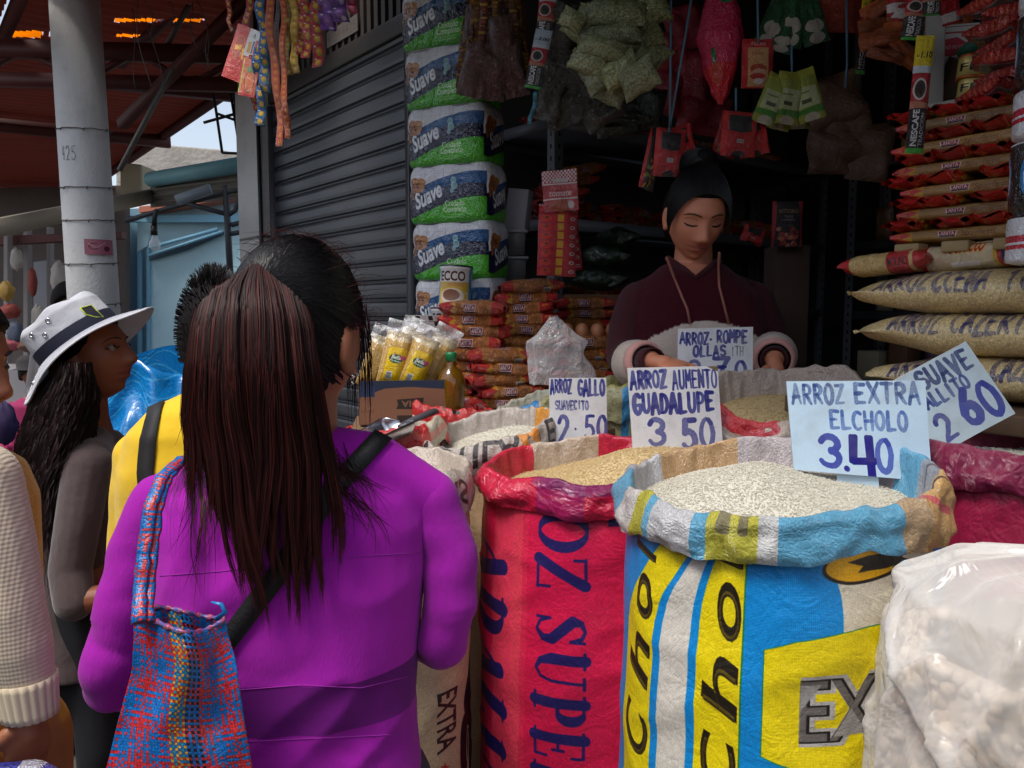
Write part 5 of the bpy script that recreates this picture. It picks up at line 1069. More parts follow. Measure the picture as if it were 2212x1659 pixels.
# metal scoop
M_alu = mat('scoop_metal', S(190, 190, 196), .28, metal=1, var=(20, .2)); sc_ = thing('scoop', 'shiny metal rice scoop with grey handle', 'scoop', Q(840, 945, 1.93))
pc_ = Q(838, 942, 1.9); hx = (Q(935, 892, 2.06) - pc_).normalized()
def sf(u, v):
    a = math.pi * (u * 1.16 - .08); x = lerp(-.075, .055, v); r = .05 * (1 - .25 * (1 - v)) * (1 if v < .85 else math.sqrt(max(.02, 1 - ((v - .85) / .15) ** 2)))
    side = hx.cross(Vector((0, 0, 1))).normalized(); return pc_ + hx * x + side * (-r * math.cos(a)) * 1.1 - Vector((0, 0, 1)) * (r * math.sin(a) * .8 - .02)
MB().grid(sf, 24, 18).build('scoop_bowl', M_alu, sc_, solid=.002)
MB().tube([pc_ + hx * .05 + Vector((0, 0, .006)), pc_ + hx * .10 + Vector((0, 0, .008)), Q(940, 888, 2.07)], [.011, .011, .013], 10, flat=.6).build('scoop_handle', mat('grey_handle', S(74, 74, 82), .45), sc_)
# ---------------------------------------------------------------- slotted steel shelving in the shop
M_rack = mat('grey_shelf_paint', S(112, 114, 120), .5, var=(5, .25)); M_hole = mat('slot_dark', S(20, 20, 22), .8)
def rack(label, s0, s1, n0, n1, zs, z1):
    t = thing('metal_shelf', label, 'shelf', W((s0 + s1) / 2, (n0 + n1) / 2, .33))
    for z in zs:
        m = MB(); m.box(W((s0 + s1) / 2, (n0 + n1) / 2, z), (s1 - s0, n1 - n0, .006), FANG)
        for s in (s0, s1): m.box(W(s, (n0 + n1) / 2, z - .018), (.004, n1 - n0, .042), FANG)
        for n in (n0, n1): m.box(W((s0 + s1) / 2, n, z - .018), (s1 - s0, .004, .042), FANG)
        m.build('shelf_board', M_rack, t)
    for s in (s0, s1):
        for n in (n0, n1):
            ds, dn = (.02 if s == s0 else -.02), (.02 if n == n0 else -.02); m = MB()
            m.box(W(s + ds, n, (z1 + .33) / 2), (.04, .004, z1 - .33), FANG); m.box(W(s, n + dn, (z1 + .33) / 2), (.004, .04, z1 - .33), FANG)
            for k in range(int((z1 - .4) / .045)):
                z = .4 + k * .045; m.box(W(s + ds, n - .0005 if n == n0 else n, z), (.008, .0048, .016), FANG, 1); m.box(W(s - .0005 if s == s0 else s + .0005, n + dn, z), (.0048, .008, .016), FANG, 1)
            m.build('slotted_post', [M_rack, M_hole], t, smooth=False)
rack('grey slotted steel shelf along the left wall of the shop', .06, .50, .30, 2.2, (.5, 1.1, 1.46, 1.80, 2.17), 2.9)
rack('dark grey steel shelf along the back wall of the shop', .62, 3.9, 2.2, 2.56, (.7, 1.1, 1.45, 1.80, 2.2), 2.9)
put_n = 0
rr = random.Random(9)
for z, c0 in ((1.804, 'middle shelf'), (1.464, 'lower shelf'), (2.174, 'top shelf')):
    lab = 0
    for k in range(9):
        n = .42 + .17 * k
        for j in range(2 if z < 2 else 1):
            o = put(packs[rr.randrange(4)], 'pasta_pack', W(.36 + rr.uniform(-.02, .02), n + rr.uniform(-.03, .03), z + .04 * j), FANG + R(90 + rr.uniform(-25, 25)) + (math.pi if rr.random() < .4 else 0), 'pasta pack lying in the dim row on the %s by the shopkeeper' % c0, 'pasta pack', 'pasta packs on the wall shelf, ' + c0, tilt=R(rr.uniform(-5, 5)))
for k in range(3):
    o = put(packs[k], 'pasta_pack', W(.42 + .02 * k, .40 + .03 * k, 1.885 + .04 * k), FANG + R(60 + 14 * k), 'pasta pack heaped on the shelf end behind the tomato sachets, %s' % ('lowest', 'middle', 'topmost')[k], 'pasta pack', 'pasta packs heaped on the shelf end', tilt=R(-8 * k))
M_gbag = mat('dark_green_bag', S(20, 44, 24), .2, wrinkle=.8, wscale=20, coat=.8)
for k, (u, v, w) in enumerate(((1305, 560, 110), (1290, 610, 120), (1330, 520, 80))):
    o = pillow(PX(w, 3.0), .13, .08, 90 + k, end=.06, lump=.12).build('green_bag', M_gbag); o.location = Q(u, v, 3.0) - Vector((0, 0, .03)); o.rotation_euler = (0, R(4), R(-8 + 9 * k)); tag(o, 'glossy dark green bag beside the shopkeeper, %s' % ('middle', 'lowest', 'topmost')[k], 'bag', 'dark green bags by the shopkeeper')
o = MB().box(Q(1300, 660, 3.0) - Vector((0, 0, .45)), (.3, .2, .98)).build('packing_carton', M_card, bevel=.004); tag(o, 'tall carton under the dark green bags', 'carton')
# boxes and jars in the dim back shelves
bm_ = [mat('dim_goods_%s' % n, c_, .5, var=(10, .5), coat=.3) for n, c_ in zip(('red', 'cream', 'brown', 'grey', 'ochre', 'violet'), (S(186, 60, 56), S(216, 200, 170), S(150, 106, 78), S(176, 176, 180), S(206, 156, 80), S(130, 90, 134)))]
for z in (1.104, 1.454, 1.804, 2.204):
    for k in range(22):
        s = .75 + .142 * k + rr.uniform(-.02, .02); h = rr.uniform(.10, .24); w = rr.uniform(.07, .125); q = rr.random(); m_ = rr.choice(bm_)
        if q < .45: o = MB().box((0, 0, h / 2), (w, .12, h)).build('grocery_box', m_, bevel=.004)
        elif q < .75: o = flat(w, h, .06, k, 1.2).build('grocery_bag', m_); 
        else: o = MB().lathe([(.001, 0), (w * .42, 0), (w * .44, h * .1), (w * .44, h * .7), (w * .25, h * .82), (w * .25, h * .95), (.001, h * .95)], 16).build('grocery_jar', m_)
        o.location = W(s, 2.30 + rr.uniform(-.03, .03), z + (h / 2 if .45 <= q < .75 else 0)); o.rotation_euler = (0, 0, FANG + R(rr.uniform(-15, 15))); tag(o, 'dim grocery package on the %s back shelf' % {1.104: 'lowest', 1.454: 'lower', 1.804: 'middle', 2.204: 'upper'}[z], 'grocery', 'dim groceries on the back shelf at %d cm' % int(z * 100))
# tubs beside the paper tower
M_tub = mat('clear_tub', S(150, 150, 152), .25, coat=.5, var=(14, .5))
for k, (v0, v1, w, lb) in enumerate(((410, 500, 46, 'white box standing on the tubs beside the paper tower'), (497, 552, 52, 'upper clear tub beside the paper tower'), (554, 608, 56, 'middle clear tub beside the paper tower'), (610, 660, 60, 'lowest clear tub beside the paper tower'))):
    a, b = Q(1116, v1, 2.95), Q(1116, v0, 2.95); h = b.z - a.z; wd = PX(w, 2.95)
    if k == 0: o = MB().box((0, 0, h / 2), (wd, .06, h)).build('white_box', mat('white_card', S(176, 170, 176), .6, var=(5, .2)), bevel=.003); o.rotation_euler = (0, R(7), R(-20))
    else:
        o = thing('clear_tub', lb, 'tub', a, 'clear tubs beside the paper tower'); MB().lathe([(.001, 0), (wd * .44, .001), (wd * .5, h * .8), (wd * .5, h * .84)], 4, M=Matrix.Rotation(R(45), 3, 'Z')).build('tub_body', M_tub).parent = o
        MB().box((0, 0, h * .92), (wd * .9, wd * .9, h * .12)).build('tub_lid', mat('tub_lid', S(170, 170, 172), .3) if k == 1 else bpy.data.materials['tub_lid'], bevel=.004).parent = o
    o.location = a; tag(o, lb, 'box' if k == 0 else 'tub')
o = MB().box(Q(1116, 662, 2.95) - Vector((0, 0, .55)), (.14, .14, 1.1)).build('packing_carton', M_card, bevel=.004); tag(o, 'narrow carton under the clear tubs', 'carton')
# ---------------------------------------------------------------- candy strips by the pillar
def ribbon(u0, v0, v1, w, Y, du=0, seed=0, curl=.012):
    n = 40
    def fn(i, j):
        t = j; v = lerp(v1, v0, t); u = u0 + du * (1 - t) + 2.2 * math.sin(t * 9 + seed); tw = .5 * math.sin(t * 7 + seed * 2) * (1 - t)
        p = Q(u, v, Y); x = (i - .5) * PX(w, Y); return p + Vector((x * math.cos(tw), x * math.sin(tw) + curl * math.sin(t * 17 + seed) + .004 * nz(t * 30, seed, i), 0))
    m = MB(); m.grid(fn, 3, n, uvfn=lambda a, b: (a, b * (v1 - v0) / w / 2.0)); return m
def strip_print(name, base, blob, alt=None, n=2):
    c = Cv(96, 192, base)
    for k in range(n):
        y = 192 * (k + .5) / n; c.ell(48, y, 26, 30, blob); c.ell(44, y - 6, 12, 10, tuple(min(255, q + 40) for q in blob)); c.rect(0, 192 * k / n, 96, 192 * k / n + 6, tuple(int(q * .7) for q in base))
        if alt: c.ell(66, y + 30, 14, 9, alt); c.ell(22, y - 34, 10, 7, (226, 222, 210))
    c.speckle(.06, 3); return glossy(name, c.img(name), .5, 60)
MS = {'blue': strip_print('blue_candy', (16, 96, 164), (222, 170, 20), (60, 150, 40)), 'red': strip_print('red_candy', (196, 30, 30), (216, 160, 30), (60, 130, 40)), 'orange': strip_print('orange_candy', (206, 80, 24), (214, 120, 26)),
      'yellow': strip_print('yellow_candy', (196, 150, 20), (206, 170, 60)), 'white': strip_print('silver_candy', (150, 130, 126), (120, 90, 86)), 'purple': strip_print('purple_candy', (116, 46, 150), (150, 90, 180), (200, 190, 210)), 'pink': strip_print('pink_candy', (206, 40, 90), (220, 110, 150))}
ST = [(536, 0, 200, 16, 2.62, 'red', -4, 'thin red candy strip, far left beside the tilted card'), (548, 150, 236, 14, 2.60, 'red', 2, 'short red candy strip hanging under the tilted card'), (492, -20, 66, 10, 2.64, 'red', 6, 'narrow red strip at the far left of the candy strips'),
      (563, 20, 202, 20, 2.55, 'blue', 12, 'longer blue candy strip with yellow fruits, right one'), (556, 130, 274, 20, 2.57, 'blue', 10, 'lower blue candy strip with yellow fruits, left one'), (578, -10, 318, 17, 2.5, 'orange', 30, 'longest orange candy strip beside the silver one'), (596, -10, 262, 11, 2.52, 'white', 14, 'silver twisted candy strip'),
      (608, -10, 298, 13, 2.48, 'orange', 10, 'long orange candy strip right of the silver one'), (622, -10, 160, 12, 2.5, 'yellow', 0, 'narrow yellow candy strip'), (632, -10, 158, 16, 2.46, 'yellow', 8, 'yellow candy strip with a small label at its foot'), (650, -10, 120, 18, 2.46, 'red', 2, 'red candy strip beside the yellow ones'), (662, -10, 128, 20, 2.44, 'red', 2, 'middle red candy strip'), (684, -10, 146, 24, 2.42, 'red', 2, 'widest red candy strip'),
      (706, -10, 64, 34, 2.4, 'purple', 0, 'left purple sachet strip'), (730, -10, 44, 34, 2.38, 'purple', 4, 'right purple sachet strip'), (755, -10, 28, 20, 2.38, 'pink', 8, 'short pink wrapper end')]
for k, (u, v0, v1, w, Y, mk, du, lb) in enumerate(ST):
    tag(ribbon(u, v0 - 30, v1, w, Y, du, k).build('candy_strip', MS[mk], solid=.0015), lb, 'candy strip', 'candy strips hanging by the pillar')
tag(MB().tube([Q(460, -40, 2.7), Q(620, -34, 2.5), Q(800, -40, 2.35), Q(1300, -44, 2.2), Q(2000, -40, 2.0)], .003, 6).build('rope', mat('blue_rope', S(90, 110, 120), .8)), 'rope above the frame carrying the hanging goods', 'rope')
c = Cv(220, 300, (196, 40, 16)); c.poly([(110, 0), (220, 0), (220, 150), (110, 150)], (214, 210, 204)); c.ell(60, 120, 44, 70, (220, 130, 20)); c.ell(60, 120, 40, 66, (180, 60, 10)); c.poly([(30, 110), (90, 100), (84, 130), (30, 140)], (240, 170, 30)); c.poly([(94, 120), (106, 112), (124, 176), (110, 180)], (250, 180, 20)); c.rect(130, 70, 160, 130, (210, 150, 30)); c.rect(164, 60, 180, 130, (60, 90, 130)); c.rect(184, 50, 204, 126, (200, 60, 60)); c.stroke([(150, 40), (160, 20), (166, 44)], 5, (50, 50, 40)); c.speckle(.04, 3)
o = hung('candy_card', 'tilted red and white card with an orange disc among the candy strips', 'card', 524, 118, 2.6, flat(PX(62, 2.6), PX(112, 2.6), .004, 2, .3), glossy('candy_card', c.img('card_print'), .2), 22, -10)
c = Cv(160, 220, (196, 80, 20)); c.ell(90, 130, 50, 70, (40, 26, 20)); c.ell(90, 130, 44, 64, (200, 96, 24)); c.ell(80, 60, 40, 20, (90, 120, 40)); c.rect(0, 0, 12, 220, (170, 170, 30)); c.rect(0, 206, 160, 220, (180, 20, 30))
hung('candy_card', 'small orange card with dark outline under the tilted card', 'card', 538, 168, 2.58, flat(PX(40, 2.58), PX(76, 2.58), .004, 3, .3), glossy('orange_card', c.img('orange_card_print'), .2), 14, -14)
# ---------------------------------------------------------------- brown sachet bundle and coffee sachets
bd_ = thing('sachet_bundle', 'hanging bundle of brown and amber sachet strips in crinkled plastic', 'sachet bundle', Q(1066, -30, 2.5))
mb_s = [glossy('amber_sachet_%d' % k, (lambda c: (c.rect(0, 0, 64, 40, (190, 140, 30)), c.ell(32, 100, 18, 24, tuple(min(255, int(q * 1.5)) for q in b)), c.text('ANIS', 8, 180, 24, (190, 170, 120), width=40), c.speckle(.1, 3), c.img('amber_print_%d' % k))[-1])(Cv(64, 256, b)), .7, 40) for k, b in enumerate(((112, 62, 24), (140, 86, 26), (84, 40, 22), (110, 44, 26)))]
rr = random.Random(33)
for k in range(34):
    q = rr.random(); u = 1066 + 58 * (q - .5) * 1.5; fl = (q - .5); v1 = rr.uniform(150, 205) - 50 * fl * fl
    m = ribbon(u, -60, v1, rr.uniform(12, 20), 2.5 + rr.uniform(-.07, .07), 70 * fl, k, .008); m.build('sachet', mb_s[rr.choice((0, 0, 1, 2, 3))], bd_, solid=.002)
def pouch(name, label, cat, u, v, w, h, Y, ang, m, seed, th=.04, grp=None, yaw=0, cr=1.0): return hung(name, label, cat, u, v, Y, flat(PX(w, Y), PX(h, Y), th, seed, cr), m, ang, yaw, grp)
M_brown = mat('brown_cellophane', S(92, 48, 34), .22, wrinkle=1.4, wscale=30, coat=.9, var=(20, .5))
for k, (u, v, w, h, a) in enumerate(((1022, 150, 46, 110, 14), (1060, 165, 60, 96, 4), (1108, 150, 50, 110, -12), (1110, 60, 60, 120, -6), (1018, 55, 30, 90, 8), (1085, 100, 50, 120, -3))):
    m = flat(PX(w, 2.5), PX(h, 2.5), .05, k + 40, 1.8); m.move(Matrix.Translation(Q(u, v, 2.40 if k in (0, 1, 2, 5) else 2.5)) @ Matrix.Rotation(R(a), 4, 'Y')); m.build('sachet', M_brown, bd_)
def coffee_print(nm, price, red=(176, 26, 40), top=(226, 200, 20)):
    c = Cv(120, 720, red); c.rect(0, 0, 120, 190, top); c.text('s/', 10, 130, 30, (20, 20, 20), bold=.01); c.text(price, 34, 136, 54, (20, 20, 20), bold=.03, shear=.15, width=76); c.rect(0, 186, 120, 230, (210, 214, 220)); c.ell(50, 330, 44, 70, (206, 196, 186)); c.ell(50, 330, 34, 56, (60, 34, 24)); c.ell(46, 320, 22, 34, (30, 18, 14))
    c.poly([(0, 400), (120, 420), (120, 470), (0, 450)], (190, 120, 90)); c.rect(0, 450, 120, 690, (24, 22, 26)); c.text('NESCAFE', 60, 680, 56, (232, 228, 224), ang=-math.pi / 2, bold=.03, width=220); c.text('TRADICION', 98, 680, 36, (200, 196, 192), ang=-math.pi / 2, width=200); c.rect(0, 690, 120, 720, (60, 170, 50)); c.speckle(.03, 3); return glossy(nm, c.img(nm), .5, 40)
M_cf = coffee_print('coffee_sachet', '1.10'); M_cf2 = coffee_print('coffee_sachet_red', '2.00', (186, 24, 44), (190, 200, 214))
CG = 'coffee sachets hanging in the stall'
pouch('coffee_sachet', 'bright coffee sachet strip with yellow 1.10 price beside the white post', 'coffee sachet', 1987, 205, 36, 240, 1.75, 3, M_cf, 1, .02, CG, -12, .5)
pouch('coffee_sachet', 'red coffee sachet above the yellow priced one', 'coffee sachet', 1978, 22, 42, 120, 1.76, 6, M_cf2, 2, .02, CG, -12, .6)
pouch('coffee_sachet', 'orange ended coffee sachet at the top beside the white post', 'coffee sachet', 2012, -4, 40, 70, 1.75, -4, M_cf, 3, .02, CG, 5, .6)
pouch('coffee_sachet', 'dim narrow coffee sachet left of the orange pouches', 'coffee sachet', 1866, 70, 22, 170, 2.2, 4, M_cf, 4, .015, CG, 10, .6)
pouch('coffee_sachet', 'red coffee sachet over the herb bags, upper one', 'coffee sachet', 1180, 30, 36, 130, 2.3, 6, M_cf2, 5, .02, CG, -10, .6)
pouch('coffee_sachet', 'coffee sachet over the herb bags with a blue 2.00 tab, lower one', 'coffee sachet', 1163, 128, 36, 120, 2.29, 12, M_cf2, 6, .02, CG, -10, .6)
M_redp = glossy('plain_red_foil', (lambda c: (c.rect(0, 90, 100, 130, (220, 210, 206)), c.speckle(.08, 3), c.img('red_foil'))[-1])(Cv(100, 140, (180, 24, 36))), .8, 40)
for k, (u, v, a) in enumerate(((1952, 14, 8), (2052, 20, -14), (1938, 0, -4))): pouch('foil_sachet', ('red foil sachet left of the coffee strip', 'red foil sachet right of the white post', 'red foil sachet at the top edge left of the coffee strip')[k], 'foil sachet', u, v, 44, 62, 1.78, a, M_redp, 7 + k, .02, 'red foil sachets at upper right', 0, .8)
tag(ribbon(1160, 195, 268, 8, 2.3, -16, 3).build('ribbon_tail', mat('teal_ribbon', S(70, 130, 150), .5), solid=.001), 'teal ribbon tail hanging under the lower coffee sachet', 'ribbon')
# ---------------------------------------------------------------- herb bags
M_herb = mat('dried_herb', S(150, 150, 100), .3, col2=S(84, 88, 48), var=(190, .12), coat=1, wrinkle=.9, wscale=30, orand=.5)
HB = [(1330, 22, 120, 60, 4), (1395, 20, 90, 70, -20), (1262, 62, 84, 62, 38), (1318, 70, 120, 46, -3), (1392, 76, 70, 60, -24), (1300, 100, 96, 44, 16), (1330, 88, 110, 54, -12), (1400, 112, 66, 82, -50), (1270, 132, 76, 44, 22), (1318, 128, 80, 56, -40), (1236, 40, 50, 40, 30), (1296, 160, 72, 62, -28), (1354, 108, 96, 54, 10),
      (1340, 150, 84, 60, -30), (1322, 184, 70, 74, -64), (1376, 166, 66, 84, -112), (1288, 40, 84, 50, 20), (1360, 48, 90, 50, -10), (1385, 140, 70, 56, -60)]
for k, (u, v, w, h, a) in enumerate(HB):
    Y = 2.16 + .034 * ((k * 7) % 5) - .0009 * (v - 0) * .6
    o = pillow(PX(w * 1.05, Y), PX(h * 1.0, Y), .066, k + 3, end=.034, lump=.07, crimp=.004, sq=1.0)
    o.move(Matrix.Rotation(R(-90), 4, 'X') @ Matrix.Translation((0, 0, -.02))); o = o.build('herb_bag', M_herb); o.location = Q(u, v, Y); o.rotation_euler = (R(-12 + 24 * ((k * 5) % 3 - 1) * .5), R(a), R(8 * ((k * 3) % 3 - 1)))
    tag(o, 'clear bag of dried herb, %s' % ('the topmost central one', 'the top right one', 'the upper left one', 'wide one below', 'upper right one', 'left of centre', 'central one', 'right edge one', 'left edge one in the middle row', 'middle row centre', 'far left one', 'lower left one', 'right of centre', 'lower right of centre', 'bottom left hanging one', 'bottom right hanging one', 'behind the upper left one', 'behind the upper right one', 'lower right edge one')[k] + ' of the hanging cluster', 'herb bag', 'clear bags of dried herb in the hanging cluster')
M_cell = mat('dark_cellophane', S(62, 54, 42), .16, wrinkle=1.6, wscale=26, coat=1, var=(16, .6))
cl = thing('cellophane_bunch', 'bunch of crinkled dark cellophane bags under the herb bags', 'bag bunch', Q(1250, 180, 2.3))
for k, (u, v, w, h, a) in enumerate(((1215, 60, 70, 110, 20), (1200, 140, 70, 120, 10), (1235, 165, 90, 120, -8), (1190, 205, 60, 110, 14), (1260, 215, 110, 90, -14), (1225, 235, 100, 70, -20), (1300, 240, 90, 60, -30), (1290, 215, 80, 70, 10))):
    m = flat(PX(w, 2.32), PX(h, 2.32), .06, k + 60, 2.2, 14, 16); m.move(Matrix.Translation(Q(u, v, 2.31 + .01 * (k % 3))) @ Matrix.Rotation(R(a), 4, 'Y')); m.build('cellophane_bag', M_cell, cl)
M_grn = mat('black_green_bag', S(16, 26, 18), .18, wrinkle=1.2, wscale=24, coat=1)
for k, (u, v, w, h, a) in enumerate(((1370, 250, 110, 50, 6), (1335, 275, 90, 40, -6), (1405, 230, 60, 80, 10))): pouch('dark_bag', 'dark green cellophane bag below the herb bags, %s' % ('middle', 'left', 'right')[k], 'bag', u, v, w, h, 2.36, a, M_grn, k + 80, .06, 'dark green bags below the herb cluster', 0, 1.8)
# ---------------------------------------------------------------- pink bottle-shaped bag
c = Cv(512, 640, (206, 34, 84)); c.ell(286, 60, 40, 100, (196, 190, 204)); c.text('Orión', 306, 130, 62, (30, 36, 110), ang=-math.pi / 2, bold=.02, width=120); c.ell(270, 150, 30, 16, (40, 120, 60)); c.poly([(0, 0), (200, 0), (190, 120), (0, 120)], (190, 110, 70), .6); c.poly([(0, 480), (512, 420), (512, 640), (0, 640)], (214, 20, 40)); c.ell(214, 420, 10, 40, (30, 110, 50)); c.ell(222, 500, 30, 60, (190, 110, 60), .5); c.speckle(.05, 4)
M_or = glossy('pink_bag', c.img('pink_bag_print'), .7, 22)
def orf(u, v):
    a = 2 * math.pi * (u - .5) - math.pi / 2; w = sinterp(v, [(0, .12), (.10, .42), (.3, .8), (.5, 1), (.68, .88), (.85, .58), (1, .5)]); k = w * (1 + .12 * nz(math.cos(a) * 2, math.sin(a) * 2, v * 5))
    p = Q(1556, lerp(226, -60, v), 2.3); return p + Vector((.064 * k * math.cos(a), .04 * k * math.sin(a), 0))
tag(MB().grid(orf, 40, 40).build('pink_bag', M_or), 'pink and red bottle shaped bag lettered Orión hanging in the stall', 'bag')
# ---------------------------------------------------------------- sauce sachets
def sauce(nm, f):
    c = Cv(240, 340, (190, 26, 26)); f(c); c.speckle(.04, 3); return glossy(nm, c.img(nm), .5, 34)
def f1(c): c.rect(40, 60, 200, 330, (206, 150, 96)); c.text('AlaCena', 56, 46, 40, (226, 200, 190), shear=.25, width=120); c.text('Ketchup', 70, 110, 32, (150, 50, 40), shear=.2, width=90); c.ell(120, 210, 66, 34, (170, 60, 36)); c.ell(126, 236, 56, 26, (200, 150, 120)); c.ell(116, 262, 60, 22, (176, 40, 30)); c.ell(124, 296, 40, 20, (206, 190, 176))
def f2(c):
    c.poly([(40, 30), (200, 30), (200, 150), (120, 164), (40, 150)], (20, 16, 18)); c.rect(96, 214, 150, 244, (206, 200, 196))
    for k in range(10): c.rect(100 + 5 * k, 218, 102 + 5 * k, 240, (60, 50, 50))
    c.rect(0, 0, 30, 340, (214, 30, 30)); c.rect(210, 0, 240, 340, (214, 30, 30)); c.ell(120, 330, 50, 30, (50, 26, 20))
def f3(c):
    c.rect(0, 0, 240, 150, (20, 14, 14)); c.rect(0, 0, 26, 340, (200, 24, 30)); c.rect(26, 140, 240, 340, (60, 34, 20))
    for k in range(40): c.ell(random.uniform(30, 230), random.uniform(170, 330), 13, 11, random.choice([(176, 60, 40), (110, 120, 40), (190, 150, 60), (120, 50, 40)]))
def f4(c):
    c.rect(14, 0, 226, 340, (24, 14, 16)); c.text('VITTORIO', 40, 90, 40, (190, 150, 90), width=160); c.text('SALSA', 84, 124, 24, (180, 160, 150), width=70); c.text('COMPLETA', 62, 150, 22, (180, 160, 150), width=110); c.poly([(0, 0), (30, 0), (14, 340), (0, 340)], (170, 24, 50)); c.poly([(240, 0), (210, 0), (226, 340), (240, 340)], (170, 24, 50))
    for k in range(26): c.ell(random.uniform(40, 200), random.uniform(210, 330), 18, 16, random.choice([(176, 70, 50), (150, 40, 34), (196, 120, 90)]))
def f5(c): c.a[:] = np.array((142, 150, 50)) / 255; c.poly([(20, 120), (220, 120), (220, 250), (20, 250)], (176, 182, 130)); c.rect(60, 200, 150, 226, (70, 76, 50)); c.rect(40, 150, 150, 160, (110, 116, 70)); c.poly([(0, 260), (240, 250), (240, 300), (0, 290)], (70, 130, 40)); c.ell(120, 320, 70, 30, (176, 166, 140)); c.rect(0, 0, 240, 50, (160, 160, 40))
def f6(c): c.a[:] = np.array((16, 80, 36)) / 255; c.ell(120, 220, 90, 50, (190, 180, 166)); c.ell(120, 300, 80, 36, (190, 184, 172)); c.rect(100, 0, 140, 180, (20, 100, 46))
MSA = [sauce(n, f) for n, f in (('ketchup_sachet', f1), ('red_sauce_sachet', f2), ('food_sachet', f3), ('tomato_sauce_sachet', f4), ('green_sachet', f5), ('dark_green_sachet', f6))]
SG = 'sauce sachets hanging above the shopkeeper'
pouch('sauce_sachet', 'red and tan ketchup sachet lettered AlaCena', 'sauce sachet', 1636, 138, 66, 100, 2.25, 0, MSA[0], 1, .02, SG, 0, .5)
pouch('sauce_sachet', 'red sachet with black label and barcode hanging above her head, front one', 'sauce sachet', 1596, 290, 76, 92, 2.2, 3, MSA[1], 2, .025, SG, 6, .7)
pouch('sauce_sachet', 'red sachet behind the barcode one, turned right', 'sauce sachet', 1624, 292, 60, 88, 2.23, -10, MSA[1], 3, .025, SG, -20, .7)
pouch('sauce_sachet', 'cream sachet behind the barcode one, turned left', 'sauce sachet', 1572, 294, 54, 84, 2.24, 16, MSA[0], 4, .02, SG, 20, .7)
pouch('sauce_sachet', 'black and red sachet left of her hair, barcode side', 'sauce sachet', 1446, 330, 64, 100, 2.25, 4, MSA[1], 5, .025, SG, 4, .7)
pouch('sauce_sachet', 'tilted sachet with a picture of vegetables left of her hair', 'sauce sachet', 1408, 345, 40, 130, 2.27, 14, MSA[2], 6, .025, SG, 30, .7)
pouch('sauce_sachet', 'red edge sachet behind the black one left of her hair', 'sauce sachet', 1474, 318, 50, 90, 2.28, -14, MSA[1], 7, .025, SG, -20, .7)
pouch('sauce_sachet', 'dark tomato sauce sachet lettered VITTORIO right of her shoulder', 'sauce sachet', 1700, 484, 64, 96, 2.4, 0, MSA[3], 8, .03, SG, 0, .4)
pouch('sauce_sachet', 'small crumpled pink sachet beside her shoulder', 'sauce sachet', 1626, 508, 46, 36, 2.4, 20, MSA[1], 9, .02, SG, 0, 2)
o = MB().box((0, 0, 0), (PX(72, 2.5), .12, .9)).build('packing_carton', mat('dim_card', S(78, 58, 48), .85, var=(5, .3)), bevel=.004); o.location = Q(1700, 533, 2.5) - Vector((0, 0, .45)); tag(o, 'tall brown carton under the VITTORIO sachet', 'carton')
for k, (u, v, a, yw) in enumerate(((1668, 216, 22, 10), (1704, 212, 6, 0), (1742, 206, -16, -14), (1722, 222, -4, 6), (1690, 224, 14, -6))): pouch('spice_sachet', 'yellow green spice sachet of the fanned bunch, %s' % ('leftmost front', 'centre front', 'rightmost front', 'behind centre right', 'behind centre left')[k], 'spice sachet', u, v, 54, 108, 2.2 + (.03 if k > 2 else 0), a, MSA[4], k + 20, .025, 'yellow green spice sachets in the fanned bunch', yw, .8)
for k, (u, v, w, h, a) in enumerate(((1672, 50, 50, 110, 24), (1706, 40, 60, 120, 4), (1752, 44, 56, 100, -18), (1690, 82, 50, 60, 12))): pouch('herb_sachet', 'dark green and white sachet of the upper bunch, %s' % ('left', 'centre', 'right', 'lower')[k], 'herb sachet', u, v, w, h, 2.26, a, MSA[5], k + 30, .03, 'dark green sachets in the upper bunch', 0, 1.2)
M_os = mat('orange_snack', S(206, 96, 26), .25, orand=.5, wrinkle=.8, wscale=34, coat=.8, var=(12, .4)); M_ob = mat('orange_bag', S(176, 52, 24), .22, wrinkle=1.0, wscale=26, coat=.9, var=(9, .4))
pouch('snack_bag', 'large crinkled red orange bag at the top edge of the stall', 'snack bag', 1800, 10, 130, 110, 2.3, 4, M_ob, 41, .07, None, 0, 1.4)
rr = random.Random(8)
for k in range(26):
    a0 = rr.uniform(-1.2, 1.25); d = rr.uniform(30, 120); u, v = 1985 - d * math.cos(a0) * .92, 70 + d * math.sin(a0) * .8 + rr.uniform(-6, 16)
    pouch('orange_sachet', 'narrow orange snack sachet in the orange fan', 'snack sachet', u, v, 78, 26, 1.98 + rr.uniform(-.03, .05), math.degrees(a0) * .55 + rr.uniform(-12, 12), M_os, k + 100, .018, 'narrow orange snack sachets fanned in a bunch', rr.uniform(-20, 20), .8)
for k, (u, v, w, h, a) in enumerate(((2070, 84, 60, 70, 20), (2078, 62, 50, 60, -10))): pouch('orange_sachet', 'orange sachet behind the KINO MOTO card, %s' % ('lower', 'upper')[k], 'snack sachet', u, v, w, h, 2.06, a, M_os, k + 130, .03, 'orange sachets behind the emblem card', 0, 1)
for k, (u, v, w, h) in enumerate(((1480, 60, 80, 90), (1450, 110, 70, 80), (1500, 170, 80, 120), (1520, 250, 110, 80), (1440, 200, 70, 90))): pouch('dark_bag', 'dim crimson bag in the shade left of the pink bag, %s' % ('topmost', 'second', 'middle', 'lowest', 'left')[k], 'bag', u, v, w, h, 2.75, 8 * (k - 2), mat('dim_crimson', S(160, 34, 54), .25, coat=.8, wrinkle=1, wscale=22) if k == 0 else bpy.data.materials['dim_crimson'], k + 140, .06, 'dim crimson bags in the shade', 0, 1.5)
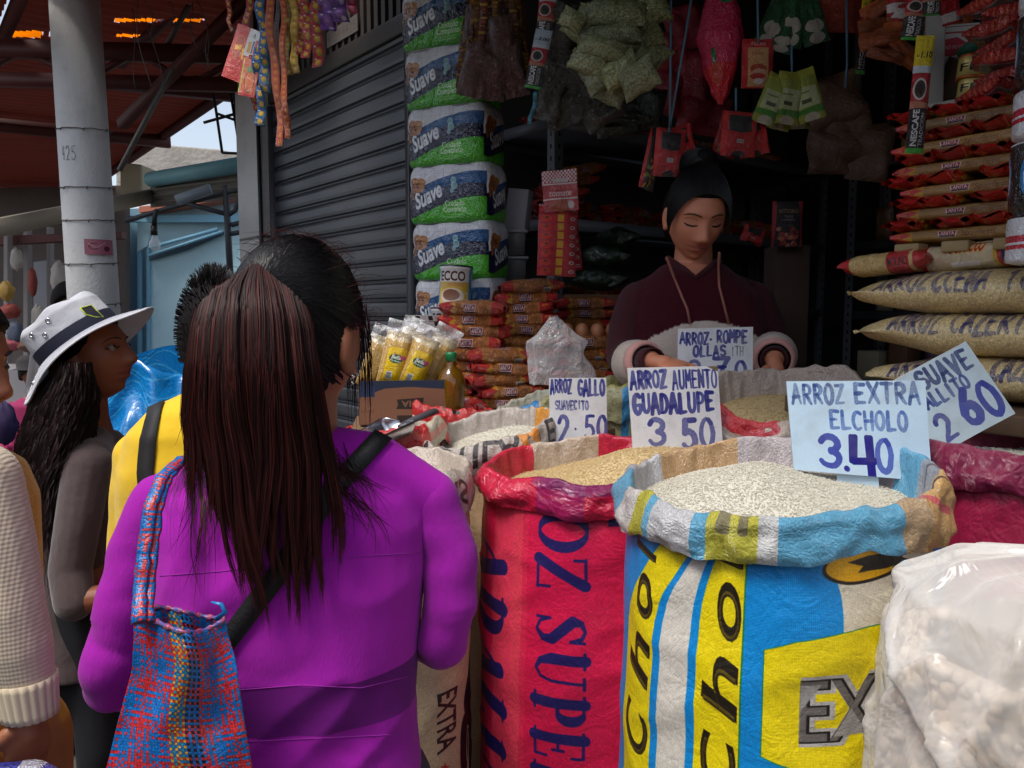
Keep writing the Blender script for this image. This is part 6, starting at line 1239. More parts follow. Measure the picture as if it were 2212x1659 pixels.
for k, (u, v, w, h) in enumerate(((1800, 220, 130, 110), (1830, 290, 100, 120), (1790, 330, 90, 90), (1880, 330, 90, 120))): pouch('dark_bag', 'dim brown crinkled bag in the shade right of the spice sachets, %s' % ('topmost', 'second', 'left', 'right')[k], 'bag', u, v, w, h, 2.55, 8 * (k - 2), mat('dim_brown_bag', S(124, 90, 70), .22, coat=.9, wrinkle=1.2, wscale=22) if k == 0 else bpy.data.materials['dim_brown_bag'], k + 150, .07, 'dim brown bags in the shade', 0, 1.5)
M_str = mat('blue_string', S(90, 120, 140), .7)
for k, P in enumerate(([(1555, -40), (1556, -20)], [(1590, 190), (1590, 240)], [(1710, 100), (1711, 168)], [(1500, -40), (1470, 140), (1445, 285)], [(1450, -40), (1447, 285)], [(1828, -40), (1830, 140), (1826, 190)], [(1636, -40), (1638, 92)])):
    tag(MB().tube([Q(u, v, 2.24) for u, v in P], .0035, 6).build('string', M_str), 'thin blue grey string hanging down among the sachets', 'string', 'strings hanging among the sachets')
# tomato paste sachets
def ft(c):
    c.a[:] = np.array((176, 22, 36)) / 255
    for j in range(8): c.rect(0, 100 * j, 240, 100 * j + 4, (120, 14, 26)); c.ell(44, 100 * j + 52, 34, 38, (206, 40, 24)); c.poly([(44 + 22 * math.cos(q * .63) * (1 if q % 2 else .3), 100 * j + 40 + 22 * math.sin(q * .63) * (1 if q % 2 else .3)) for q in range(10)], (40, 70, 30)); c.ell(210, 100 * j + 50, 17, 20, (196, 180, 170)); c.ell(210, 100 * j + 50, 9, 11, (150, 40, 40)); c.rect(112, 100 * j + 4, 152, 100 * j + 84, (206, 150, 20))
    for k in range(16): c.rect(14 * k % 110, 14 * (k // 8), 14 * k % 110 + 7, 14 * (k // 8) + 7, (220, 210, 206))
c = Cv(240, 800); ft(c); M_tom = glossy('tomato_sachet', c.img('tomato_strip_print'), .6, 40)
for k, (u, v, w, h, Y, a, lb) in enumerate(((1204, 520, 84, 150, 2.5, 2, 'front strip of red tomato paste sachets with a yellow band'), (1212, 515, 80, 140, 2.54, -6, 'rear strip of red tomato paste sachets'))):
    pouch('tomato_sachet_strip', lb, 'tomato sachets', u, v, w, h, Y, a, M_tom, k + 160, .03, 'tomato paste sachet strips', 8, .7)
c = Cv(240, 240, (176, 26, 36))
for i in range(20):
    for j in range(6):
        if (i + j) % 2: c.rect(12 * i, 12 * j, 12 * i + 12, 12 * j + 12, (214, 200, 200))
c.rect(0, 76, 240, 84, (220, 200, 196)); c.text('Pasta de', 60, 112, 34, (214, 120, 110), width=100); c.text('tomate', 40, 152, 56, (226, 200, 196), bold=.01, shear=.2, width=160); c.rect(0, 164, 240, 172, (220, 200, 196)); c.ell(120, 205, 90, 34, (170, 70, 40)); c.ell(190, 206, 22, 24, (206, 190, 180)); c.rect(70, 50, 180, 72, (190, 176, 170))
pouch('tomato_card', 'red checked card reading Pasta de tomate above the sachet strips', 'card', 1210, 412, 74, 86, 2.48, -4, glossy('tomato_card', c.img('tomato_card_print'), .3), 170, .01, None, -6, .6)
# ---------------------------------------------------------------- people
def remesh(mb, voxel, smooth=4, fac=.5):
    me = mb.mesh('tmp', []) if False else None
    me = bpy.data.meshes.new('tmp'); me.from_pydata(mb.v, [], mb.f); o = bpy.data.objects.new('tmp', me); COL.objects.link(o)
    r = o.modifiers.new('r', 'REMESH'); r.mode = 'VOXEL'; r.voxel_size = voxel
    if smooth: s_ = o.modifiers.new('s', 'SMOOTH'); s_.iterations = smooth; s_.factor = fac
    bpy.context.view_layer.update()
    out = bpy.data.meshes.new_from_object(o.evaluated_get(bpy.context.evaluated_depsgraph_get()))
    bpy.data.objects.remove(o); bpy.data.meshes.remove(me)
    out.polygons.foreach_set('use_smooth', [True] * len(out.polygons)); return out
def link(name, me, mats, parent=None):
    me.materials.clear()
    for m in (mats if isinstance(mats, list) else [mats]): me.materials.append(m)
    me.name = name; o = bpy.data.objects.new(name, me); COL.objects.link(o); attach(o, parent); return o
def bvh_of(me): return BVHTree.FromPolygons([v.co[:] for v in me.vertices], [p.vertices[:] for p in me.polygons])
CAMP = Vector((0, 0, CAMZ))
def cast(bv, u, v, off=.001):
    d = (Q(u, v, 1) - CAMP).normalized(); h = bv.ray_cast(CAMP, d)
    nn = h[1] if h[0] is None or h[1].dot(d) < 0 else -h[1]; return (h[0] + nn * off, nn) if h[0] is not None else (None, None)
def frame(fwd, up):
    y = Vector(fwd).normalized(); x = y.cross(Vector(up)).normalized(); z = x.cross(y); return Matrix((x, y, z)).transposed()
G = lambda a, s: math.exp(-(a / s) ** 2)
def head_pt(x, y, z):                 # unit-sphere direction to a face, metres; +y is the face, +x the person's right when x = fwd x up
    px, py, pz = .073 * x, .094 * y, .116 * z
    low = max(0, -z)
    px *= 1 - .28 * low ** 1.7; py *= 1 - (.05 * low ** 1.5 if y > 0 else .28 * low ** 1.3)
    if y > 0:
        ax = abs(px); f = min(1, y * 2.2)
        py *= 1 - .04 * (1 - abs(x)) * 0
        ridge = G(px, .0125 + .007 * max(0, min(1, (-pz - .01) / .03))) * (max(0, min(1, (.012 - pz) / .045)) * .0215) * (1 if pz > -.046 else max(0, 1 - (-pz - .046) / .010))
        d = ridge + .004 * G(px, .013) * G(pz + .036, .011) + .006 * G(ax - .014, .007) * G(pz + .040, .008)
        d += -.011 * G(ax - .033, .019) * G(pz - .002, .013) + .0065 * G(ax - .033, .013) * G(pz - .000, .0085) + .005 * G(pz - .022, .010) * G(ax - .028, .026)
        d += .0105 * G(px, .023) * G(pz + .060, .0060) + .0115 * G(px, .020) * G(pz + .0735, .0065) - .004 * G(px, .027) * G(pz + .0665, .0025) - .004 * G(px, .016) * G(pz + .088, .006)
        d += .013 * G(px, .022) * G(pz + .101, .014) + .004 * G(ax - .045, .02) * G(pz + .03, .022) - .003 * G(px, .004) * G(pz + .050, .005)
        py += d * f
    return px, py, pz
def head_add(mb, c, M, sc=1.0, ears=True, nu=120, nv=120):
    c = Vector(c); b = len(mb.v)
    def fn(u, v):
        a = 2 * math.pi * u; p = math.pi * (v - .5); x, y, z = math.cos(p) * math.cos(a), math.cos(p) * math.sin(a), math.sin(p)
        return c + M @ (Vector(head_pt(x, y, z)) * sc)
    # closed sphere
    P = [[fn(i / nu, j / nv) for i in range(nu)] for j in range(1, nv)]
    mb.v.append(tuple(fn(0, 0))); 
    for row in P: mb.v.extend(tuple(q) for q in row)
    mb.v.append(tuple(fn(0, 1))); top = len(mb.v) - 1
    for i in range(nu):
        i2 = (i + 1) % nu; mb.face((b, b + 1 + i2, b + 1 + i)); mb.face((b + 1 + (nv - 2) * nu + i, b + 1 + (nv - 2) * nu + i2, top))
        for j in range(nv - 2): mb.face((b + 1 + j * nu + i, b + 1 + j * nu + i2, b + 1 + (j + 1) * nu + i2, b + 1 + (j + 1) * nu + i))
    if ears:
        for s in (-1, 1):
            E = M @ Matrix.Rotation(s * .35, 3, 'Z')
            mb.ball(c + M @ Vector((s * .074, -.004, -.012)) * sc, (.007 * sc, .017 * sc, .031 * sc), E)
            mb.ball(c + M @ Vector((s * .075, .002, -.036)) * sc, (.006 * sc, .009 * sc, .010 * sc), E)
def loft(mb, secs, n=28):              # closed stack of horizontal ellipses (centre, rx, ry, yaw)
    b = len(mb.v)
    for c, rx, ry, yw in secs:
        c = Vector(c)
        for k in range(n):
            a = 2 * math.pi * k / n; x, y = rx * math.copysign(abs(math.cos(a)) ** .85, math.cos(a)), ry * math.copysign(abs(math.sin(a)) ** .85, math.sin(a)); mb.v.append((c.x + x * math.cos(yw) - y * math.sin(yw), c.y + x * math.sin(yw) + y * math.cos(yw), c.z))
    for i in range(len(secs) - 1):
        for k in range(n): k2 = (k + 1) % n; mb.face((b + i * n + k, b + (i + 1) * n + k, b + (i + 1) * n + k2, b + i * n + k2))
    mb.face(tuple(b + k for k in range(n))); mb.face(tuple(b + (len(secs) - 1) * n + k for k in reversed(range(n))))
def hand_add(mb, wrist, d, palm_n, sc=1.0, curl=.5, thumb=1):      # palm, four fingers of different lengths, thumb off the side
    d = Vector(d).normalized(); n = Vector(palm_n); n = (n - d * n.dot(d)).normalized(); s = d.cross(n).normalized(); w = Vector(wrist)
    mb.chain([(w, .022 * sc), (w + d * .035 * sc, .024 * sc)])
    M = Matrix((s, d, n)).transposed(); mb.ball(w + d * .055 * sc, (.039 * sc, .045 * sc, .016 * sc), M)
    for k, (o, L_) in enumerate(((-.029, .062), (-.0095, .074), (.0105, .070), (.029, .056))):
        p = w + d * .088 * sc + s * o * 1.12 * sc; a = 0; pts = [(p - d * .02 * sc, .0088 * sc)]; dirv = d + s * o * 2.2
        for q in range(3):
            a += curl * (.55 + .2 * k * .3); e = (dirv.normalized() * math.cos(a) + n * math.sin(a)); p = p + e * L_ * (.42, .33, .25)[q] * sc; pts.append((p, (.0084, .0077, .0066)[q] * sc))
        mb.chain(pts, 10)
    p = w + d * .025 * sc - s * thumb * .03 * sc
    mb.chain([(p, .013 * sc), (p + (d * .6 - s * thumb * .7 + n * .35) * .038 * sc, .0105 * sc), (p + (d * 1.2 - s * thumb * .85 + n * .8) * .05 * sc, .0085 * sc)], 10)
def legs(mb, x, y, zh, hw=.09, r=1.0, face=(0, 1)):
    f = Vector((face[0], face[1], 0)).normalized(); s = Vector((f.y, -f.x, 0))
    for k in (-1, 1):
        h = Vector((x, y, zh)) + s * hw * k; kn = Vector((x, y, zh * .53)) + s * hw * k + f * .02; an = Vector((x, y, .08)) + s * hw * k
        mb.chain([(h, .088 * r), (kn, .058 * r), (kn + Vector((0, 0, -.12)), .055 * r), (an, .038 * r)]); mb.ball(an + f * .06 - Vector((0, 0, .035)), (.04, .10, .042), frame((f.x, f.y, 0), (0, 0, 1)))
M_skin = mat('skin_shade', S(150, 92, 66), .5, var=(25, .12), spec=.35, sss=.08); M_skin2 = mat('skin_warm', S(170, 104, 76), .5, var=(25, .12), spec=.35, sss=.08)
def hairmat(name, c, c2): return mat(name, c, .55, isl=.6, col2=c2, spec=.18)
M_hair = hairmat('dark_hair', S(30, 22, 22), S(52, 34, 32)); M_hair_b = mat('hair_base', S(17, 13, 13), .75, bump=(90, .004, (1, 1, .12)), spec=.15)
M_hair_r = hairmat('reddish_hair', S(32, 14, 13), S(78, 31, 26)); M_hair_k = mat('black_hair', S(17, 15, 16), .42, isl=.5, col2=S(36, 31, 32), spec=.25)
def strands(mb, fn, n, seg, w, seed, out=Vector((0, -1, 0))):
    rs = random.Random(seed)
    for k in range(n):
        pts = fn(rs)
        if not pts: continue
        ww = w * rs.uniform(.5, 1.3); b = len(mb.v); m = len(pts)
        for i, p in enumerate(pts):
            t = pts[min(i + 1, m - 1)] - pts[max(i - 1, 0)]; s = t.cross(out); s = s.normalized() if s.length > 1e-9 else Vector((1, 0, 0))
            q = ww * (1 - .85 * (i / (m - 1)) ** 3) / 2; mb.v.append(tuple(p - s * q)); mb.v.append(tuple(p + s * q))
        for i in range(m - 1): mb.face((b + 2 * i, b + 2 * i + 1, b + 2 * i + 3, b + 2 * i + 2), [(0, i / m), (1, i / m), (1, (i + 1) / m), (0, (i + 1) / m)])
def strap(bv, pts, w, off=.003, n=40):
    P = []; N = []
    for i in range(n + 1):
        t = i / n * (len(pts) - 1); k = min(int(t), len(pts) - 2); u, v = lerp(pts[k][0], pts[k + 1][0], t - k), lerp(pts[k][1], pts[k + 1][1], t - k)
        a, nn = cast(bv, u, v, off)
        if a is not None: P.append(a); N.append(nn)
    m = MB()
    for i, (p, nn) in enumerate(zip(P, N)):
        t = P[min(i + 1, len(P) - 1)] - P[max(i - 1, 0)]; s = t.cross(nn).normalized() * w / 2; m.v += [tuple(p - s), tuple(p + s)]
    for i in range(len(P) - 1): m.face((2 * i, 2 * i + 1, 2 * i + 3, 2 * i + 2), [(0, i * .25), (1, i * .25), (1, (i + 1) * .25), (0, (i + 1) * .25)])
    return m
def hair_cap(mb, c, M, sc, th=.010, front=.062, temple=.01, neck=-.075, nu=90, nv=90, soft=.014):
    c = Vector(c)
    def fn(u, v):
        a = 2 * math.pi * u; p = math.pi * (v - .5); x, y, z = math.cos(p) * math.cos(a), math.cos(p) * math.sin(a), math.sin(p)
        hx, hy, hz_ = .073 * x, .094 * y, .116 * z
        lim = sinterp(y, [(-.9, neck), (-.4, neck + .01), (-.08, temple - .005), (.15, temple + .012), (.38, temple + .030), (.55, front - .006), (.8, front), (1, front + .006)])
        k = max(0, min(1, (hz_ - lim) / soft + .5)); k = k * k * (3 - 2 * k)
        return c + M @ (Vector((hx, hy, hz_)) * sc + Vector((x, y, z)) * (lerp(-.016, th, k) + .002 * k * nz(x * 3, y * 3, z * 2)))
    b = len(mb.v); mb.grid(fn, nu, nv); return mb
# ---- woman in purple, seen from behind
pw = thing('person', 'woman seen from behind in a purple long sleeved top with long dark reddish hair', 'person', (Q(630, 673, 1.06).x, 1.06, 0))
Yb = 1.07
hc = Q(648, 722, 1.045); HM = frame((.42, .9, .02), (0, 0, 1))
bod = MB(); head_add(bod, hc, HM, .97, nu=80, nv=80)
bod.ball(hc + HM @ Vector((.079, -.006, -.02)), (.011, .021, .034), HM @ Matrix.Rotation(.4, 3, 'Z')); bod.ball(hc + HM @ Vector((.080, .002, -.046)), (.008, .010, .012), HM)
bod.chain([(Q(645, 850, 1.05), .052), (Q(640, 985, 1.06), .056)])
SEC = [(985, 640, 90, .07), (1020, 640, 190, .09), (1060, 636, 270, .108), (1120, 634, 296, .118), (1220, 634, 294, .125), (1320, 634, 286, .122), (1420, 640, 272, .118), (1500, 648, 262, .116), (1580, 650, 264, .12), (1680, 648, 285, .135), (1800, 640, 300, .145)]
def secs(d, SE, Y, yw=0): return [(Q(u, v, Y), PX(h, Y) - d, ry - d, yw) for v, u, h, ry in SE]
loft(bod, secs(.010, SEC, Yb))
armR = [(930, 1075, 1.075, 62), (972, 1200, 1.07, 62), (972, 1310, 1.06, 62), (956, 1392, 1.07, 58), (930, 1390, 1.22, 44), (905, 1370, 1.34, 34)]
armL = [(340, 1085, 1.05, 62), (292, 1200, 1.035, 58), (262, 1320, 1.02, 58), (236, 1440, 1.01, 62), (240, 1475, 1.03, 62), (300, 1490, 1.16, 48), (360, 1480, 1.28, 36)]
def armc(A, k): return [(Q(u, v, Y), PX(r, Y) * k) for u, v, Y, r in A]
bod.chain(armc(armR, .84)); bod.chain(armc(armL, .84))
hand_add(bod, Q(900, 1365, 1.35), (-.2, 1, .1), (0, 0, -1), .95, .4, -1); hand_add(bod, Q(372, 1475, 1.29), (.2, 1, .1), (0, 0, -1), .95, .4, 1)
legs(bod, pw.location.x, 1.07, .78, .085, .95)
link('body', remesh(bod, .006, 4), M_skin, pw)
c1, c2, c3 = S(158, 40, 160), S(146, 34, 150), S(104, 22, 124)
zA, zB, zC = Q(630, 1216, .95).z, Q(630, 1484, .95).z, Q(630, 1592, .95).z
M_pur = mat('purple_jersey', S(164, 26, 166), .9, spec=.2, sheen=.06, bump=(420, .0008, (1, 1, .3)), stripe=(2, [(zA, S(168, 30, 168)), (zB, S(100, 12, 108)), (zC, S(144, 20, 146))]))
M_purs = mat('purple_sleeve', S(166, 30, 166), .9, spec=.2, sheen=.08, var=(180, .22, (1, 1, .2)), bump=(420, .0008, (1, 1, .3)))
sh_ = MB(); loft(sh_, secs(0, SEC, Yb))
sh_.chain([(Q(640, 1005, 1.06), .06), (Q(480, 1040, 1.06), .05), (Q(345, 1085, 1.055), PX(62, 1.05))]); sh_.chain([(Q(660, 1005, 1.06), .06), (Q(800, 1010, 1.065), .050), (Q(925, 1072, 1.075), PX(62, 1.07))])
mshirt = remesh(sh_, .006, 5)
for v in mshirt.vertices: v.co += Vector((0, -1, 0)) * (.010 * max(0, 1 - 3 * abs(nz(v.co.x * 5 + 3, v.co.z * 9 - v.co.x * 6, 2))) * max(0, min(1, (1.20 - v.co.z) / .15)) + .008 * nz(v.co.x * 7, v.co.y * 3, v.co.z * 16) * max(0, min(1, (1.12 - v.co.z) / .2)) + .004 * nz(v.co.x * 22, 4, v.co.z * 46 + v.co.x * 20) * max(0, min(1, (.93 - v.co.z) / .05)))
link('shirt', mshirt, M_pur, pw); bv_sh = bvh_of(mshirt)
for A in (armR, armL):
    m = MB(); m.chain(armc(A[:-1], 1.0)); me = remesh(m, .005, 5)
    for v in me.vertices: v.co += v.normal * (.004 * nz(v.co.x * 16, v.co.y * 16, v.co.z * 26) - .004 * max(0, 1 - 3.2 * abs(nz(v.co.x * 6, v.co.y * 6 + 2, v.co.z * 13))) ** 1.5 * (1 if abs(v.co.z - Q(0, 1390, 1.05).z) < .05 else .12))
    link('sleeve', me, M_purs, pw)
M_seam = mat('seam_thread', S(146, 34, 150), .9)
for line in ([(346, 1244), (480, 1234), (640, 1214), (800, 1200), (905, 1194)], [(520, 1490), (650, 1480), (780, 1486), (880, 1462)], [(530, 1602), (700, 1594), (890, 1585)]):
    pts = []
    for i in range(60):
        t = i / 59 * (len(line) - 1); k = min(int(t), len(line) - 2); a, nn = cast(bv_sh, lerp(line[k][0], line[k + 1][0], t - k), lerp(line[k][1], line[k + 1][1], t - k), .0002)
        if a is not None: pts.append(a)
    if len(pts) > 2: MB().tube(pts, .0007, 5).build('seam', M_seam, pw)
tr_ = MB(); tr_.chain([(Q(636, 1720, Yb), .15), (Q(636, 1820, Yb), .145)]); legs(tr_, pw.location.x, 1.07, .76, .088, 1.12); link('trousers', remesh(tr_, .012, 3), mat('dark_denim', S(40, 46, 60), .8, var=(30, .3)), pw)
# hair: cap, gathered tail of strands, loose ends
cap = MB(); hair_cap(cap, hc, HM, .97, .012, .05, .0, -.12, soft=.045); link('hair_cap', cap.mesh('hair_cap', [M_hair_b]), M_hair_b, pw)
hs = MB()
LE = [(570, 505), (620, 436), (700, 412), (800, 403), (900, 403), (1000, 424), (1100, 436), (1200, 468), (1290, 515), (1380, 540)]
RE = [(570, 600), (620, 650), (700, 676), (800, 690), (900, 700), (1000, 706), (1100, 700), (1200, 686), (1290, 672), (1380, 660)]
_rc = random.Random(77); CL = []
for k in range(95):
    q = (k + _rc.uniform(-.4, 1.4)) / 95; q = max(0, min(1, q))
    CL.append((q, interp(q, [(0, 1040), (.12, 1130), (.25, 1230), (.38, 1290), (.5, 1180), (.62, 1170), (.78, 1280), (.9, 1230), (1, 1120)]) + _rc.gauss(-40, 65), _rc.uniform(0, 6.28), _rc.uniform(2, 9), _rc.gauss(0, 26), _rc.random(), _rc.uniform(60, 110)))
def tail(rs):
    q0, ve, ph, am, drift, dq, wl = CL[rs.randrange(95)]; q = max(0, min(1, q0 + rs.gauss(0, .014))); vend = ve + rs.gauss(0, 26); dq = max(0, min(1, dq + rs.gauss(0, .12))); pts = []; du = rs.gauss(0, 2.2); v0 = 566 + 95 * (2 * q - 1) ** 2 + rs.uniform(0, 40) + rs.random() ** 3 * 160
    for i in range(19):
        t = i / 18; v = lerp(v0, vend, t); l, r = interp(v, LE), interp(v, RE); tight = 1 - .75 * t ** 3
        u = lerp(l, r, q0 + (q - q0) * tight) + am * math.sin(v / wl + ph) * t + drift * t * t + du * t + 9 * math.sin(v / 170 + q0 * 7) * t
        bul = math.sqrt(max(0, 1 - (2 * q - 1) ** 2)); dep = .048 * bul * (.35 + .65 * dq) * interp(t, [(0, .25), (.12, .8), (.3, 1), (1, .55)])
        Yc = interp(v, [(560, .965), (600, .945), (660, .93), (800, .925), (950, .935), (1100, .938), (1400, .945)]) - dep; pts.append(Q(u, v, Yc))
    return pts
strands(hs, tail, 6000, 19, .0012, 5)
_g = (HM.transposed() @ (Q(548, 612, .95) - hc)).normalized()
def crown(rs):                        # combed back from the hairline and nape to the gather
    ph = rs.uniform(-2.3, 2.3); st = Vector((math.sin(ph), rs.uniform(-.1, .5) if abs(ph) < 1.5 else rs.uniform(-.7, -.1), math.cos(ph))).normalized(); en = (_g + Vector((rs.gauss(0, .10), 0, rs.gauss(0, .08)))).normalized(); pts = []
    for i in range(10):
        t = i / 9; l_ = st.lerp(en, t).normalized(); k = 1 / math.sqrt((l_.x / .073) ** 2 + (l_.y / .094) ** 2 + (l_.z / .116) ** 2); pts.append(hc + HM @ (l_ * (k * .97 + .0135 + .004 * math.sin(t * 3.1) + rs.uniform(-.0008, .0008))))
    return pts
hs2 = MB(); strands(hs2, crown, 2600, 10, .0017, 6); link('crown_hair', hs2.mesh('crown_hair', [M_hair_k]), M_hair_k, pw)
def wisp(rs):
    side = rs.random(); u0, v0 = (rs.uniform(700, 750), rs.uniform(960, 1060)) if side < .4 else (rs.uniform(410, 470), rs.uniform(880, 1100)); pts = []
    du, dv = (rs.uniform(20, 130), rs.uniform(60, 150)) if side < .4 else (rs.uniform(-50, 20), rs.uniform(120, 260)); cv = rs.uniform(-30, 30)
    for i in range(10):
        t = i / 9; a, nn = cast(bv_sh, u0 + du * t + cv * math.sin(t * 3.1), v0 + dv * t, .006)
        pts.append(a if a is not None else Q(u0 + du * t, v0 + dv * t, .93))
    return pts
strands(hs, wisp, 110, 10, .0010, 7)
def fly(rs):
    a = rs.uniform(-1.3, 1.5); p = hc + Vector((math.sin(a) * .088, rs.uniform(-.06, .04), math.cos(a) * .124)); d = Vector((math.sin(a), rs.uniform(-.3, .3), math.cos(a) * .8)) * rs.uniform(.005, .022); s = Vector((rs.uniform(-1, 1), 0, rs.uniform(-.3, .3))) * .05
    return [p - s * .8 - d * .5, p - s * .3 + d * .5, p + s * .2 + d, p + s * .8 + d * .5]
strands(hs, fly, 130, 4, .0007, 8)
def side_fall(rs):                    # hair in front of the ear on the right
    u0, v0 = rs.uniform(740, 796), rs.uniform(650, 760); pts = []; L_ = rs.uniform(80, 200)
    for i in range(8): t = i / 7; pts.append(Q(u0 + 8 * math.sin(t * 2) + rs.uniform(0, 3), v0 + L_ * t, 1.08 + .02 * t))
    return pts
strands(hs, side_fall, 70, 8, .0012, 9)
link('hair', hs.mesh('hair', [M_hair_r]), M_hair_r, pw)
core = MB(); core.grid(lambda u, v: (lambda vv: Q(lerp(interp(vv, LE) + 16, interp(vv, RE) - 16, .5 - .5 * math.cos(2 * math.pi * u)), vv, interp(vv, [(560, .952), (640, .937), (800, .933), (1100, .940), (1400, .945)]) - .022 * math.sin(2 * math.pi * u) * min(1, (1.02 - v) * 3)))(lerp(660, 1090, v)), 30, 24, flip=True); core.build('hair_core', M_hair_b, pw)
ea = HM @ Vector((.078, .004, -.05)); er = MB(); er.ball(hc + ea * .97 + Vector((.004, -.006, -.004)), .0042); er.ball(hc + ea * .97 + Vector((.004, -.007, -.013)), .0028); er.build('earring', mat('silver', S(220, 210, 200), .12, metal=1), pw)
so_ = strap(bv_sh, [(826, 944), (760, 1012), (690, 1100), (600, 1240), (540, 1320), (480, 1400), (440, 1470)], .026, .004); tag(so_.build('bag_strap', mat('black_strap', S(16, 15, 17), .6, bump=(200, .001)), solid=.003), 'black crossbody strap running diagonally over the purple top', 'strap')
# ---- woven plastic bag
def plaid():
    n = 88; cell = 8; warp = []; pal = {'R': (196, 44, 52), 'B': (14, 104, 180), 'Y': (206, 150, 30), 'K': (20, 18, 26), 'T': (40, 140, 150), 'P': (206, 70, 60)}
    seq = 'RRBRBBBBRBR' * 4 + 'YTYYTYKBKBK' + 'RRBRBBBBRBR' * 3; wef = 'RRRBRBBBBBRBR' * 6 + 'BBRRBBRRBB'
    c = Cv(n * cell, n * cell)
    for j in range(n):
        for i in range(n):
            k = (seq[i % 88] if (i + j) % 2 else ('R' if wef[j % len(wef)] == 'R' else 'B')); c.rect(i * cell, j * cell, i * cell + cell, j * cell + cell, pal[k])
            c.rect(i * cell, j * cell, i * cell + cell, j * cell + 1, (10, 10, 24), .35); c.rect(i * cell, j * cell, i * cell + 1, j * cell + cell, (10, 10, 24), .35)
            if (i * 7 + j * 3) % 5 == 0: c.rect(i * cell + 1, j * cell + 1, i * cell + cell - 1, j * cell + 3, (190, 190, 210), .25)
    c.speckle(.08, 4); return c.img('plaid_weave')
imp = plaid(); M_pl = mat('plaid_plastic', img=imp, rough=.35, coat=.2, wrinkle=.5, wscale=14, bump=(500, .0008))
wb = thing('woven_bag', 'red and blue checked woven plastic bag hanging from her left shoulder', 'bag', Q(390, 1500, .9))
BL_ = [(1325, 288), (1370, 290), (1450, 285), (1560, 255), (1660, 230), (1780, 205)]; BR_ = [(1325, 486), (1370, 492), (1420, 508), (1560, 528), (1660, 545), (1780, 560)]
for back in (0, 1):
    def bf(u, v):
        vt = lerp(1344, 1322, .5 + .5 * math.sin(u * 5 + 1)) + (26 * math.sin(u * 3.1) if not back else -18 * math.sin(u * 3.1)); vv = lerp(1800, vt, v); l, r = interp(vv, BL_), interp(vv, BR_)
        f_ = .012 * math.sin(u * 9 + 2.2 * (1 - v)) * (.4 + .6 * v) + .010 * nz(u * 5, v * 4, 3); d = .034 * math.sin(math.pi * u) * (1 - .4 * v)
        return Q(lerp(l, r, u) + 7 * math.sin(v * 9) * (1 - abs(2 * u - 1)), vv, (.872 + d if back else .862 - d) + f_)
    MB().grid(bf, 60, 50, flip=bool(back), uvfn=lambda a, b: (a * .52 + b * .06 + .25, b * .78)).build('bag_panel', M_pl, wb, solid=.0012)
def rim_pts(back):
    P = []
    for i in range(25):
        u = i / 24; vt = lerp(1344, 1322, .5 + .5 * math.sin(u * 5 + 1)) + (26 * math.sin(u * 3.1) if not back else -18 * math.sin(u * 3.1)); d = .034 * math.sin(math.pi * u) * .6
        P.append(Q(lerp(289, 487, u), vt, (.872 + d if back else .862 - d) + .012 * math.sin(u * 9) + .010 * nz(u * 5, 4, 3)))
    return P
for bk in (0, 1): MB().tube(rim_pts(bk), [.0028 + .0012 * math.sin(k * 2.3) for k in range(25)], 7).build('bag_rim', M_pl, wb)
for dY, du in ((0, 0), (.02, 16)):
    P = [(300 + du, 1345, .855), (303 + du, 1270, .885), (312 + du, 1180, .905), (326 + du * .8, 1090, .925), (350 + du * .6, 1030, .955), (392 + du * .4, 992, 1.0), (440, 985, 1.05)]
    m = MB(); Pq = [Q(u, v, Y + dY * .3 - .012) for u, v, Y in P]; nn = 30; pp = []
    for i in range(nn + 1): t = i / nn * (len(Pq) - 1); k = min(int(t), len(Pq) - 2); pp.append(Pq[k].lerp(Pq[k + 1], t - k) + Vector((.0016 * nz(i * .7, du, 1), 0, 0)))
    m.tube(pp, [.0085 + .002 * nz(i * .6, du, 5) for i in range(nn + 1)], 8, flat=.5); m.uv = [(a * .12, b * 1.1) for a, b in m.uv]; m.build('bag_strap', M_pl, wb)
MB().tube([Q(468, 1338, .85), Q(487, 1322, .845), Q(478, 1305, .845), Q(456, 1300, .846)], [.003, .003, .0025, .001], 6, flat=.3).build('loose_strip', mat('blue_strip', S(20, 110, 180), .35), wb)
# ---- shopkeeper
vw_ = thing('person', 'shopkeeper woman in a maroon and cream knitted sweater looking down behind the signs', 'person', (Q(1500, 673, 2.3).x, 2.3, .33))
Yv = 2.3; vc = Q(1502, 462, 2.25); VM = frame((.07, -.91, -.38), (.05, -.38, .91)); vs = 1.08
bod = MB(); head_add(bod, vc, VM, vs, nu=140, nv=140)
bod.chain([(Q(1499, 520, 2.30), .052), (Q(1496, 600, 2.32), .060)])
VSEC = [(572, 1497, 56, .06), (602, 1497, 92, .085), (640, 1500, 128, .105), (700, 1502, 140, .125), (740, 1500, 138, .13), (800, 1500, 134, .13), (880, 1500, 140, .135), (980, 1500, 150, .145)]
loft(bod, secs(.006, VSEC, Yv))
vaL = [(1378, 652, 2.30, 40), (1358, 706, 2.29, 40), (1350, 770, 2.27, 39), (1372, 785, 2.16, 37), (1405, 780, 2.07, 30)]
vaR = [(1630, 652, 2.31, 40), (1652, 706, 2.31, 39), (1668, 760, 2.29, 38), (1670, 768, 2.20, 36), (1672, 775, 2.14, 29)]
for A in (vaL, vaR): bod.chain(armc(A, .78))
hand_add(bod, Q(1412, 782, 2.05), (.75, -.55, -.12), (.1, .2, -1), .95, .42, -1); hand_add(bod, Q(1672, 782, 2.12), (.05, -.5, -.8), (-.2, .6, -.6), .95, .35, 1)
legs(bod, Q(1500, 673, 2.3).x, 2.3, 1.02, .085, 1.0, (0, -1))
mb_v = remesh(bod, .0042, 1, .4)
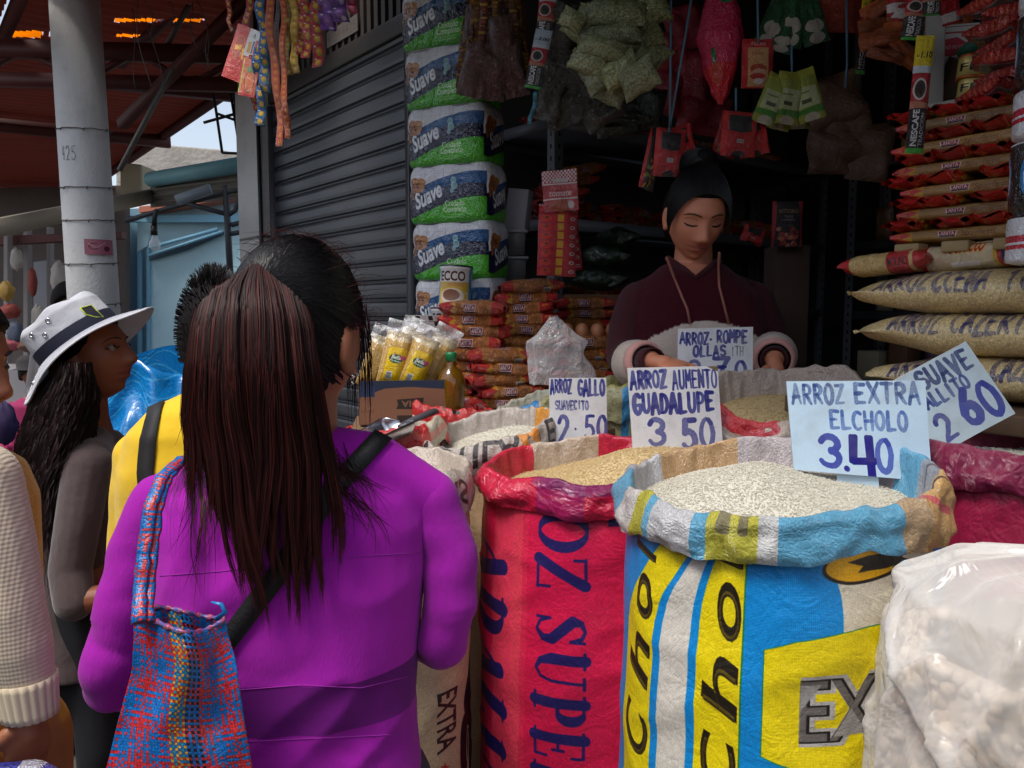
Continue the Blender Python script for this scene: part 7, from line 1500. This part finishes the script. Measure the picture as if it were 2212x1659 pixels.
ca = mb_v.color_attributes.new('Col', 'FLOAT_COLOR', 'POINT'); base = S(196, 126, 96)
VMi = VM.transposed()
def skin_cols(me, attr, c, M, sc, base, lip=(.34, .085, .08)):
    Mi = M.transposed(); out = []
    for v in me.vertices:
        l = Mi @ (v.co - c) / sc; col = base
        if l.y > .05 and abs(l.z) < .125 and abs(l.x) < .08:
            k = min(1, 1.1 * (G(l.x, .0235) * G(l.z + .0605 - .0035 * G(abs(l.x) - .008, .006), .0050) + G(l.x, .021) * G(l.z + .0735, .0062))); col = tuple(lerp(a, b, k * .95) for a, b in zip(col, lip))
            m_ = G(l.x, .026) * G(l.z + .0668 - .02 * abs(l.x), .0016); col = tuple(lerp(a, b, m_ * .8) for a, b in zip(col, (.03, .01, .01)))  # mouth line: shade between the lips painted into the colour
            ck = .22 * G(abs(l.x) - .04, .02) * G(l.z + .035, .02); col = tuple(lerp(a, b, ck) for a, b in zip(col, (.45, .15, .10)))
            nn_ = G(abs(l.x) - .0085, .0035) * G(l.z + .0455, .003); col = tuple(lerp(a, b, .7 * nn_) for a, b in zip(col, (.05, .02, .015)))  # nostrils darkened, their shade painted in
            ey = .25 * G(abs(l.x) - .033, .016) * G(l.z - .004, .008); col = tuple(lerp(a, b, ey) for a, b in zip(col, (.12, .05, .04)))  # painted shading over the eyelids
        out += [*col, 1]
    attr.data.foreach_set('color', out)
skin_cols(mb_v, ca, vc, VM, vs, base)
M_face = mat('face_skin', rough=.48, attr='Col', spec=.4, sss=.06); link('body', mb_v, M_face, vw_); bvv = bvh_of(mb_v)
def on_face(bv, c, M, sc, x, z, off=.0006):
    o = c + M @ Vector((x * sc, .3, z * sc)); h = bv.ray_cast(o, M @ Vector((0, -1, 0))); return h[0] + h[1] * off if h[0] is not None else c + M @ Vector((x, .1, z)) * sc
M_lash = mat('lash', S(14, 10, 10), .6)
def brows(par, bv, c, M, sc, open_=False):
    for s in (-1, 1):
        m = MB(); P = [on_face(bv, c, M, sc, s * x, z) for x, z in ((.012, .017), (.020, .0205), (.030, .0225), (.041, .021), (.051, .015))]; m.tube(P, [.0034, .0042, .0040, .0032, .0012], 6, flat=.45); m.build('eyebrow', M_lash, par)
        m = MB()
        ez = .000 if open_ else -.0055
        P = [on_face(bv, c, M, sc, s * x, z + ez, .0003) for x, z in ((.018, .000), (.024, -.0022), (.032, -.0034), (.040, -.0026), (.0475, .0006))]; m.tube(P, [.0012, .0022, .0027, .0027, .0016], 6); m.build('eyelash', M_lash, par)
        P = [on_face(bv, c, M, sc, s * x, z, .0001) for x, z in ((.019, .006), (.026, .0095), (.034, .0105), (.042, .009), (.048, .005))]; MB().tube(P, .0006, 5).build('eyelid_crease_shade', mat('lid_crease_shade', S(84, 46, 36), .7) if 'lid_crease_shade' not in bpy.data.materials else bpy.data.materials['lid_crease_shade'], par)  # dark line standing in for the shade of the lid fold
brows(vw_, bvv, vc, VM, vs)
hk = MB(); hair_cap(hk, vc, VM, vs, .010, .060, .012, -.10); link('hair_cap', hk.mesh('hair_cap', [M_hair_b]), M_hair_b, vw_)
bn = MB(); bn.ball(vc + VM @ Vector((0, -.045, .124)) * 1.0, (.052, .05, .044)); bn.ball(vc + VM @ Vector((-.012, -.03, .148)), (.036, .032, .026)); link('hair_bun', remesh(bn, .006, 4), M_hair_b, vw_)
hv = MB()
def swept(rs):
    a = rs.uniform(-1.35, 1.35); st = Vector((math.sin(a) * .075, .075 * math.cos(a * .75), .067 - .052 * abs(a) ** 2.3 + rs.uniform(-.006, .004))); en = Vector((rs.uniform(-.02, .02), -.05, .128)); pts = []
    for i in range(9):
        t = i / 8; l = st.lerp(en, t); l = l + Vector((0, 0, .03 * math.sin(t * 3.14))); d = l.normalized(); k = 1 / math.sqrt((d.x / .073) ** 2 + (d.y / .094) ** 2 + (d.z / .116) ** 2); pts.append(vc + VM @ (d * (k * vs + .0150 + .003 * math.sin(t * 3.1) + rs.uniform(-.001, .001))))
    return pts
strands(hv, swept, 1500, 9, .0020, 3)
def bunst(rs):
    a0, a1 = rs.uniform(0, 6.28), rs.uniform(-1, 1); pts = []
    for i in range(9): t = i / 8 * 2.6 + a0; pts.append(vc + VM @ (Vector((0, -.045, .124)) + Vector((.054 * math.cos(t) * math.cos(a1), .052 * math.sin(a1), .047 * math.sin(t) * math.cos(a1)))))
    return pts
strands(hv, bunst, 260, 9, .002, 4); link('hair', hv.mesh('hair', [M_hair_k]), M_hair_k, vw_)
swt = MB(); loft(swt, secs(-.012, VSEC, Yv)); swt.chain([(Q(1466, 606, 2.33), .046), (Q(1378, 652, 2.30), PX(42, 2.3))]); swt.chain([(Q(1530, 606, 2.33), .046), (Q(1630, 652, 2.31), PX(42, 2.3))])
ms = remesh(swt, .006, 4)
Vpoly = [(1420, 480), (1436, 545), (1466, 576), (1502, 597), (1540, 572), (1570, 540), (1580, 480)]
import bmesh
bm2 = bmesh.new(); bm2.from_mesh(ms)
bmesh.ops.delete(bm2, geom=[f for f in bm2.faces if f.normal.y < .6 and inpoly(*proj(f.calc_center_median()), Vpoly)], context='FACES'); bm2.to_mesh(ms); bm2.free()
zc = Q(1500, 704, 2.17).z
M_swt = mat('maroon_knit', S(64, 14, 26), .95, sheen=.06, knit=46, var=(60, .3), stripe=(2, [(zc, S(214, 200, 188)), (zc - .16, S(84, 28, 42))]))
M_slv = mat('maroon_knit_sleeve', S(64, 14, 26), .95, sheen=.06, knit=46, var=(60, .3)); M_cuf = mat('cream_knit', S(200, 184, 172), .95, sheen=.2, knit=60, var=(14, .3)); M_pk = mat('pink_knit', S(204, 150, 142), .95, sheen=.2, knit=60)
ca = ms.color_attributes.new('Col', 'FLOAT_COLOR', 'POINT'); cc_ = []
for v in ms.vertices:
    u_, v_ = proj(v.co); edge = 694 + ((u_ - 1525) / 140) ** 2 * 52 + 3 * nz(u_ * .05, 1, 1); cc_ += [*(S(206, 190, 178) if edge < v_ < edge + 150 else S(64, 14, 26)), 1]
ca.data.foreach_set('color', cc_); M_swt = mat('maroon_cream_knit', rough=.95, sheen=.06, knit=46, attr='Col', spec=.2, bump=(160, .004))
link('sweater', ms, M_swt, vw_); bvs = bvh_of(ms)
for A in (vaL, vaR):
    m = MB(); m.chain(armc(A[:3], 1.08)); m.chain(armc(A[2:4], 1.06)); link('sleeve', remesh(m, .006, 4), M_slv, vw_)
    a, b = armc(A[3:5], 1.0); p, q = a[0], b[0]; d = (q - p).normalized()
    m = MB(); m.tube([p - d * .035, p - d * .01, p + d * .02, p + d * .05], [.052, .062, .060, .050], 24, cap=False); m.build('cuff', M_cuf, vw_, solid=.008)
    m = MB(); m.tube([p + d * .046, p + d * .062, p + d * .078], [.053, .055, .046], 24, cap=False); m.build('cuff_edge', M_pk, vw_, solid=.007)
    m = MB(); m.tube([p + d * .07, q + d * .02], [.036, .032], 20, cap=False); m.build('inner_cuff', M_slv, vw_, solid=.004)
cp = []
for u, v in ((1440, 556), (1454, 568), (1478, 584), (1502, 601), (1524, 586), (1546, 570), (1558, 562)):
    a, nn = cast(bvs, u, v, .004); cp.append(a if a is not None else Q(u, v, 2.24))
m = MB(); m.tube(cp, [.008, .011, .009, .007, .009, .011, .008], 10, flat=.6)
m.build('collar', M_slv, vw_)
M_cord = mat('tan_cord', S(150, 92, 78), .8)
for P in ([(1440, 556), (1456, 600), (1472, 640), (1484, 668), (1490, 700)], [(1554, 546), (1550, 580), (1552, 620), (1562, 660), (1572, 700)]):
    pts = []
    for u, v in P: a, nn = cast(bvs, u, v, .006); pts.append(a if a is not None else Q(u, v, 2.16))
    MB().tube(pts, .0038, 7).build('drawstring', M_cord, vw_)
m = MB()
for i in range(14):
    t = i / 13; u, v = lerp(1460, 1492, t), lerp(566, 604, t); a, nn = cast(bvv, u, v, .002)
    if a is not None: m.ball(a, .0022, nu=8, nv=6)
m.build('necklace', mat('beads', S(206, 186, 160), .3), vw_)
# ---- woman in the hat
hw = thing('person', 'woman in profile with grey brown sweater and long dark curly hair under a hat', 'person', (Q(190, 673, 2.2).x, 2.2, 0))
wc = Q(196, 766, 2.2); WM = frame((.955, -.06, .25), (-.25, 0, .96)); ws_ = 1.12
bod = MB(); head_add(bod, wc, WM, ws_, nu=130, nv=130); bod.chain([(Q(190, 830, 2.2), .048), (Q(196, 900, 2.2), .047), (Q(200, 945, 2.2), .058)])
WSEC = [(935, 200, 40, .07), (965, 192, 66, .13), (1010, 190, 84, .17), (1100, 192, 92, .18), (1200, 190, 88, .175), (1320, 186, 90, .17), (1420, 184, 100, .18)]
loft(bod, secs(.008, WSEC, 2.2)); wa = [(190, 1000, 2.05, 50), (172, 1110, 2.02, 47), (152, 1230, 2.0, 44), (160, 1300, 1.98, 42), (230, 1290, 2.0, 36)]
bod.chain(armc(wa, .8)); hand_add(bod, Q(262, 1285, 2.0), (1, .2, .1), (0, 0, -1), .95, .5, 1); legs(bod, hw.location.x, 2.2, .72, .08, 1.0, (1, 0))
mw = remesh(bod, .0048, 1, .4); ca = mw.color_attributes.new('Col', 'FLOAT_COLOR', 'POINT'); skin_cols(mw, ca, wc, WM, ws_, S(138, 82, 58), (.25, .06, .06)); link('body', mw, M_face, hw); brows(hw, bvh_of(mw), wc, WM, ws_, True)
M_eye = mat('eye_white', S(132, 120, 112), .3)
for s in (-1, 1): MB().ball(wc + WM @ Vector((s * .033, .0765, -.001)) * ws_, .0115).ball(wc + WM @ Vector((s * .034, .0835, .001)) * ws_, .0052, mat=1).build('eye', [M_eye, mat('iris', S(30, 18, 14), .15) if 'iris' not in bpy.data.materials else bpy.data.materials['iris']], hw)
tp_ = MB(); loft(tp_, secs(-.006, WSEC, 2.2)); tp_.chain([(Q(200, 955, 2.2), .06), (Q(192, 990, 2.06), PX(48, 2.06))]); M_gsw = mat('grey_brown_knit', S(92, 76, 76), .95, sheen=.3, var=(120, .35, (1, 1, .3)), bump=(10, .01)); link('sweater', remesh(tp_, .007, 4), M_gsw, hw)
m = MB(); m.chain(armc(wa[:-1], 1.02)); link('sleeve', remesh(m, .006, 4), M_gsw, hw)
m = MB(); m.chain([(Q(186, 1430, 2.2), .16)]); legs(m, hw.location.x, 2.2, .66, .085, 1.15, (1, 0)); link('trousers', remesh(m, .012, 3), mat('dark_cloth', S(30, 30, 36), .9), hw)
m = MB(); hair_cap(m, wc, WM, ws_, .012, .055, -.01, -.12, soft=.03); link('hair_cap', m.mesh('hair_cap', [M_hair_b]), M_hair_b, hw)
ch = MB()
def curly(rs):
    q = rs.random(); st = rs.random() ** 1.5 * 150; vend = interp(q, [(0, 1060), (.3, 1180), (.7, 1190), (1, 1010)]) + rs.gauss(0, 40); ph, am, fr = rs.uniform(0, 6.3), rs.uniform(3, 8), rs.uniform(.045, .08); pts = []; dep = rs.uniform(0, 1)
    for i in range(26):
        t = i / 25; v = lerp(782 + st, vend, t); l = interp(v, [(800, 110), (860, 70), (950, 40), (1050, 24), (1150, 40), (1220, 70)]); r = interp(v, [(800, 200), (860, 216), (950, 200), (1050, 172), (1150, 150), (1220, 130)])
        pts.append(Q(lerp(l, r, q) + am * math.sin(v * fr + ph) * min(1, t * 3), v, 2.10 - .09 * math.sin(math.pi * q) * dep - .03 + am * .002 * math.cos(v * fr + ph) + (v - 815) * .00005))
    return pts
strands(ch, curly, 1500, 26, .0034, 12); link('hair', ch.mesh('hair', [M_hair]), M_hair, hw)
cr = MB(); cr.grid(lambda u, v: (lambda vv: Q(lerp(interp(vv, [(800, 130), (860, 84), (950, 58), (1050, 44), (1170, 70)]), interp(vv, [(800, 195), (860, 205), (950, 186), (1050, 160), (1170, 130)]), .5 - .5 * math.cos(2 * math.pi * u)), vv, 2.13 - .06 * math.sin(2 * math.pi * u)))(lerp(840, 1150, v)), 24, 16, flip=True); cr.build('hair_core', M_hair_b, hw)
# hat (worn clothing: child of the person)
M_hat = mat('grey_cotton', S(196, 196, 202), .9, var=(30, .1), bump=(14, .010)); M_band = mat('navy_band', S(22, 26, 48), .8, var=(90, .2)); M_quilt = mat('quilted_cotton', S(206, 206, 212), .9, bump=(60, .003))
hcn = Q(176, 742, 2.2); HU = Vector((-.575, -.10, .815)).normalized(); HF_ = Vector((.8, 0, .58)); HTM = frame(HF_, HU)
ht = bpy.data.objects.new('hat', None); 
def hp_(r, a, z): return hcn + HTM @ Vector((r * math.sin(a), r * math.cos(a) * 1.03, z))
def crownf(u, v):
    a = 2 * math.pi * u; r = interp(v, [(0, .113), (.25, .113), (.6, .109), (.78, .096), (.9, .062), (1, .001)]); z = interp(v, [(0, .0), (.25, .035), (.6, .088), (.78, .112), (.9, .122), (1, .122)])
    k = nz(math.sin(a) * 1.6, math.cos(a) * 1.6, v * 2.5); return hp_(r * (1 + .06 * k * v), a, z + .014 * k * v - (.016 * math.exp(-((v - 1) / .3) ** 2)))
hm_ = MB().grid(crownf, 60, 30).build('hat_crown', M_hat, hw)
MB().grid(lambda u, v: hp_(.1155 + .001 * math.sin(v * 3.1), 2 * math.pi * u, .002 + .034 * v), 60, 3).build('hat_band', M_band, hw)
def brimf(u, v):
    a = 2 * math.pi * u; near = math.sin(a)      # +x of the frame looks to the camera side
    drop = .036 + .030 * math.exp(-((math.atan2(math.sin(a - 2.25), math.cos(a - 2.25))) / .55) ** 2) - .012 * math.exp(-((math.atan2(math.sin(a - .9), math.cos(a - .9))) / .5) ** 2) + .006 * math.sin(3 * a)
    r = lerp(.112, .205, v); return hp_(r, a, .003 - drop * v ** 1.2 + .005 * math.sin(v * 26) * 0)
MB().grid(brimf, 90, 16).build('hat_brim', M_quilt, hw, solid=.004)
m = MB()
for k in range(5):
    rr_ = .125 + .017 * k; m.tube([Vector(brimf(i / 90, (rr_ - .112) / .093)) + HU * .0024 for i in range(91)], .0012, 4, cap=False)
m.build('brim_stitching', mat('stitch', S(176, 176, 184), .9), hw)
M_eyl = mat('eyelet_metal', S(210, 210, 214), .2, metal=1); bvh_h = bvh_of(hm_.data)
for u, v in ((69, 724), (98, 724), (104, 693)):
    a, nn = cast(bvh_h, u, v, .001)
    if a is not None:
        x = nn.orthogonal().normalized(); y = nn.cross(x); MB().tube([a + (x * math.cos(q) + y * math.sin(q)) * .0055 for q in [k * math.pi / 8 for k in range(17)]], .0022, 6, cap=False).build('eyelet', M_eyl, hw)
a = Vector(brimf(.355, .6)) + HU * .003; x = HTM.col[0].copy() if hasattr(HTM.col[0], 'copy') else Vector(HTM.col[0]); y = Vector(HTM.col[1])
MB().tube([a + (x * math.cos(q) + y * math.sin(q)) * .0075 for q in [k * math.pi / 8 for k in range(17)]], .003, 6, cap=False).build('eyelet', M_eyl, hw)
pt = []
for u, v in ((173, 666), (196, 660), (222, 686), (206, 686), (185, 680)):
    a, nn = cast(bvh_h, u, v, .0025)
    if a is not None: pt.append(a)
if len(pt) > 3:
    m = MB(); k = len(m.v); m.v += [tuple(p) for p in pt]; m.face(range(len(pt))); m.build('hat_patch', mat('patch_dark', S(44, 44, 54), .8, var=(200, .5)), hw, smooth=False); MB().tube(pt + [pt[0]], .0016, 5).build('patch_edge', mat('lime_thread', S(196, 206, 40), .7), hw)
bpy.data.objects.remove(ht)
# ---- boy in yellow
by = thing('person', 'boy seen from behind in a yellow shirt with short black hair', 'person', (Q(450, 673, 1.66).x, 1.66, 0))
bc_ = Q(468, 722, 1.64); BM = frame((-.15, .98, .03), (0, 0, 1)); bod = MB(); head_add(bod, bc_, BM, .93, nu=60, nv=60); bod.chain([(Q(468, 800, 1.65), .05), (Q(465, 880, 1.66), .054)])
BSEC = [(845, 465, 60, .06), (880, 460, 120, .09), (930, 455, 165, .115), (1010, 452, 186, .125), (1120, 452, 184, .125), (1260, 452, 178, .12), (1420, 452, 180, .13)]
loft(bod, secs(.008, BSEC, 1.66)); ba = [(300, 985, 1.66, 50), (286, 1090, 1.66, 45), (276, 1200, 1.66, 42), (290, 1280, 1.78, 36)]; bb = [(606, 985, 1.66, 50), (620, 1090, 1.66, 45), (626, 1200, 1.66, 42), (610, 1280, 1.78, 36)]
for A in (ba, bb): bod.chain(armc(A, .8))
hand_add(bod, Q(292, 1290, 1.8), (0, 1, -.2), (1, 0, 0), .9, .5, 1); hand_add(bod, Q(606, 1290, 1.8), (0, 1, -.2), (-1, 0, 0), .9, .5, -1); legs(bod, by.location.x, 1.66, .68, .08, .95)
link('body', remesh(bod, .007, 3), M_skin2, by)
m = MB(); loft(m, secs(-.004, BSEC, 1.66)); m.chain([(Q(440, 880, 1.66), .05), (Q(305, 980, 1.66), PX(51, 1.66))]); m.chain([(Q(490, 880, 1.66), .05), (Q(602, 980, 1.66), PX(51, 1.66))])
for A in (ba, bb): m.chain(armc(A[:3], 1.04))
my = remesh(m, .007, 4)
for v in my.vertices: v.co += v.normal * .005 * nz(v.co.x * 9, v.co.y * 9, v.co.z * 14)
link('shirt', my, mat('yellow_cloth', S(232, 190, 10), .8, sheen=.2, bump=(9, .008)), by); bvy = bvh_of(my)
strap(bvy, [(356, 838), (338, 880), (322, 950), (316, 1020), (322, 1100)], .036, .004).build('backpack_strap', mat('black_webbing', S(30, 28, 28), .7), by, solid=.003)
m = MB(); zz = Q(466, 838, 1.6); m.tube([(zz.x + .066 * math.cos(a), 1.655 + .058 * math.sin(a), zz.z + .004 * math.sin(a)) for a in [k * math.pi / 12 for k in range(25)]], .010, 8, cap=False); m.build('collar', mat('green_collar', S(40, 110, 90), .7), by); m = MB(); m.tube([(zz.x + .062 * math.cos(a), 1.655 + .054 * math.sin(a), zz.z + .018) for a in [k * math.pi / 12 for k in range(25)]], .008, 8, cap=False); m.build('collar_trim', mat('white_collar', S(206, 206, 206), .7), by)
hb = MB(); hair_cap(hb, bc_, BM, .93, .008, .05, .0, -.07); link('hair_cap', hb.mesh('hair_cap', [M_hair_b]), M_hair_b, by)
hb = MB()
def spiky(rs):
    a, e = rs.uniform(0, 6.283), rs.uniform(-.5, 1.5); d = Vector((math.cos(a) * math.cos(e), math.sin(a) * math.cos(e), math.sin(e)))
    if d.y > .5 and d.z < .4: return None
    p = bc_ + BM @ Vector((d.x * .070, d.y * .091, d.z * .112)); L_ = .003 + .024 * max(0, d.z) ** 4; g = BM @ (d + Vector((rs.uniform(-.4, .4), rs.uniform(.0, .6), rs.uniform(-.5, .3)))); g.normalize()
    return [p, p + BM @ d * .009 + g * L_ * .3, p + BM @ d * .010 + g * L_ * .75, p + BM @ d * .008 + g * L_ * 1.15]
strands(hb, spiky, 1900, 4, .0018, 21); link('hair', hb.mesh('hair', [M_hair_k]), M_hair_k, by)
# ---- woman cut off at the left edge
lw = thing('person', 'person at the left edge in a cream knitted sweater, face in profile', 'person', (Q(-130, 673, 1.15).x, 1.15, 0))
lc = Q(-128, 785, 1.15); LM = frame((.99, -.1, -.06), (.06, 0, .99)); bod = MB(); head_add(bod, lc, LM, .98, nu=110, nv=110); bod.chain([(Q(-140, 920, 1.15), .054), (Q(-140, 990, 1.15), .06)])
LSEC = [(975, -140, 110, .07), (1020, -140, 140, .13), (1100, -140, 160, .16), (1300, -140, 165, .17), (1500, -140, 160, .16), (1700, -140, 175, .17)]
loft(bod, secs(.008, LSEC, 1.17)); la = [(-45, 1040, 1.06, 84), (-18, 1180, 1.05, 86), (8, 1320, 1.04, 82), (34, 1400, 1.04, 74), (56, 1478, 1.04, 58), (62, 1520, 1.04, 44)]
bod.chain(armc(la, .8)); hand_add(bod, Q(62, 1532, 1.04), (-.12, .06, -1), (-.9, .4, 0), .86, .42, 1); legs(bod, lw.location.x, 1.17, .74, .085, 1, (1, 0))
ml = remesh(bod, .0045, 1, .4); ca = ml.color_attributes.new('Col', 'FLOAT_COLOR', 'POINT'); skin_cols(ml, ca, lc, LM, .98, S(150, 92, 62)); link('body', ml, M_face, lw); brows(lw, bvh_of(ml), lc, LM, .98, True)
m = MB(); hair_cap(m, lc, LM, .98, .012, .05, -.02, -.12); link('hair_cap', m.mesh('hair_cap', [M_hair_b]), M_hair_b, lw)
m = MB(); loft(m, secs(-.006, LSEC, 1.17)); m.chain([(Q(-130, 990, 1.15), .06), (Q(-50, 1030, 1.07), PX(80, 1.06))]); link('sweater', remesh(m, .007, 3), mat('ochre_knit', S(196, 140, 40), .95, knit=60, sheen=.2), lw)
m = MB(); m.chain(armc(la[:5], 1.03)); ms2 = remesh(m, .005, 4); link('sleeve', ms2, mat('cream_rib_knit', S(206, 190, 164), .95, knit=75, sheen=.2, var=(20, .2)), lw)
a, b = armc(la[4:6], 1.0); d = (b[0] - a[0]).normalized(); m = MB(); m.grid(lambda u, v: a[0] + d * (-.012 + .055 * v) + (Vector((1, 0, 0)) * math.cos(2 * math.pi * u) + Vector((0, 1, 0)) * math.sin(2 * math.pi * u)) * (lerp(.0375, .033, v) + .0012 * math.sin(2 * math.pi * u * 22)), 176, 6); m.build('cuff', mat('cream_cuff', S(204, 188, 160), .95, sheen=.2), lw, solid=.004)
c = Cv(256, 256, (206, 206, 220)); c.poly([(0, 0), (120, 0), (60, 256), (0, 256)], (60, 70, 170)); c.poly([(190, 0), (256, 0), (256, 200)], (70, 70, 190)); c.rect(90, 90, 150, 120, (200, 60, 50)); c.speckle(.04, 3)
o = hung('plastic_bag', 'blue and white printed plastic bag at the lower left corner', 'plastic bag', 40, 1690, .98, flat(PX(170, .98), PX(80, .98), .06, 5, 1.6), glossy('printed_bag', c.img('bag_print'), .9, 18), 12, 10)
# ---- distant people, teal cloth, denim leg
def far_person(label, u, vtop, Y, hr, top, skin_u, shirt, hatm, grp=None):
    t = thing('person', label, 'person', (Q(u, 673, Y).x, Y, 0)); c0 = Q(u, vtop, Y); k = hr / .1; hc_ = c0 - Vector((0, 0, .115 * k)); m = MB(); head_add(m, hc_, frame((.8, -.5, 0), (0, 0, 1)), k * .95, nu=40, nv=40); m.chain([(hc_ - Vector((0, 0, .1 * k)), .05 * k), (hc_ - Vector((0, 0, .2 * k)), .055 * k)])
    sh0 = hc_.z - .22 * k; loft(m, [((hc_.x, Y, z), r, r * .62, 0) for z, r in ((sh0 + .03, .07 * k), (sh0 - .02, .17 * k), (sh0 - .2 * k, .18 * k), (sh0 - .5 * k, .17 * k))]); legs(m, hc_.x, Y, max(.3, sh0 - .5 * k), .07 * k, k * .9); link('body', remesh(m, .012, 3), M_skin, t)
    m = MB(); loft(m, [((hc_.x, Y, z), r, r * .66, 0) for z, r in ((sh0 + .03, .08 * k), (sh0 - .02, .18 * k), (sh0 - .2 * k, .19 * k), (sh0 - .55 * k, .18 * k))])
    for s in (-1, 1): m.chain([((hc_.x + s * .18 * k, Y, sh0 - .05 * k), .05 * k), ((hc_.x + s * .22 * k, Y - .03, sh0 - .3 * k), .045 * k), ((hc_.x + s * .15 * k, Y - .14, sh0 - .38 * k), .04 * k)])
    link('shirt', remesh(m, .012, 3), shirt, t)
    m = MB(); hair_cap(m, hc_, frame((.8, -.5, 0), (0, 0, 1)), k * .95, .02 * k, .03, -.02, -.06, 40, 40)
    if top == 'hat': m.lathe([(.13 * k, .035 * k), (.10 * k, .04 * k), (.105 * k, .10 * k), (.07 * k, .14 * k), (.001, .145 * k)], 24, hc_)
    link('hat' if top == 'hat' else 'hair', m.mesh('h', [hatm]), hatm, t)
far_person('dark haired man partly hidden behind the white round column', 146, 612, 4.9, .105, 'hair', 0, mat('grey_shirt', S(96, 92, 96), .85), M_hair_b)
far_person('child in a dark hat and magenta top across the aisle', 67, 775, 5.2, .085, 'hat', 0, mat('magenta_cloth', S(146, 30, 84), .85), mat('dark_felt', S(52, 48, 50), .9))
cloth_bundle('cloth_bundle', 'pale teal cloth bundle low between the sweater and the purple sleeve', 150, 1440, 130, 130, 2.6, mat('teal_cloth', S(90, 176, 168), .8, bump=(8, .02)), 'bundle', None, 44)
cloth_bundle('dark_bag', 'dark bag below the teal cloth bundle', 150, 1560, 150, 110, 2.5, mat('dark_bag_cloth', S(34, 36, 44), .8, bump=(8, .02)), 'bag', None, 46)
